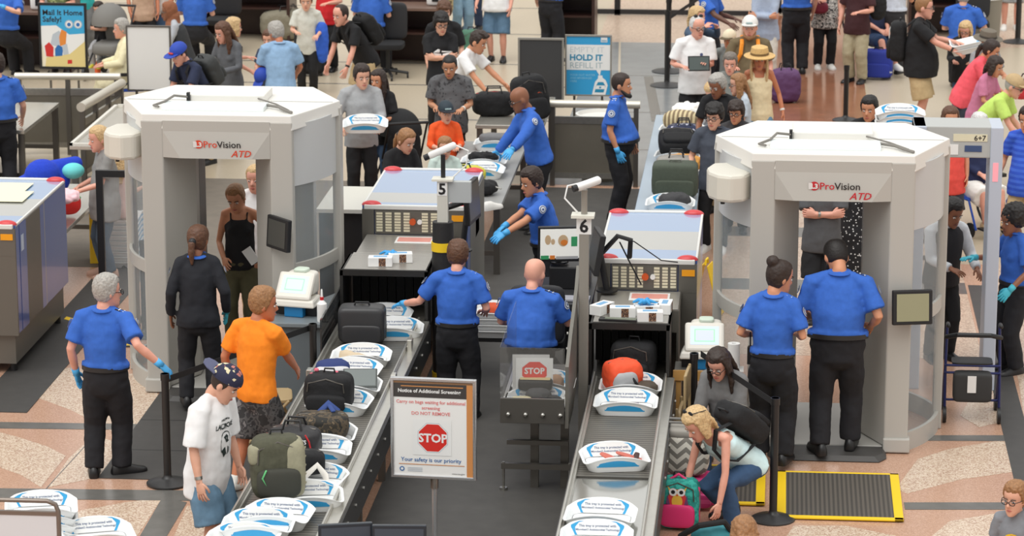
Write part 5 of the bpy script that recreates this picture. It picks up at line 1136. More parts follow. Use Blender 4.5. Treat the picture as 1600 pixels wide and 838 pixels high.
# loading side, lane 5
TC = .802
tray('white tray with a grey case on the lane 5 loading table', (-3.35, 36.2, TC), 0); tray('white tray with a black jagged cloth on the lane 5 loading table', (-3.4, 35.1, TC), 0); tray('white tray nearest the boy in orange on the lane 5 loading table', (-3.38, 34.55, TC), 0)
# stacks
def stack(n, x, y, z, rz, where, grp):
    for i in range(n): tray(f'white tray in the stack {where}', (x, y, z + i * .06), rz, group=grp)
q = G(1408, 196, .9)
stack(9, -7.3, 33.2, .002, R(90), 'on the floor behind the left machine', 'trays stacked behind the left machine'); stack(6, -5.50, 21.85, .482, R(14), 'at the bottom left corner behind the easel board', 'trays stacked at the bottom left'); stack(4, -5.02, 21.62, .482, R(20), 'lower right of the bottom left tray pile', 'trays in the lower bottom left pile')
stack(14, 1.36, 33.6, .952, 0, 'above the right scanner roof', 'trays stacked behind the right scanner')
steel_table((1.36, 33.2, 0), 1.0, .9, .95, 'steel table under the tray stack behind the right scanner'); steel_table((-5.25, 21.3, 0), 1.3, .9, .48, 'steel table at the bottom left under the tray stacks')

# ------------------------------------------------------------------ bags
def backpack(label, loc, rz=0, size=(.32, .2, .46), m=None, pm=None, rx=0, ry=0, zip_=None, cat='backpack', lying=False, name='backpack', straps=True, extra=None):
    t = thing(name, label, cat, loc, rz, None, rx, ry); w, d, h = size; m = m or BLACKF; pm = pm or m
    b = MB(); b.rbox((0, 0, h / 2), (w, d, h), p=4.5); b.rbox((0, .01, h * .62), (w * .92, d * .9, h * .74), p=3.2); b.build('body', m, t, voxel=.012, sm=3, disp=(.016, .09))
    b = MB(); b.rbox((0, -d * .52, h * .30), (w * .82, d * .34, h * .46), p=4); b.build('front_pocket', pm, t, smooth=True, sharp=0)
    b = MB(); b.tube([(-w * .38, -d * .5, h * .6), (-w * .36, -d * .48, h * .82), (0, -d * .42, h * .93), (w * .36, -d * .48, h * .82), (w * .38, -d * .5, h * .6)], .006, 6); b.build('zipper', zip_ or STEELD, t)
    b = MB(); b.tube([(-.05, .02, h * .97), (-.04, .02, h + .035), (.04, .02, h + .035), (.05, .02, h * .97)], .009, 8); b.build('handle', BLACK, t)
    if straps:
        for s in (-1, 1):
            b = MB(); b.tube([(s * w * .2, d * .42, h * .92), (s * w * .24, d * .68, h * .75), (s * w * .28, d * .72, h * .4), (s * w * .3, d * .45, h * .08)], [(.03, .009)] * 4, 8, side=(1, 0, 0)); b.build('shoulder_strap', BLACKF, t, smooth=True)
    if extra: extra(t)
    return t
def suitcase(label, loc, rz=0, size=(.36, .24, .56), m=None, rx=0, ry=0, handle=None, wheels=4, pull=False, extra=None):
    t = thing('suitcase', label, 'suitcase', loc, rz, None, rx, ry); w, d, h = size; m = m or BLACKF
    b = MB(); b.rbox((0, 0, h / 2 + .03), (w, d, h), p=7); b.build('body', m, t, smooth=True, sharp=0)
    b = MB(); b.rbox((0, -d * .47, h * .36), (w * .84, d * .2, h * .5), p=6); b.build('front_pocket', m, t, smooth=True, sharp=0)
    b = MB(); b.tube([(-.07, 0, h + .02), (-.06, 0, h + .055), (.06, 0, h + .055), (.07, 0, h + .02)], .011, 8); b.build('handle', handle or BLACK, t, smooth=True)
    for x in (-w * .38, w * .38):
        for y in ((-d * .3, d * .3) if wheels == 4 else (d * .3,)):
            b = MB(); b.cyl((x - .015, y, .03), (x + .015, y, .03), .03, 12); b.build('wheel', BLACK, t, smooth=True)
    b = MB(); b.tube([(-w * .49, 0, .06), (-w * .5, 0, h * .5), (-w * .47, 0, h), (0, 0, h + .031), (w * .47, 0, h), (w * .5, 0, h * .5), (w * .49, 0, .06)], .007, 6); b.build('piping', STEELD, t)
    if pull:
        for x in (-.09, .09):
            b = MB(); b.cyl((x, d * .42, h), (x, d * .42, h + .4), .008, 8); b.build('pull_rod', STEEL, t)
        b = MB(); b.tube([(-.1, d * .42, h + .4), (.1, d * .42, h + .4)], .014, 8); b.build('pull_grip', BLACK, t)
    if extra: extra(t)
    return t
def duffel(label, loc, rz=0, size=(.5, .26, .28), m=None, rx=0, ry=0, cat='bag', trim_=None, name='duffel_bag', handles=True, extra=None):
    t = thing(name, label, cat, loc, rz, None, rx, ry); w, d, h = size; m = m or BLACKF
    b = MB(); b.rbox((0, 0, h / 2), (w, d, h), p=3.6); b.build('body', m, t, voxel=.012, sm=3, disp=(.018, .08))
    b = MB(); b.tube([(-w * .4, 0, h * .93), (0, 0, h * 1.0), (w * .4, 0, h * .93)], .006, 6); b.build('zipper', trim_ or STEELD, t)
    if handles:
        for y in (-d * .35, d * .35):
            b = MB(); b.tube([(-w * .2, y, h * .8), (-w * .14, y * .6, h + .06), (w * .14, y * .6, h + .06), (w * .2, y, h * .8)], .01, 8); b.build('handle', BLACK, t, smooth=True)
    if extra: extra(t)
    return t
def lump(name, label, cat, loc, size, m, rz=0, fold=.05, p=2.6, parts=None):
    t = thing(name, label, cat, loc, rz); b = MB(); b.rbox((0, 0, size[2] / 2), size, p=p); b.build('cloth_body' if cat == 'clothes' else 'body', m, t, voxel=.012, sm=2, disp=(fold, .07))
    if parts: parts(t)
    return t
CAMO = mat_blobs('camouflage_brown', [(40, 38, 34), (84, 72, 56), (58, 52, 44), (112, 96, 74)], 14); OLIV = mat('olive_fabric', (78, 78, 62), .85, var=.12, scale=40); OLIVL = mat('olive_light', (150, 146, 122), .85, var=.1, scale=30)
# lane 5
suitcase('upright black hard suitcase with side wheels near the lane 5 hood', (-3.78, 27.30, Z), R(2), (.44, .26, .34), mat('case_graphite', (52, 52, 54), .38), rx=0, wheels=2)
def floral(t):
    for x, z, y in ((-.17, .24, -.02), (-.15, .30, .0), (.14, .27, .04), (-.12, .33, .05), (.05, .31, .06), (-.18, .17, -.05)):
        b = MB(); b.ell((x, y, z), (.022, .02, .018), 10); b.build('flower_print', mat('flower_pink', (226, 110, 130), .7), t, smooth=True)
backpack('black pack with pink flowers and a rounded flap on lane 5', (-3.76, 25.05, Z + .02), R(-4), (.42, .3, .32), BLACKF, BLACKF, extra=floral)
def pe(t):
    b = MB(); M = TR((0, -.135, .14), 0, R(90)); b.text('PERRY ELLIS', .05, M, 0, .002); b.build('lettering', WHITE, t)
    for x in (-.16, .16):
        b = MB(); b.tube([(x - .03, -.15, .22), (x + .0, -.152, .17), (x + .02, -.15, .07)], .007, 6); b.build('red_piping', RED, t)
duffel('black case with white lettering and red piping on lane 5', (-3.85, 23.72, Z + .01), R(-6), (.44, .27, .25), mat('case_black', (44, 43, 45), .6, bump=.1, scale=90), extra=pe, name='travel_case')
duffel('camouflage duffel with a blue strap on lane 5', (-3.7, 24.2, Z + .02), R(8), (.46, .32, .22), CAMO, handles=False)
b = MB(); b.tube([(-3.74, 24.28, Z + .2), (-3.66, 24.34, Z + .28), (-3.58, 24.3, Z + .22)], [(.03, .012)] * 3, 8); b.tube([(-3.66, 24.34, Z + .27), (-3.6, 24.2, Z + .25)], [(.02, .01)] * 2, 8); tag(b.build('strap', mat('strap_blue', (40, 66, 128), .7), None, smooth=True), 'blue strap lying over the camouflage duffel', 'strap')
duffel('black soft bag just behind the olive backpack on lane 5', (-3.68, 23.1, Z + .05), R(10), (.34, .24, .2), BLACKF, handles=False)
def olive(t):
    b = MB(); b.rbox((-.13, -.06, .36), (.2, .16, .16), p=4); b.build('top_pocket', OLIVL, t, smooth=True, sharp=0)
    b = MB(); b.tube([(-.1, -.20, .26), (-.13, -.205, .2), (-.1, -.21, .14), (-.07, -.205, .2), (-.1, -.20, .26)], .008, 8); b.build('carabiner', mat('carabiner_green', (110, 200, 130), .3, .4), t, smooth=True)
    for k_ in range(5): b = MB(); b.tube([(.19, -.12, .1 + k_ * .07), (.215, -.08, .13 + k_ * .07), (.19, -.04, .1 + k_ * .07)], .007, 6); b.build('cord', OLIVL, t)
    b = MB(); b.rbox((.13, -.02, .25), (.17, .28, .46), p=4); b.build('side_panel', OLIVL, t, smooth=True, sharp=0)
backpack('big olive and black backpack with a green carabiner on lane 5', (-3.80, 22.55, Z + .03), R(14), (.42, .30, .50), OLIV, mat('olive_dark', (58, 58, 50), .8), rx=R(-4), extra=olive)
def sneaker(label, loc, rz, m, grp=None):
    o = bpy.data.objects.new('shoe', cached('shoe', shoe_mesh)); COL.objects.link(o); o.location = loc; o.rotation_euler = (0, 0, rz); o.material_slots[0].link = 'OBJECT'; o.material_slots[0].material = m; return tag(o, label, 'shoe', grp)
TANS = mat('shoe_tan', (206, 188, 160), .7)
sneaker('left pale shoe in the tray on lane 5', (-3.82, 26.62, Z + .02), R(70), TANS); sneaker('right pale shoe in the tray on lane 5', (-3.74, 26.55, Z + .02), R(100), TANS)
b = MB(); b.tube([(-3.62, 26.6, Z + .05), (-3.56, 26.56, Z + .07), (-3.5, 26.58, Z + .05)], [(.03, .012)] * 3, 8); tag(b.build('strap', BLACK, None, smooth=True), 'black strap in the pale shoe tray on lane 5', 'strap')
t = lump('soft_cap', 'navy and grey cap in a tray on lane 5', 'cap', (-3.86, 25.95, Z + .08), (.3, .26, .13), mat('cap_navy', (40, 56, 110), .8), R(20), .01); b = MB(); b.rbox((-.03, -.1, .05), (.32, .16, .1), p=3); b.build('grey_side', mat('cap_grey', (206, 206, 208), .8), t, smooth=True, sharp=0)
t = thing('tablet', 'dark glossy tablet leaning in a tray on lane 5', 'tablet', (-3.58, 25.66, Z + .06), R(6), None, R(-50)); b = MB(); b.cbox((0, 0, .08), (.30, .02, .2)); b.build('case', mat('tablet_dark', (60, 66, 64), .15), t, bevel=.008); b = MB(); b.cbox((0, -.011, .08), (.27, .002, .17)); b.build('screen', mat('tablet_glass', (84, 94, 92), .08), t)
b = MB(); b.tube([(-3.64, 22.86, Z + .1), (-3.55, 22.96, Z + .17), (-3.47, 22.85, Z + .12), (-3.44, 22.75, Z + .06)], [(.028, .01)] * 4, 8); tag(b.build('strap', mat('strap_white', (226, 222, 214), .7), None, smooth=True), 'white strap in the tray right of the olive backpack', 'strap')
# lane 6
def ogr(t):
    b = MB(); b.rbox((-.02, -.06, .12), (.26, .2, .2), p=3); b.build('grey_panel', mat('bag_grey', (176, 178, 180), .7), t, voxel=.012, sm=2); b = MB(); b.tube([(.02, -.14, .16), (.06, -.17, .09), (.12, -.16, .04)], .012, 8); b.build('strap', BLACK, t, smooth=True)
duffel('orange and grey soft bag in a tray at the lane 6 hood', (-1.29, 25.82, Z + .03), R(28), (.34, .28, .28), mat('bag_orange', (236, 84, 44), .7), handles=False, extra=ogr)
backpack('black backpack under the lane 6 exit hood', (-1.22, 26.35, Z), R(-10), (.4, .3, .34), BLACKF, straps=False); lump('jacket', 'dark brown jacket crumpled right of the orange bag', 'clothes', (-1.08, 25.74, Z + .02), (.2, .18, .12), mat('jacket_brown', (78, 68, 58), .8), 0, .03)
SAND = mat('sandal_red', (196, 104, 88), .6)
for i, (x, y, a) in enumerate(((-1.26, 23.70, 70), (-1.13, 23.78, 96))):
    t = thing('sandal', ('left red sandal in the turned tray on lane 6', 'right red sandal in the turned tray on lane 6')[i], 'sandal', (x, y + .03, Z + .035), R(a), None, R(18)); b = MB(); b.rbox((0, 0, .012), (.085, .24, .024), p=3); b.build('sole', SAND, t, smooth=True, sharp=0); b = MB(); b.tube([(-.04, -.05, .02), (0, -.05, .06), (.04, -.05, .02)], [(.02, .005)] * 3, 8, side=(0, 1, 0)); b.build('strap', mat('sandal_dark', (70, 44, 40), .6), t)
b = MB(); b.cbox((-1.22, 25.22, Z + .085), (.2, .05, .012)); tag(b.build('notebook', mat('strip_mauve', (120, 110, 124), .6)), 'grey mauve strip lying in the second tray on lane 6', 'notebook')
lump('pouch', 'tan-topped dark box bag on the divert table tray', 'bag', (-2.02, 25.42, .86), (.3, .2, .1), mat('pouch_dark', (44, 42, 40), .7), 0, .006, 6, lambda t: MB().add([(-.13, -.08, .1035), (.13, -.08, .1035), (.13, .08, .1035), (-.13, .08, .1035)], [(0, 1, 2, 3)]).build('tan_top', mat('tan_top', (206, 190, 140), .7), t))
for i, (nm, lab, x, y, c, sz) in enumerate((('jacket', 'charcoal sweater in the front divert table tray', -1.98, 25.22, (70, 70, 72), (.22, .18, .12)), ('scarf', 'pale printed scarf in the front divert table tray', -2.12, 25.1, (206, 196, 160), (.2, .12, .08)), ('shoe', 'black shoe in the front divert table tray', -1.83, 25.14, (34, 34, 36), (.1, .2, .08)), ('toy', 'tan plush piece in the back divert table tray', -1.86, 25.62, (186, 144, 112), (.14, .14, .13)))): lump(nm, lab, 'clothes' if i < 2 else nm, (x, y, .80), sz, mat('divert_item_%d' % i, c, .8), R(20 * i), .02)
# glove boxes on the exit hoods
PIC = mat_blobs('box_picture', [(70, 44, 40), (150, 110, 80), (40, 34, 40), (190, 150, 120)], 40)
def glove_box(label, loc, rz, glove=True):
    t = thing('glove_box', label, 'box', loc, rz); b = MB(); b.cbox((0, 0, .045), (.23, .12, .09)); b.build('carton', mat('carton_white', (236, 236, 234), .5), t, bevel=.004); b = MB(); b.cbox((.02, -.061, .045), (.065, .003, .078)); b.build('picture', PIC, t)
    b = MB(); b.cbox((0, 0, .091), (.13, .05, .003)); b.build('opening', mat('opening_blue', (120, 170, 210), .6), t)
    return t
def glove_pile(label, loc): 
    t = thing('glove', label, 'glove', loc); b = MB()
    for i in range(6): a = i * 1.05; b.tube([(0, 0, .02), (.05 * math.cos(a), .04 * math.sin(a), .035 + .01 * (i % 2)), (.10 * math.cos(a), .06 * math.sin(a), .02)], [.022, .018, .012], 8)
    b.build('nitrile', mat('nitrile_blue', (58, 160, 224), .5), t, voxel=.008, sm=2)
HZ = 1.24
for lab, x, y, a in (('glove box nearest post 6 at the back of the lane 6 hood', -1.52, 26.62, 60), ('glove box with a picture left of centre on the lane 6 hood', -1.33, 26.52, 4), ('glove box under the blue gloves on the lane 6 hood', -1.12, 26.6, 6), ('front glove box on the lane 6 hood', -1.08, 26.39, 4), ('glove box at the right edge of the lane 6 hood', -.96, 26.72, 86)): glove_box(lab, (x, y, HZ), R(a))
glove_pile('blue nitrile gloves spilling from the middle glove box on lane 6', (-1.14, 26.6, HZ + .092)); glove_pile('blue nitrile gloves lying behind the glove boxes on lane 6', (-1.0, 26.84, HZ))
glove_box('left glove box with its picture facing us on the lane 5 hood', (-3.73, 28.25, HZ), R(4)); glove_box('rear glove box on the lane 5 hood', (-3.56, 28.42, HZ), R(10)); glove_pile('blue nitrile glove on the lane 5 glove boxes', (-3.66, 28.44, HZ + .05))
t = thing('clipboard', 'black clipboard at the front edge of the lane 6 hood', 'clipboard', (-1.36, 26.36, HZ + .002), R(-6)); b = MB(); b.cbox((0, 0, .008), (.34, .09, .016)); b.build('board', BLACK, t); b = MB(); b.cbox((0.02, .005, .0175), (.28, .06, .003)); b.build('sheet', mat('clip_grey', (120, 126, 110), .5), t)
# machine tops
t = thing('wood_block', 'small cream and brown wooden hand stamp on the left machine', 'stamp', (-7.93, 28.75, 1.509), R(30)); b = MB(); b.box((-.03, -.2, .0), (.03, .2, .02)); b.build('handle', mat('stamp_cream', (222, 206, 160), .5), t); b = MB(); b.box((-.09, -.24, 0), (.09, -.17, .05)); b.build('block', mat('stamp_brown', (112, 74, 54), .5), t)
# loading tables
suitcase('dark green soft suitcase behind the lane 6 machine', (-1.12, 33.85, TB), R(0), (.52, .34, .38), mat('suit_green', (70, 78, 66), .8, var=.1), handle=STEEL, wheels=2)
duffel('grey soft laptop bag lying on the lane 6 table behind the green suitcase', (-1.13, 34.45, TB + .16), R(2), (.46, .30, .2), mat('bag_stone', (150, 146, 140), .8))
lump('jacket', 'mustard jacket in a tray on the lane 6 table', 'clothes', (-1.08, 35.15, TB + .03), (.46, .34, .2), mat('jacket_mustard', (196, 140, 66), .8, var=.15, scale=20), R(4), .04)
backpack('black backpack lying in a tray on the lane 6 loading table', (-1.14, 35.78, TB + .14), R(8), (.46, .22, .40), BLACKF, rx=R(-68))
duffel('navy flowered bag in a tray on the lane 6 loading table', (-1.12, 36.85, TB + .05), R(5), (.42, .28, .22), mat_blobs('navy_flower', [(30, 36, 62), (38, 46, 76), (206, 206, 220)], 26, pos=[0, .45, .62]))
lump('bag', 'beige plaid bag in a tray on the lane 6 table', 'bag', (-1.18, 37.6, TB + .04), (.46, .3, .26), mat_wave('plaid', (206, 190, 150), (128, 110, 84), 18, 'X', .8), R(-10), .015)
lump('laundry', 'white clothes piled in the far tray on the lane 6 table', 'clothes', (-1.1, 38.35, TB + .03), (.46, .34, .22), mat('linen_white', (238, 236, 230), .8), 0, .07)
lump('jacket', 'dark jacket in the tray just behind the lane 6 machine', 'clothes', (-1.10, 33.25, TB + .03), (.36, .24, .15), mat('jacket_dark', (58, 58, 60), .8), R(14), .03)
duffel('grey padded case in a tray on the lane 5 loading table', (-3.33, 36.15, TC + .07), R(-4), (.46, .22, .12), mat('case_grey', (110, 110, 112), .7), handles=False); lump('cloth', 'black jagged cloth in a tray on the lane 5 loading table', 'clothes', (-3.4, 35.05, TC + .06), (.36, .16, .12), BLACKF, 0, .05)
duffel('white and navy patterned lunch bag near the boy in orange', (-3.52, 33.75, TC), R(-14), (.46, .28, .24), mat_blobs('lunch_print', [(206, 208, 206), (44, 52, 72), (226, 228, 224)], 16)); lump('pack', 'yellow green pouch behind the patterned lunch bag', 'bag', (-3.5, 34.1, TC), (.44, .24, .22), mat('pouch_lime', (196, 190, 66), .7), 0, .02)
lump('cloth', 'white and blue spotted cloth in front of the boy in orange', 'clothes', (-3.55, 33.3, TC), (.36, .26, .18), mat_blobs('spots', [(46, 66, 150), (236, 238, 244)], 22, kind='dots', pos=[0, .28]), R(20), .04)
def dark_net(t): b = MB(); b.tube([(-.2, .02, .1), (0, -.04, .14), (.2, .02, .08)], .01, 6); b.build('cord', STEEL, t)
lump('umbrella', 'black folded umbrella bag left of the bald officer', 'bag', (-3.25, 33.55, TC), (.3, .3, .16), BLACKF, R(-20), .03, parts=dark_net)
for i, x in enumerate((-3.22, -3.12)): sneaker(('left white sandal by the bald officer on the lane 5 table', 'right white sandal by the bald officer on the lane 5 table')[i], (x, 32.75, TC), R(140), SHW)
def nike(t):
    b = MB(); b.tube([(.06, -.115, .47), (.13, -.125, .36), (.15, -.13, .2), (.13, -.13, .08)], .011, 6); b.build('white_piping', WHITE, t); b = MB(); b.tube([(-.14, -.06, .46), (-.02, -.075, .48), (.08, -.09, .44)], .009, 6); b.build('white_piping', WHITE, t)
    b = MB(); b.cyl((.10, -.13, .34), (.10, -.137, .34), .03, 16); b.build('orange_badge', mat('badge_orange', (226, 96, 50), .5), t); b = MB(); poly(b, [(.09, .1), (.115, .085), (.16, .12), (.12, .1), (.1, .12)], XZ(0, -.145, 0), 0); b.build('white_mark', WHITE, t)
backpack('black sport backpack with white piping and an orange badge', (-3.02, 37.7, .862), R(16), (.46, .28, .58), BLACKF, extra=nike, ry=R(-10))
duffel('black and red duffel under the hands of the man in the white T-shirt', (-3.55, 38.0, .862), R(8), (.56, .32, .30), BLACKF, trim_=RED)
t = duffel('blue soft suitcase on the loading table of the left machine', (-7.82, 31.5, .742), R(86), (.62, .40, .34), mat('suit_blue', (44, 78, 112), .7))
PLB = mat('plush_blue', (34, 66, 190), .95, var=.1, scale=60); PLC = mat('plush_cyan', (112, 214, 214), .95)
t = thing('plush_toy', 'large blue and cyan plush toy on the left loading table', 'toy', (-8.05, 32.6, .80), R(20)); b = MB(); b.tube([(-.42, .0, .12), (-.1, .05, .2), (.2, .1, .26)], [.12, .17, .14], 16); b.ell((.0, .02, .34), (.2, .18, .17), 16); b.tube([(.05, .1, .35), (.4, .15, .42)], [.12, .08], 12); b.build('body', PLB, t, voxel=.016, sm=3)
b = MB(); b.ell((-.1, -.17, .17), (.17, .06, .12), 14); b.build('cyan_patch', PLC, t, voxel=.014, sm=2); b = MB(); b.ell((.34, .02, .36), (.13, .12, .09), 14); b.build('cyan_patch', PLC, t, voxel=.014, sm=2); b = MB(); b.ell((.0, -.2, .2), (.07, .05, .07), 12); b.build('black_patch', BLACKF, t, smooth=True)
lump('pouch', 'red watermelon pouch beside the blue plush toy', 'bag', (-7.72, 32.3, .76), (.32, .18, .26), mat('melon_red', (214, 44, 40), .6), R(10), .01, parts=lambda t: MB().tube([(-.15, -.06, .2), (0, -.07, .27), (.15, -.06, .2)], .015, 8).build('green_rim', mat('melon_green', (60, 150, 80), .6), t))
lump('blanket', 'pale pink folded blanket on top of the left machine loading table', 'blanket', (-7.75, 31.9, .98), (.55, .4, .14), mat('blanket_pink', (240, 200, 206), .9), 0, .05)
def bin_bag(label, loc): lump('bag', label, 'bag', loc, (.4, .4, .5), mat('bag_royal', (40, 110, 200), .6), 0, .04)
bin_bag('blue bag on the floor beside the officer at the far left', (-8.95, 34.6, 0))
# bottom right bags
def chev(t): 
    for y in (-.11, .11):
        b = MB(); b.tube([(-.14, y, .36), (-.11, y * .5, .46), (.11, y * .5, .46), (.14, y, .36)], .012, 8); b.build('handle', mat('tote_grey', (120, 118, 114), .8), t, smooth=True)
    b = MB(); b.rbox((0, 0, .37), (.47, .27, .1), p=4); b.build('top_band', mat('tote_grey2', (150, 146, 138), .8), t, smooth=True, sharp=0)
t = thing('tote_bag', 'grey and white zigzag tote bag on the floor by lane 6', 'bag', (-.74, 24.95, .285), R(-4)); b = MB(); b.rbox((0, 0, .2), (.47, .28, .40), p=5); b.build('body', mat_wave('chevron', (232, 228, 216), (140, 136, 128), 11, 'Z', .8, 0, .075), t, smooth=True, sharp=0); chev(t)
suitcase('pink striped suitcase lying under the zigzag tote', (-.68, 24.95, 0), R(-4), (.5, .3, .25), mat_wave('pink_stripe', (236, 90, 150), (214, 60, 128), 14, 'Z', .7), wheels=2)
def owl(t):
    OW = [mat('owl_yellow', (236, 190, 70), .6), WHITE, BLACK, mat('owl_red', (214, 60, 60), .6), mat('owl_purple', (120, 60, 110), .6)]; b = MB(); L = XZ(0, -.1165, .30)
    circ(b, 0, -.02, .075, L, 3, .0, .085); circ(b, 0, -.04, .045, L, 0, .001, .06)
    poly(b, [(-.08, .09), (-.05, .06), (.05, .06), (.08, .09), (.06, .02), (-.06, .02)], L, 0, .0005)
    for x in (-.034, .034): circ(b, x, .04, .034, L, 1, .0015); circ(b, x, .04, .017, L, 2, .002)
    poly(b, [(-.01, .02), (.01, .02), (0, .0)], L, 3, .0025)
    for x in (-.08, .08): poly(b, [(x, .02), (x * .7, -.08), (x * 1.15, -.06)], L, 4, .0015)
    b.build('owl_picture', OW, t); b = MB(); b.tube([(-.17, -.04, .08), (-.17, -.04, .36), (0, -.03, .47), (.17, -.04, .36), (.17, -.04, .08)], .013, 8); b.build('pink_piping', mat('piping_pink', (230, 60, 120), .6), t, smooth=True)
backpack('teal owl backpack with a pink pocket on the floor by lane 6', (-.74, 24.35, 0), R(-6), (.36, .2, .44), mat_blobs('owl_teal', [(40, 150, 140), (60, 180, 166), (44, 156, 146)], 20), mat('pocket_pink', (226, 50, 116), .6), extra=owl)
lump('bag', 'teal and black strap bag at the very bottom right of lane 6', 'bag', (-.45, 23.62, 0), (.34, .24, .28), mat('bag_teal', (50, 130, 140), .7), 0, .02, parts=lambda t: MB().tube([(-.25, -.1, .2), (-.1, -.15, .31), (.1, -.1, .33), (.17, 0, .2)], .025, 8).build('strap', BLACKF, t))
for i, (x, a) in enumerate(((-3.15, 14), (-2.75, 4))):
    t = thing('display_panel', ('left dark flat panel at the bottom edge beside lane 5', 'right dark flat panel at the bottom edge beside lane 5')[i], 'panel', (x + .05, 21.35, 0), R(a)); b = MB(); b.box((-.2, -.02, .55), (.2, .02, .955)); b.build('panel', mat('panel_navy', (44, 50, 58), .25), t, bevel=.006); b = MB(); b.box((-.18, -.022, .60), (.18, -.0205, .93)); b.build('glass', mat('panel_glass', (66, 76, 88), .1), t); b = MB(); b.box((-.02, -.01, .0), (.02, .01, .55)); b.build('stand', STEELD, t)
# rollator walker
t = thing('rollator', 'dark blue rollator walker with a black tote between the vest man and the right edge', 'walker', (1.86, 27.75, .0)); BLU = mat('walker_blue', (34, 40, 92), .35, .3)
for s in (-1, 1):
    b = MB(); b.tube([(s * .25, -.1, .06), (s * .25, .0, .5), (s * .24, .08, .9), (s * .24, -.06, .93)], .014, 10); b.build('side_frame', BLU, t, smooth=True); b = MB(); b.tube([(s * .25, .0, .5), (s * .25, .35, .06)], .014, 10); b.build('rear_leg', BLU, t, smooth=True)
    b = MB(); b.tube([(s * .24, .0, .92), (s * .24, -.12, .93)], .02, 10); b.build('hand_grip', BLACK, t, smooth=True)
    for y in (-.1, .35): b = MB(); b.cyl((s * .25 - .015, y, .075), (s * .25 + .015, y, .075), .075, 18); b.build('wheel', BLACK, t, smooth=True)
b = MB(); b.tube([(-.25, -.02, .80), (-.15, -.1, .84), (.15, -.1, .84), (.25, -.02, .80)], .022, 10); b.build('backrest', BLACK, t, smooth=True)
for z in (.53, .46, .2): b = MB(); b.tube([(-.25, -.03, z), (.25, -.03, z)], .012, 8); b.build('cross_bar', BLU, t, smooth=True)
b = MB(); b.rbox((0, .08, .54), (.38, .24, .04), p=6); b.build('seat', BLACK, t, smooth=True); b = MB(); b.rbox((0, -.06, .34), (.36, .16, .28), p=8); tb = b.build('pouch', mat('pouch_grey', (52, 52, 52), .7), t, smooth=True, sharp=0); b = MB(); b.box((-.05, -.148, .3), (.03, -.142, .46)); b.build('tag_card', WHITE, tb)
# bins parked between the two officers of lanes 5 and 6, and the wand hose beside them
q = G(770, 520, .45); t = thing('bin_cart', 'low black cart with white trays right of the officer at the lane 5 conveyor', 'cart', (q.x, q.y, .008)); b = MB(); b.box((-.26, -.2, .40), (.26, .24, .44)); b.build('shelf', BLACK, t)
for x in (-.23, .23):
    for y in (-.17, .2): b = MB(); b.cyl((x, y, .05), (x, y, .41), .016, 8); l = b.build('leg', BLACK, t); b = MB(); b.cyl((x - .012, y, .035), (x + .012, y, .035), .034, 12); b.build('castor', BLACK, l)
for k_ in range(4): tray('white tray stacked on the low black cart beside lane 5', (q.x, q.y + .02, .45 + .06 * k_), R(90), group='trays on the low black cart')
lump('pouch', 'orange and black pouch in the top tray of the low black cart', 'bag', (q.x + .02, q.y, .648), (.2, .16, .1), mat('pouch_orange', (216, 84, 44), .7), 0, .02)
# ------------------------------------------------------------------ the people
def officer(label, at, H=1.78, **k):
    a = dict(top=dict(mat=UNI, sleeve='short', hem=.09, loose=.024, collar=True), bot=dict(mat=NAVY, loose=.032), belt=True, patch='LR', face=180, hips=1.1); a.update(k)
    return person(label, at, H, **a)
TEE = lambda m, **k: dict(dict(mat=m, sleeve='short', hem=-.10, loose=.022), **k)
LS = lambda m, **k: dict(dict(mat=m, sleeve='long', hem=-.10, loose=.022), **k)
TANK = lambda m, **k: dict(dict(mat=m, sleeve='none', hem=-.08, loose=.012), **k)
PT = lambda m, **k: dict(dict(mat=m), **k)
SH = lambda m, l='knee', **k: dict(dict(mat=m, len=l), **k)
def wear_backpack(inf, label, size=(.32, .18, .46), m=None, strapm=None, up=.05, zip_=None, extra=None):
    root, s = inf['root'], inf['s']; bpy.context.view_layer.update(); MW = root.matrix_world
    d, fv, sv = inf['d'], inf['fv'], inf['sv']; p = (inf['sp'](up) - fv * (.145 + size[1] / 2)) * s
    lean = math.atan2(-d[1], d[2]); tw = math.atan2(fv[0], -fv[1])
    t = backpack(label, MW @ Vector(p), root.rotation_euler.z + tw + math.pi, size, m or BLACKF, None, rx=-lean, zip_=zip_, straps=False, extra=extra)
    bpy.context.view_layer.update(); inv = t.matrix_world.inverted()
    for e in (-1, 1):
        pts = [inf['sp'](.44, -.15) + sv * e * .09, inf['sp'](.545, -.02) + sv * e * .10, inf['sp'](.47, .125) + sv * e * .105, inf['sp'](.36, .15) + sv * e * .12, inf['sp'](.26, .09) + sv * e * .17, inf['sp'](.16, -.12) + sv * e * .14]
        b = MB(); b.tube([tuple(inv @ (MW @ Vector(q * s))) for q in pts], [(.026, .009)] * 6, 8, side=(1, 0, 0)); b.build('shoulder_strap', strapm or BLACKF, t, smooth=True)
    return t
def in_hand(inf, i, fwd=0.0): return hand_world(inf, i)
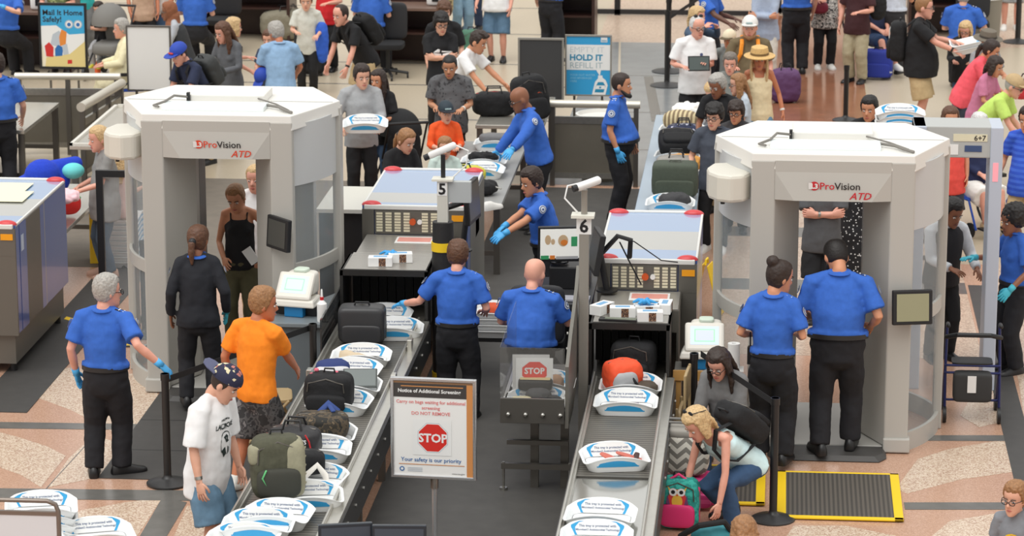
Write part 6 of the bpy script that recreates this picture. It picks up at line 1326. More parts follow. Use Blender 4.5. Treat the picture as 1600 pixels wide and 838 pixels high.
# --- officers
i1 = officer('grey-haired officer in blue seen from behind with a gloved hand on the black stanchion', (168, 430), 1.82, hair=('short', 'grey'), head=(-48, 4, 0), glove='LR', arms=((.08, .02, -.50), Vector((-5.25, 25.2, 1.06))), acc=('glasses',), twist=-8, feet=((.12, -.03), (-.10, .05)), foot_yaw=(12, -62), w=1.06, fat=.015, skin='pink')
person('officer in a black sweater with a ponytail, back to us by the left scanner', (310, 352), 1.74, 188, 'brown', ('pony', 'brown'), dict(mat=cloth('sweater_navy', (29, 31, 38)), sleeve='long', hem=-.06, loose=.026, collar=True, collarm=UNI), PT(NAVY), ((.10, .04, -.50), (.10, .06, -.48)), (-22, 6, 0), fem=True, patch='LR', glove='R', glovem=GLT, feet=((.13, 0), (-.13, 0)), hips=1.06, dz=.052)
officer('officer in blue back to us with one gloved arm raised at the lane 5 conveyor', (716, 376), 1.72, 
        face=176, hair=('short', 'brown'), glove='L', arms=((.36, .16, -.30, .3, -.4, -.9), (.04, .22, -.36)), acc=(('watch', 0),), fat=.03, w=1.06, skin='pink', head=(0, 10, 0), feet=((.12, 0), (-.13, 0)))
officer('dark-haired officer in blue facing left with both gloved hands held forward', (826, 264), 1.78, face=-72, hair=('short', 'dark'), glove='LR', arms=(Vector((-2.86, 29.95, 1.06)), Vector((-2.84, 30.2, 1.09))), head=(14, 16, 0), lean=10, skin='tan', acc=(('watch', 0, STEEL),), fat=.02)
officer('bald officer in a blue long-sleeved jacket bending over the lane 5 trays', (806, 138), 1.80, face=-70, top=dict(mat=UNI, sleeve='long', hem=-.02, loose=.034, collar=True), belt=False, hair=('none', 'black'), skin='brown', glove='LR', arms=(Vector((-3.12, 34.35, .98)), (.0, .34, -.36)), head=(0, 22, 0), lean=14, acc=('glasses',), glovem=GLV)
officer('heavy bearded officer in blue standing side-on facing right behind lane 6', (972, 114), 1.80, face=82, hair=('buzz', 'dark'), glove='R', arms=((.02, .12, -.5), (.05, .06, -.52)), head=(0, 4, 0), fat=.085, w=1.1, hips=1.2, acc=(('beard', HR['black']),), skin='tan')
ch = office_chair((-2.22, 28.35, .008), R(180), 'black swivel chair under the seated bald officer')
officer('bald officer in blue seated with his back to us at the x-ray monitor', (838, 404), 1.80, face=172, hair=('none', 'salt'), sit=.66, feet=((.13, .42), (-.13, .42)), arms=((.05, .34, -.26), (.06, .36, -.22)), lean=8, head=(-12, 14, 0), fat=.09, w=1.14, hips=1.1, skin='pink', belt=False)
officer('tall broad officer in blue with bowed head at the right scanner entry', (1302, 376), 1.96, face=178, hair=('buzz', 'black'), arms=((.0, .24, -.32), (.05, .12, -.36)), head=(20, 36, 0), lean=6, fat=.06, w=1.18, hips=1.2, skin='tan', dz=.06, feet=((.12, -.08), (-.12, .1)), foot_yaw=(20, -6), acc=(('beard', HR['black']),))
officer('woman officer with a dark hair bun and hip radio by the right scanner', (1224, 408), 1.85, face=172, hair=('bun', 'dark'), fem=True, arms=((.04, .17, -.32), (.02, .18, -.30)), head=(-52, 14, 0), acc=(('radio', 1),), skin='tan', hips=1.06, feet=((.10, .05), (-.11, .0)), dz=.052)
officer('woman officer with a dark afro and teal glove at the right edge facing left', (1580, 325), 1.68, face=-64, hair=('afro', 'black'), fem=True, skin='brown', glove='LR', glovem=GLT, arms=((.14, .22, -.42), (.10, .34, -.2)), head=(6, 8, 0), hips=1.08)
officer('officer in blue and black trousers cut off by the left edge, body turned away', (-6, 84), 1.82, face=200, hair=('short', 'dark'), fat=.05, w=1.1, arms=('relax', (.1, .2, -.45)))
officer('seated officer in blue at the top left corner podium, arm toward the scanner', (10, -38), 1.78, face=165, sit=.66, feet=((.12, .4), (-.12, .4)), arms=((.05, .3, -.3), Vector((-11.5, 44.5, 1.15))), glove='R', hair=('short', 'dark'), belt=False, w=1.1)
officer('seated officer in blue at the podium above the hijab wearer', (304, -44), 1.78, face=176, sit=.66, feet=((.12, .4), (-.12, .4)), arms=('bent', 'bent'), hair=('short', 'dark'), belt=False, w=1.06)
officer('seated officer in blue at the podium behind the bending man', (580, -42), 1.78, face=172, sit=.66, feet=((.12, .4), (-.12, .4)), arms=('bent', 'bent'), hair=('short', 'dark'), belt=False, w=1.08, fat=.03)
officer('standing officer in blue at the small wood stand above the water-bottle sign', (862, -82), 1.80, face=150, hair=('short', 'dark'), arms=((.16, .12, -.46), (.1, .25, -.3)), fat=.02)
officer('dark-skinned officer in blue stretching an arm over the white-capped man', (1112, -42), 1.80, face=65, hair=('buzz', 'black'), skin='dark', arms=((.05, .3, -.3), (.06, .44, -.30)), belt=False)
officer('officer in blue, back to us, left of the woman in the patterned top', (1246, -74), 1.86, face=188, hair=('short', 'dark'), fat=.05, w=1.1, arms=('bent', 'relax'))
officer('seated officer in blue with back to us at the top right podium', (1506, -22), 1.78, face=172, sit=.66, feet=((.12, .4), (-.12, .4)), arms=('bent', (.1, .3, -.3)), hair=('short', 'grey'), belt=False, w=1.1, fat=.03)
# --- front travellers
def lacrosse(inf):
    def draw(b, M):
        b.text('LACROSSE', .062, M @ Matrix.Translation((0, .09, 0)), 0, .002); b.text('FIRE BIRDS', .026, M @ Matrix.Translation((0, .165, 0)), 0, .001)
        for r in (.085, .078): pass
        n = 24; o = [(.085 * math.cos(a), -.03 + .105 * math.sin(a), 0) for a in np.linspace(0, 2 * math.pi, n, endpoint=False)]; q = [(.078 * math.cos(a), -.03 + .098 * math.sin(a), 0) for a in np.linspace(0, 2 * math.pi, n, endpoint=False)]
        b.add(o + q, [(i, (i + 1) % n, n + (i + 1) % n, n + i) for i in range(n)], 0, M)
        for pts in ([(-.04, .03), (.0, .05), (.03, .03), (.02, .0), (.045, -.02), (.0, -.03), (-.02, .0)], [(-.06, -.09), (-.02, -.06), (.0, -.12), (-.03, -.15)], [(.02, -.06), (.05, -.08), (.03, -.13)]): poly(b, pts, M, 0)
    print_on(inf, draw, [mat('print_dark_green', (40, 52, 50), .7)], .26)
CAPN = mat_blobs('cap_print', [(38, 40, 68), (224, 214, 170), (206, 120, 120)], 46, kind='dots', pos=[0, .0, .0]); CAPN = mat_blobs('cap_navy_print', [(38, 40, 66), (38, 40, 66), (216, 206, 170), (190, 120, 110)], 34, kind='voronoi', pos=[0, .4, .76, .9])
i = person('young man in a white printed T-shirt and backward navy cap by lane 5', (366, 577), 1.80, 66, 'fair', ('short', 'dark'), TEE(WHT, loose=.038, hem=-.16, slen=.95), SH(JEANL, loose=.035), ((.05, .08, -.52), (.10, .06, -.52)), (16, 34, 0), lean=6, acc=(('cap_back', CAPN, mat('cap_brim_grey', (86, 90, 120), .6)), ('watch', 1, STEEL)), vox=.011, feet=((.11, 0), (-.11, .04)), shoes=SHW, extra=lacrosse)
CAMG = mat_blobs('camouflage_grey', [(46, 45, 46), (88, 86, 86), (60, 58, 60), (120, 116, 116)], 13)
person('man in an orange T-shirt and grey camouflage shorts beside the lane 5 conveyor', (414, 450), 1.80, 148, 'sun', ('short', 'light'), TEE(cloth('orange', (252, 136, 24)), hem=-.06), SH(CAMG, loose=.035), ((.12, .0, -.5), Vector((-4.05, 25.55, .83))), (-42, 8, 0), w=1.12, acc=(('socks', SHW),), shoes=None, bare=True, feet=((.15, -.15), (-.05, .10)), hip_off=(.05, -.03), vox=.011, lean=3)
person('woman in a black tank top and olive trousers looking down inside the left scanner', (364, 292), 1.70, 6, 'tan', ('pony', 'light'), TANK(BLK, hem=-.04, loose=.008, strap=.011), PT(cloth('olive', (86, 82, 58))), ((.10, .16, -.40, .8, -.2, -.2), (.0, .2, -.42)), (-14, 26, -4), fem=True, w=.96, hips=1.0, shoes=mat('shoe_grey', (170, 166, 160), .6), dz=.06)
b = MB(); q = AY(392, 400, 29.25); b.cbox((0, 0, 0), (.10, .015, .17), M=TR(q, 0, 0, R(-35))); tag(b.build('boarding_pass', WHITE), 'white folded boarding pass held by the woman in the black tank top', 'paper')
person('blonde woman in a white top and khaki trousers half hidden behind the left scanner pillar', (398, 259), 1.72, 10, 'pink', ('pony', 'blonde'), LS(WHT, sleeve='elbow'), PT(KHAKI), ('bent', 'bent'), (-20, 6, 0), fem=True)
i = person('fair-haired woman in a pale blue tank top crouching over bags', (1078, 645), 1.70, -46, 'pink', ('bob', 'blonde'), TANK(mat('cloth_pale_aqua', (206, 232, 234), .85, var=.03, scale=30), strap=.035, hem=-.04, loose=.02), PT(cloth('denim_deep', (50, 78, 112))), ((.06, .22, -.50), (.04, .30, -.44)), (-4, 38, 0), lean=52, sit=.50, feet=((.14, .30), (-.16, .05)), fem=True, acc=('shades_up',), vox=.011, hips=1.04, foot_z=(0, .02))
wear_backpack(i, 'black backpack on the crouching fair-haired woman', (.34, .2, .48), BLACKF)
person('dark-haired woman with glasses in a grey sweater sitting behind the crouching woman', (1118, 551), 1.68, -18, 'pink', ('long', 'dark'), LS(cloth('sweater_grey', (122, 122, 122)), loose=.034, slen=.55), PT(JEAN), ((-.08, .26, -.34), (.0, .26, -.36)), (-6, 32, 0), lean=22, sit=.46, feet=((.14, .34), (-.12, .36)), fem=True, acc=('glasses',), vox=.011)
t = thing('stool', 'low dark stool under the woman in the grey sweater', 'stool', tuple(G(1142, 705, 0))); b = MB(); b.cyl((0, 0, .34), (0, 0, .40), .17, 20); b.build('seat', BLACK, t)
for k_ in range(3): b = MB(); b.cyl((.1 * math.cos(2.1 * k_), .1 * math.sin(2.1 * k_), .34), (.15 * math.cos(2.1 * k_), .15 * math.sin(2.1 * k_), 0), .014, 8); b.build('leg', STEELD, t)
person('light-brown-haired child in a white top seen from above at the bottom edge', (1160, 808), 1.20, 200, 'fair', ('bob', 'light'), LS(cloth('cream_white', (232, 230, 224)), loose=.05), PT(JEAN), ('bent', 'bent'), (0, 24, 0), hs=1.22, lean=20, fem=False)
person('boy with glasses in a grey T-shirt with a yellow ball print at the bottom right', (1586, 755), 1.26, -24, 'fair', ('short', 'light'), TEE(cloth('boy_grey', (128, 132, 138))), SH(JEAN), ('relax', 'relax'), (-10, 6, 0), hs=1.2, acc=('glasses',),
       extra=lambda inf: print_on(inf, lambda b, M: circ(b, 0, 0, .10, M, 0), [mat('print_yellow', (240, 200, 40), .6)], .24))
person('young man in a dark vest over a white shirt laughing beside the rollator', (1494, 314), 1.72, 26, 'brown', ('short', 'black'), LS(cloth('shirt_pale', (206, 210, 214)), hem=.09, slen=.92), PT(BLK), ((.05, .26, -.34), (-.10, .28, -.30)), (8, 24, 0), lean=8,
       extra=lambda inf: (lambda c, s: (c.tube([tuple(inf['sp'](a) * s) for a in (-.04, .06, .14, .28, .38, .45, .50)], [((w_ + .036) * s, (d_ + .036) * s) for w_, d_ in ((.165, .125), (.160, .122), (.15, .118), (.158, .12), (.162, .115), (.145, .095), (.09, .07))], 22, side=tuple(inf['sv']), round_=False), c.build('vest', cloth('vest_black', (33, 32, 36)), inf['root'], voxel=.013, sm=3)))(MB(), inf['s']))
person('man in a dark grey T-shirt and black shorts with folded arms beyond the right scanner', (1288, 240), 1.82, 4, 'pink', ('short', 'brown'), TEE(CHAR), SH(BLK), ('cross', 'cross'), (0, 4, 0), acc=(('watch', 0, STEEL),), w=1.06, fat=.02)
person('woman in a black and white polka-dot dress beside the man with folded arms', (1338, 250), 1.60, -8, 'fair', ('long', 'dark'), TEE(mat_blobs('polka_dots', [(236, 236, 236), (28, 28, 32)], 30, kind='dots', pos=[0, .22]), hem=-.42, flare=.03, sleeve='cap'), SH(BLK, 'short'), ('relax', (.08, .16, -.42)), (0, 8, 0), fem=True, shoes=SHW)
# --- lane 4 side
person('blonde woman in a grey T-shirt and jeans at the loading table on the left', (150, 198), 1.72, -62, 'pink', ('bunlow', 'blonde'), TEE(cloth('tee_grey', (138, 137, 134)), hem=-.16), PT(cloth('denim_dull', (76, 94, 112)), len='long', loose=.018), ((-.02, .34, -.34), (.02, .26, -.36)), (6, 12, 0), fem=True, fat=.03, hips=1.1, shoes=mat('shoe_skin', (200, 160, 140), .6))
person('long-haired blonde girl behind the woman in the grey T-shirt on the left', (189, 224), 1.40, 150, 'fair', ('long', 'blonde'), TEE(cloth('pale_pink', (226, 196, 190))), SH(cloth('pale_short', (214, 196, 180)), 'long'), ('bent', 'bent'), (20, 10, 0), fem=True, hs=1.1)
# --- behind the lanes, centre left
i = person('young man in a light grey sweatshirt carrying a white tray left of lane 5', (566, 102), 1.78, 14, 'fair', ('short', 'dark'), LS(cloth('sweatshirt', (164, 166, 168)), loose=.03), PT(BLK), ((-.02, .34, -.34), (.08, .26, -.36)), (12, 10, 0), w=1.05)
p = G(577, 236, .95); tray('white tray carried by the young man in the light grey sweatshirt', (i['root'].location.x + .12, i['root'].location.y - .50, 1.05), R(6), R(4))
person('dark long-haired woman peering from behind the young man with the tray', (590, 110), 1.62, -12, 'tan', ('long', 'dark'), TEE(BLK), PT(JEAN), ('bent', 'bent'), (-10, 4, 0), fem=True)
person('brown-haired woman in a black V-neck top bent behind the lane 5 machine', (640, 204), 1.66, 36, 'fair', ('pony', 'light'), TEE(BLK), PT(JEAN), ('bent', (.0, .3, -.32)), (14, 26, 0), fem=True, lean=14)
person('small girl with glasses in a pale green top behind the number 5 post', (668, 204), 1.22, 10, 'fair', ('pony', 'light'), TEE(cloth('mint', (196, 214, 206))), PT(JEAN), ('bent', 'bent'), (0, 12, 0), hs=1.2, acc=('glasses',), pos=(-3.62, 32.9, .35))
person('boy in an orange jersey and dark cap beside the patterned lunch bag', (697, 160), 1.36, 14, 'fair', ('short', 'light'), LS(cloth('jersey_orange', (240, 92, 36)), slen=.5), SH(BLK), ((-.02, .28, -.28), 'bent'), (8, 8, 0), hs=1.16, acc=(('cap', mat('cap_dark_teal', (38, 52, 62), .7), mat('cap_brim_dark', (30, 34, 44), .7), mat('cap_badge_grey', (150, 170, 170), .6)),), 
       extra=lambda inf: print_on(inf, lambda b, M: poly(b, [(-.06, .0), (.02, .03), (.06, .0), (.0, -.02)], M, 0), [WHITE], .30))
SPOT = mat_blobs('grey_spotted', [(92, 92, 94), (92, 92, 94), (56, 56, 58)], 26, pos=[0, .3, .60])
person('man in a dark-flecked grey T-shirt standing behind the boy in orange', (702, 88), 1.74, 2, 'olive', ('buzz', 'black'), TEE(SPOT, loose=.028), PT(BLK), ((-.04, .28, -.30), (-.04, .28, -.28)), (-4, 18, 0), w=1.12, fat=.03, acc=(('watch', 0, SHW),))
def glyph(inf):
    def draw(b, M):
        for x in (-.10, .02):
            poly(b, [(x, -.06), (x + .09, -.06), (x + .09, .0), (x, .0)], M, 0)
        for x in (-.075, -.035): circ(b, x, -.03, .014, M, 1, .0015)
        poly(b, [(-.075, .01), (-.03, .01), (-.02, .04), (-.06, .05)], M, 0); poly(b, [(.0, .015), (.12, .015), (.12, .03), (.0, .03)], M, 0); b.text('bu', .05, M @ Matrix.Translation((.065, -.05, .0015)), 1, .002)
    print_on(inf, draw, [WHITE, BLACK], .30)
person('young man with glasses and folded arms in a printed black T-shirt', (690, 22), 1.74, 14, 'fair', ('mop', 'black'), TEE(BLK), PT(BLK), ('cross', 'cross'), (6, 14, 0), acc=('glasses',), extra=glyph)
person('brown-haired person in black behind the young man with folded arms', (694, 4), 1.72, 8, 'fair', ('mop', 'brown'), TEE(BLK, slen=.95), PT(BLK), ('relax', 'relax'), (6, 4, 0))
person('man with a quiff in a white T-shirt leaning right over a black and red duffel', (752, 50), 1.80, 70, 'tan', ('quiff', 'dark'), TEE(WHT), PT(BLK), ((.0, .52, -.18), (.04, .50, -.30)), (6, 22, 0), lean=26)
person('woman in a white tied blouse and denim shorts, head above the frame', (776, -74), 1.72, -6, 'pink', ('long', 'brown'), TEE(WHT, hem=-.03, sleeve='short'), SH(cloth('denim_short', (88, 118, 144)), 'knee', loose=.026), ('relax', (.14, .12, -.46)), (0, 0, 0), fem=True, fat=.05, w=1.08, hips=1.14)
person('person in light jeans and blue top at the top edge left of the white blouse', (722, -104), 1.76, 30, 'fair', ('short', 'brown'), TEE(cloth('sky_top', (92, 150, 200))), PT(cloth('denim_pale', (132, 164, 186))), ('relax', 'relax'))
person('person in dark blue jeans at the top edge right behind the light jeans', (738, -118), 1.76, -20, 'fair', ('short', 'dark'), TEE(cloth('dark_top', (60, 64, 72))), PT(cloth('denim_dark', (44, 58, 84))), ('relax', 'relax'))
person('bare-legged person in black sneakers sitting beside a camouflage bag at the top edge', (668, -56), 1.70, 20, 'fair', ('short', 'dark'), TEE(cloth('floral_top', (170, 150, 120))), SH(BLK), ('lap', 'lap'), sit=.5, feet=((.1, .5), (-.1, .4)))
i = person('man in a black T-shirt and khaki shorts bending forward with a black backpack on', (530, 8), 1.80, -46, 'pink', ('balding', 'dark'), TEE(BLK), SH(KHAKI, loose=.032), ((.06, .30, -.46), (.02, .26, -.46)), (4, 12, 0), lean=34, w=1.08, fat=.02, acc=(('watch', 0),))
wear_backpack(i, 'black and grey backpack on the bending man in khaki shorts', (.34, .22, .50), BLACKF)
i = person('person in a red T-shirt and black trousers with a black suitcase, head above the frame', (508, -62), 1.72, -16, 'pink', ('short', 'brown'), TEE(cloth('red_tee', (206, 32, 40))), PT(BLK), ('bent', (.16, .12, -.50)), (0, 6, 0), fat=.02)
suitcase('tall black suitcase held by the person in red', (i['root'].location.x - .22, i['root'].location.y - .45, 0), R(10), (.46, .30, .72), BLACKF, pull=False)
ib = person('boy in a pale T-shirt holding a blue bag beside the person in red', (478, -12), 1.50, 4, 'fair', ('short', 'brown'), TEE(cloth('boy_pale', (206, 206, 196)), hem=-.14), PT(BLK), ((.02, .2, -.34), 'bent'), (0, 10, 0), hs=1.1, shoes=YEL)
q = ib['root'].location; lump('bag', 'royal blue cloth bag at the side of the boy in the pale T-shirt', 'bag', (q.x + .22, q.y - .02, .45), (.20, .14, .62), mat('bag_cobalt', (44, 94, 200), .7), 0, .02)
person('older grey-haired man in a light blue shirt with his back turned', (428, 35), 1.74, 196, 'sun', ('short', 'grey'), TEE(cloth('chambray', (140, 172, 204)), loose=.03, collar=True), PT(cloth('grey_short', (120, 118, 112))), ((.0, .28, -.34), (.06, .26, -.36)), (30, 20, 0), lean=10, fat=.03, w=1.06)
t = thing('baseball_cap', 'royal blue cap held by the older man in the light blue shirt', 'cap', G(409, 118, 1.0)); b = MB(); b.ell((0, 0, 0), (.10, .12, .11), 20, lo=0); b.build('crown', mat('cap_royal', (38, 70, 170), .7), t, smooth=True, sharp=60); b = MB(); b.rbox((0, -.13, .0), (.15, .12, .02), p=3); b.build('brim', mat('cap_royal', (38, 70, 170), .7), t, smooth=True); t.rotation_euler = (R(50), 0, R(-30))
person('small boy in navy and red partly hidden by the older man in light blue', (419, 48), 1.34, -10, 'fair', ('short', 'brown'), TEE(cloth('navy_red', (60, 70, 92))), PT(JEAN), ('bent', 'bent'), (0, 10, 0), hs=1.16)
i = person('man in a blue cap and navy polo bending behind the left scanner', (274, 70), 1.76, -40, 'pink', ('short', 'dark'), TEE(cloth('navy_polo', (38, 46, 72)), collar=True), PT(KHAKI), ((.02, .36, -.36), 'bent'), (0, 26, 0), lean=30, acc=(('cap', mat('cap_royal', (38, 70, 170), .7), mat('cap_royal', (38, 70, 170), .7), mat('cap_badge_red', (206, 70, 60), .6)),))
wear_backpack(i, 'charcoal backpack on the man in the blue cap', (.34, .22, .44), mat('pack_charcoal', (58, 60, 60), .7))
person('dark-haired woman in a grey cardigan near the left scanner roof', (344, 36), 1.70, -26, 'pink', ('long', 'brown'), LS(cloth('cardigan_grey', (94, 96, 100))), PT(BLK), ('bent', 'bent'), (-16, 20, 0), fem=True, lean=6)
person('blonde woman in a sleeveless beige top and black skirt behind the grey cardigan', (366, 28), 1.62, 120, 'pink', ('bob', 'blonde'), TANK(cloth('beige_top', (206, 192, 160)), strap=.04), PT(BLK), ('bent', (.1, .2, -.4)), (0, 6, 0), fem=True)
lump('bag', 'red handbag at the elbow of the blonde woman in beige', 'bag', tuple(G(364, 116, .75)), (.2, .12, .34), mat('bag_red', (214, 56, 48), .6), R(10), .02)
person('woman in a brown headscarf, dark vest and grey sleeves at the podium', (262, 4), 1.60, -78, 'brown', ('none', 'black'), LS(cloth('sleeve_grey', (176, 180, 186))), PT(BLK), ((.0, .34, -.24), (.02, .32, -.26)), (0, 8, 0), lean=16, acc=(('hijab', cloth('scarf_brown', (140, 88, 60))), 'glasses'), fem=True,
       extra=lambda inf: (lambda c, s: (c.tube([tuple(inf['sp'](a) * s) for a in (-.2, -.02, .14, .28, .38, .45)], [((w_ + .034) * s, (d_ + .034) * s) for w_, d_ in ((.18, .14), (.168, .13), (.152, .12), (.158, .125), (.154, .115), (.12, .085))], 22, side=tuple(inf['sv']), round_=False), c.build('vest', cloth('vest_dark', (52, 54, 56)), inf['root'], voxel=.014, sm=3)))(MB(), inf['s']))
person('woman with long hair in a beige sleeveless blouse, head above the frame', (222, -66), 1.70, 20, 'sun', ('long', 'dark'), TANK(cloth('blouse_beige', (206, 172, 146)), strap=.04, hem=-.1, loose=.026), PT(BLK), ('relax', 'relax'), fem=True)
person('tanned person with bare arms right of the beige blouse at the top edge', (246, -74), 1.74, -30, 'sun', ('short', 'brown'), TANK(cloth('white_tank', (226, 222, 216))), SH(JEAN), ('relax', 'relax'))
i = person('elderly woman in a cream sweater sitting in a wheelchair facing left', (188, 30), 1.66, -74, 'pink', ('short', 'grey'), LS(cloth('cream', (236, 228, 190)), loose=.034), PT(cloth('cream_trouser', (222, 214, 180))), ((.0, .34, -.30), (.0, .34, -.32)), (4, 6, 0), sit=.58, feet=((.1, .46), (-.1, .46)), fem=True, fat=.07, foot_z=(.1, .1))
def wheelchair(loc, rz, label, c):
    t = thing('wheelchair', label, 'wheelchair', loc, rz); 
    for s in (-1, 1):
        b = MB(); pts = [(s * .31, .12 + .29 * math.cos(a), .30 + .29 * math.sin(a)) for a in np.linspace(0, 2 * math.pi, 25)]; b.tube(pts, .016, 8, round_=False); b.build('wheel', BLACK, t, smooth=True)
        b = MB(); b.tube([(s * .26, .25, .9), (s * .26, .22, .45), (s * .26, -.28, .45), (s * .24, -.42, .12)], .014, 8); b.build('side_frame', c, t, smooth=True)
        b = MB(); b.tube([(s * .26, .25, .9), (s * .26, .36, .92)], .018, 8); b.build('push_handle', BLACK, t); b = MB(); b.box((s * .28 - .03, -.2, .66), (s * .28 + .03, .15, .70)); b.build('armrest', BLACK, t)
        b = MB(); b.cyl((s * .24 - .012, -.3, .09), (s * .24 + .012, -.3, .09), .09, 16); b.build('front_castor', BLACK, t); b = MB(); b.box((s * .14 - .07, -.56, .12), (s * .14 + .07, -.40, .14)); b.build('footplate', BLACK, t)
    b = MB(); b.box((-.25, -.26, .43), (.25, .22, .465)); b.build('seat', c, t); b = MB(); b.box((-.25, .22, .46), (.25, .25, .88)); b.build('backrest', c, t)
WB = mat('wheelchair_blue', (34, 78, 176), .6)
wheelchair((i['root'].location.x, i['root'].location.y, .001), R(-74), 'blue wheelchair under the elderly woman in the cream sweater', WB)
t = thing('water_bottle', 'orange bottle hanging in front of the elderly woman in cream', 'bottle', G(153, 119, 0)); b = MB(); b.lathe([(.04, 0), (.045, .02), (.045, .16), (.02, .2), (.02, .23)], n=16); b.build('flask', mat('bottle_orange', (236, 104, 48), .4), t, smooth=True, sharp=40); b = MB(); b.lathe([(.022, .23), (.022, .26)], n=12); b.build('cap', WHITE, t)
# stroller with a child, turquoise and camouflage people
def stroller(loc, rz, label, m):
    t = thing('stroller', label, 'stroller', loc, rz)
    b = MB(); b.ell((0, .05, .82), (.27, .32, .30), 20, lo=-.05); b.build('canopy', m, t, smooth=True); b = MB(); b.rbox((0, 0, .45), (.42, .55, .2), p=4); b.build('seat', m, t, smooth=True); b = MB(); b.rbox((0, .26, .65), (.42, .12, .45), p=4); b.build('backrest', m, t, smooth=True)
    for s in (-1, 1):
        b = MB(); b.tube([(s * .24, -.38, .12), (s * .24, .1, .5), (s * .24, .5, 1.02)], .014, 8); b.build('side_frame', BLACK, t); b = MB(); b.tube([(s * .24, .36, .13), (s * .24, .1, .5)], .014, 8); b.build('rear_leg', BLACK, t)
        for y, r in ((-.38, .11), (.36, .13)): b = MB(); b.cyl((s * .24 - .02, y, r), (s * .24 + .02, y, r), r, 18); b.build('wheel', BLACK, t, smooth=True)
    b = MB(); b.tube([(-.24, .5, 1.02), (.24, .5, 1.02)], .018, 8); b.build('handlebar', BLACK, t); b = MB(); b.rbox((0, .1, .22), (.40, .4, .12), p=5); b.build('basket', m, t, smooth=True); return t
q = G(625, 190, .9); stroller((q.x + .02, q.y - .25, 0), R(200), 'black stroller with its canopy up right of the dark long-haired woman', BLACKF)
q = G(170, 20, .9); stroller((q.x + .1, q.y - .5, 0), R(-10), 'grey and black stroller with a boy in it behind the cream sweater woman', mat('stroller_grey', (120, 118, 114), .8))
person('small boy with dark hair and yellow shoes sitting in the grey stroller', (152, 4), 1.08, -14, 'fair', ('short', 'dark'), TEE(BLK, collar=True, collarm=WHT), PT(cloth('boy_grey_pants', (170, 170, 172))), ('cross', 'cross'), (-10, 16, 0), sit=.52, feet=((.1, .3), (-.1, .25)), foot_z=(.2, .2), hs=1.25, shoes=mat('shoe_lime', (214, 206, 70), .6))
person('person in a turquoise shirt and grey trousers behind the mail poster', (126, -84), 1.74, 10, 'sun', ('short', 'dark'), TEE(cloth('turquoise', (56, 190, 190))), PT(cloth('grey_trouser', (128, 130, 130))), ('bent', 'relax'))
person('person in green camouflage at the top edge left of the turquoise shirt', (88, -60), 1.72, 0, 'pink', ('short', 'brown'), TEE(mat_blobs('camouflage_green', [(96, 110, 70), (150, 160, 110), (70, 84, 56)], 14)), SH(KHAKI), ('bent', 'bent'))
# --- queue behind lane 6
person('man in a white T-shirt holding a black tablet, glasses on his head', (1090, 26), 1.80, 12, 'pink', ('balding', 'white'), TEE(WHT, loose=.03), SH(BLK, 'knee', loose=.03), ((-.10, .26, -.22), (.02, .24, -.26)), (16, 6, 0), fat=.045, w=1.08, acc=('shades_up', 'glasses'), extra=lambda inf: (inf.__setitem__('x', 1), print_on(inf, lambda b, M: circ(b, .07, .0, .028, M, 0), [mat('print_navy', (70, 80, 120), .7)], .36)))
pp = [o for o in bpy.data.objects if o.get('label', '').startswith('man in a white T-shirt holding a black')][0]; t = thing('tablet', 'black tablet held by the man in the white T-shirt', 'tablet', (pp.location.x + .06, pp.location.y - .36, 1.20), R(10), None, R(-14)); b = MB(); b.cbox((0, 0, 0), (.29, .018, .2)); b.build('case', BLACK, t, bevel=.006); b = MB(); b.cbox((0, -.0105, .0), (.26, .002, .17)); b.build('screen', mat('tablet_glass', (84, 94, 92), .08), t)
person('blonde woman in a denim jacket touching her face behind the man with the tablet', (1091, 11), 1.70, 60, 'pink', ('bob', 'blonde'), LS(cloth('denim_jacket', (62, 82, 104))), PT(JEAN), ((.02, .26, .06), (-.02, .26, .10)), (0, 6, 0), fem=True)
person('person in a brown and cream cap with a raised hand', (1139, 48), 1.52, -14, 'tan', ('short', 'dark'), TEE(cloth('tee_mid_grey', (120, 124, 122))), PT(JEAN), ('relax', (.16, .16, -.02)), (-10, 10, 0), acc=(('cap', cloth('cap_cream', (222, 210, 182)), cloth('cap_brown', (96, 82, 60))),))
i = person('young man in an olive T-shirt and white cap with an orange strapped pack', (1172, 26), 1.80, 2, 'pink', ('short', 'light'), TEE(cloth('olive_tee', (112, 98, 72))), PT(KHAKI), ('relax', ((.02, .28, -.26))), (-6, 4, 0), w=1.12, fat=.02, acc=(('cap', cloth('cap_white', (226, 224, 220)), cloth('cap_white', (226, 224, 220)), mat('cap_badge_grey', (150, 170, 170), .6)), ('beard', HR['light'])))
wear_backpack(i, 'orange strapped backpack on the young man in olive', (.36, .22, .5), mat('pack_orange', (226, 130, 40), .7), mat('strap_orange', (244, 150, 40), .7))
person('older woman with short grey hair in a patterned blouse in the lane 6 queue', (1141, 84), 1.64, -4, 'pink', ('short', 'salt'), LS(cloth('blouse_grey', (130, 134, 130))), PT(JEAN), ('bent', 'bent'), (0, 10, 0), fem=True)
person('blonde woman in a straw hat and cream sleeveless top in the lane 6 queue', (1187, 76), 1.68, 4, 'sun', ('long', 'blonde'), TANK(cloth('cream_top', (228, 210, 172)), strap=.03, hem=-.08, loose=.024), SH(JEANL, 'short'), ((.16, .04, -.50), 'relax'), (-4, 8, 0), fem=True, acc=(('hat', mat('straw', (206, 170, 112), .8, var=.2, scale=60), cloth('band_brown', (120, 96, 60))), ('watch', 0, SHW)))
person('girl with straight brown hair in profile facing left in the lane 6 queue', (1151, 116), 1.56, -72, 'fair', ('long', 'light'), TEE(cloth('pale_blue_top', (186, 196, 206))), PT(JEAN), ('bent', 'bent'), (0, 10, 0), fem=True, acc=('glasses',))
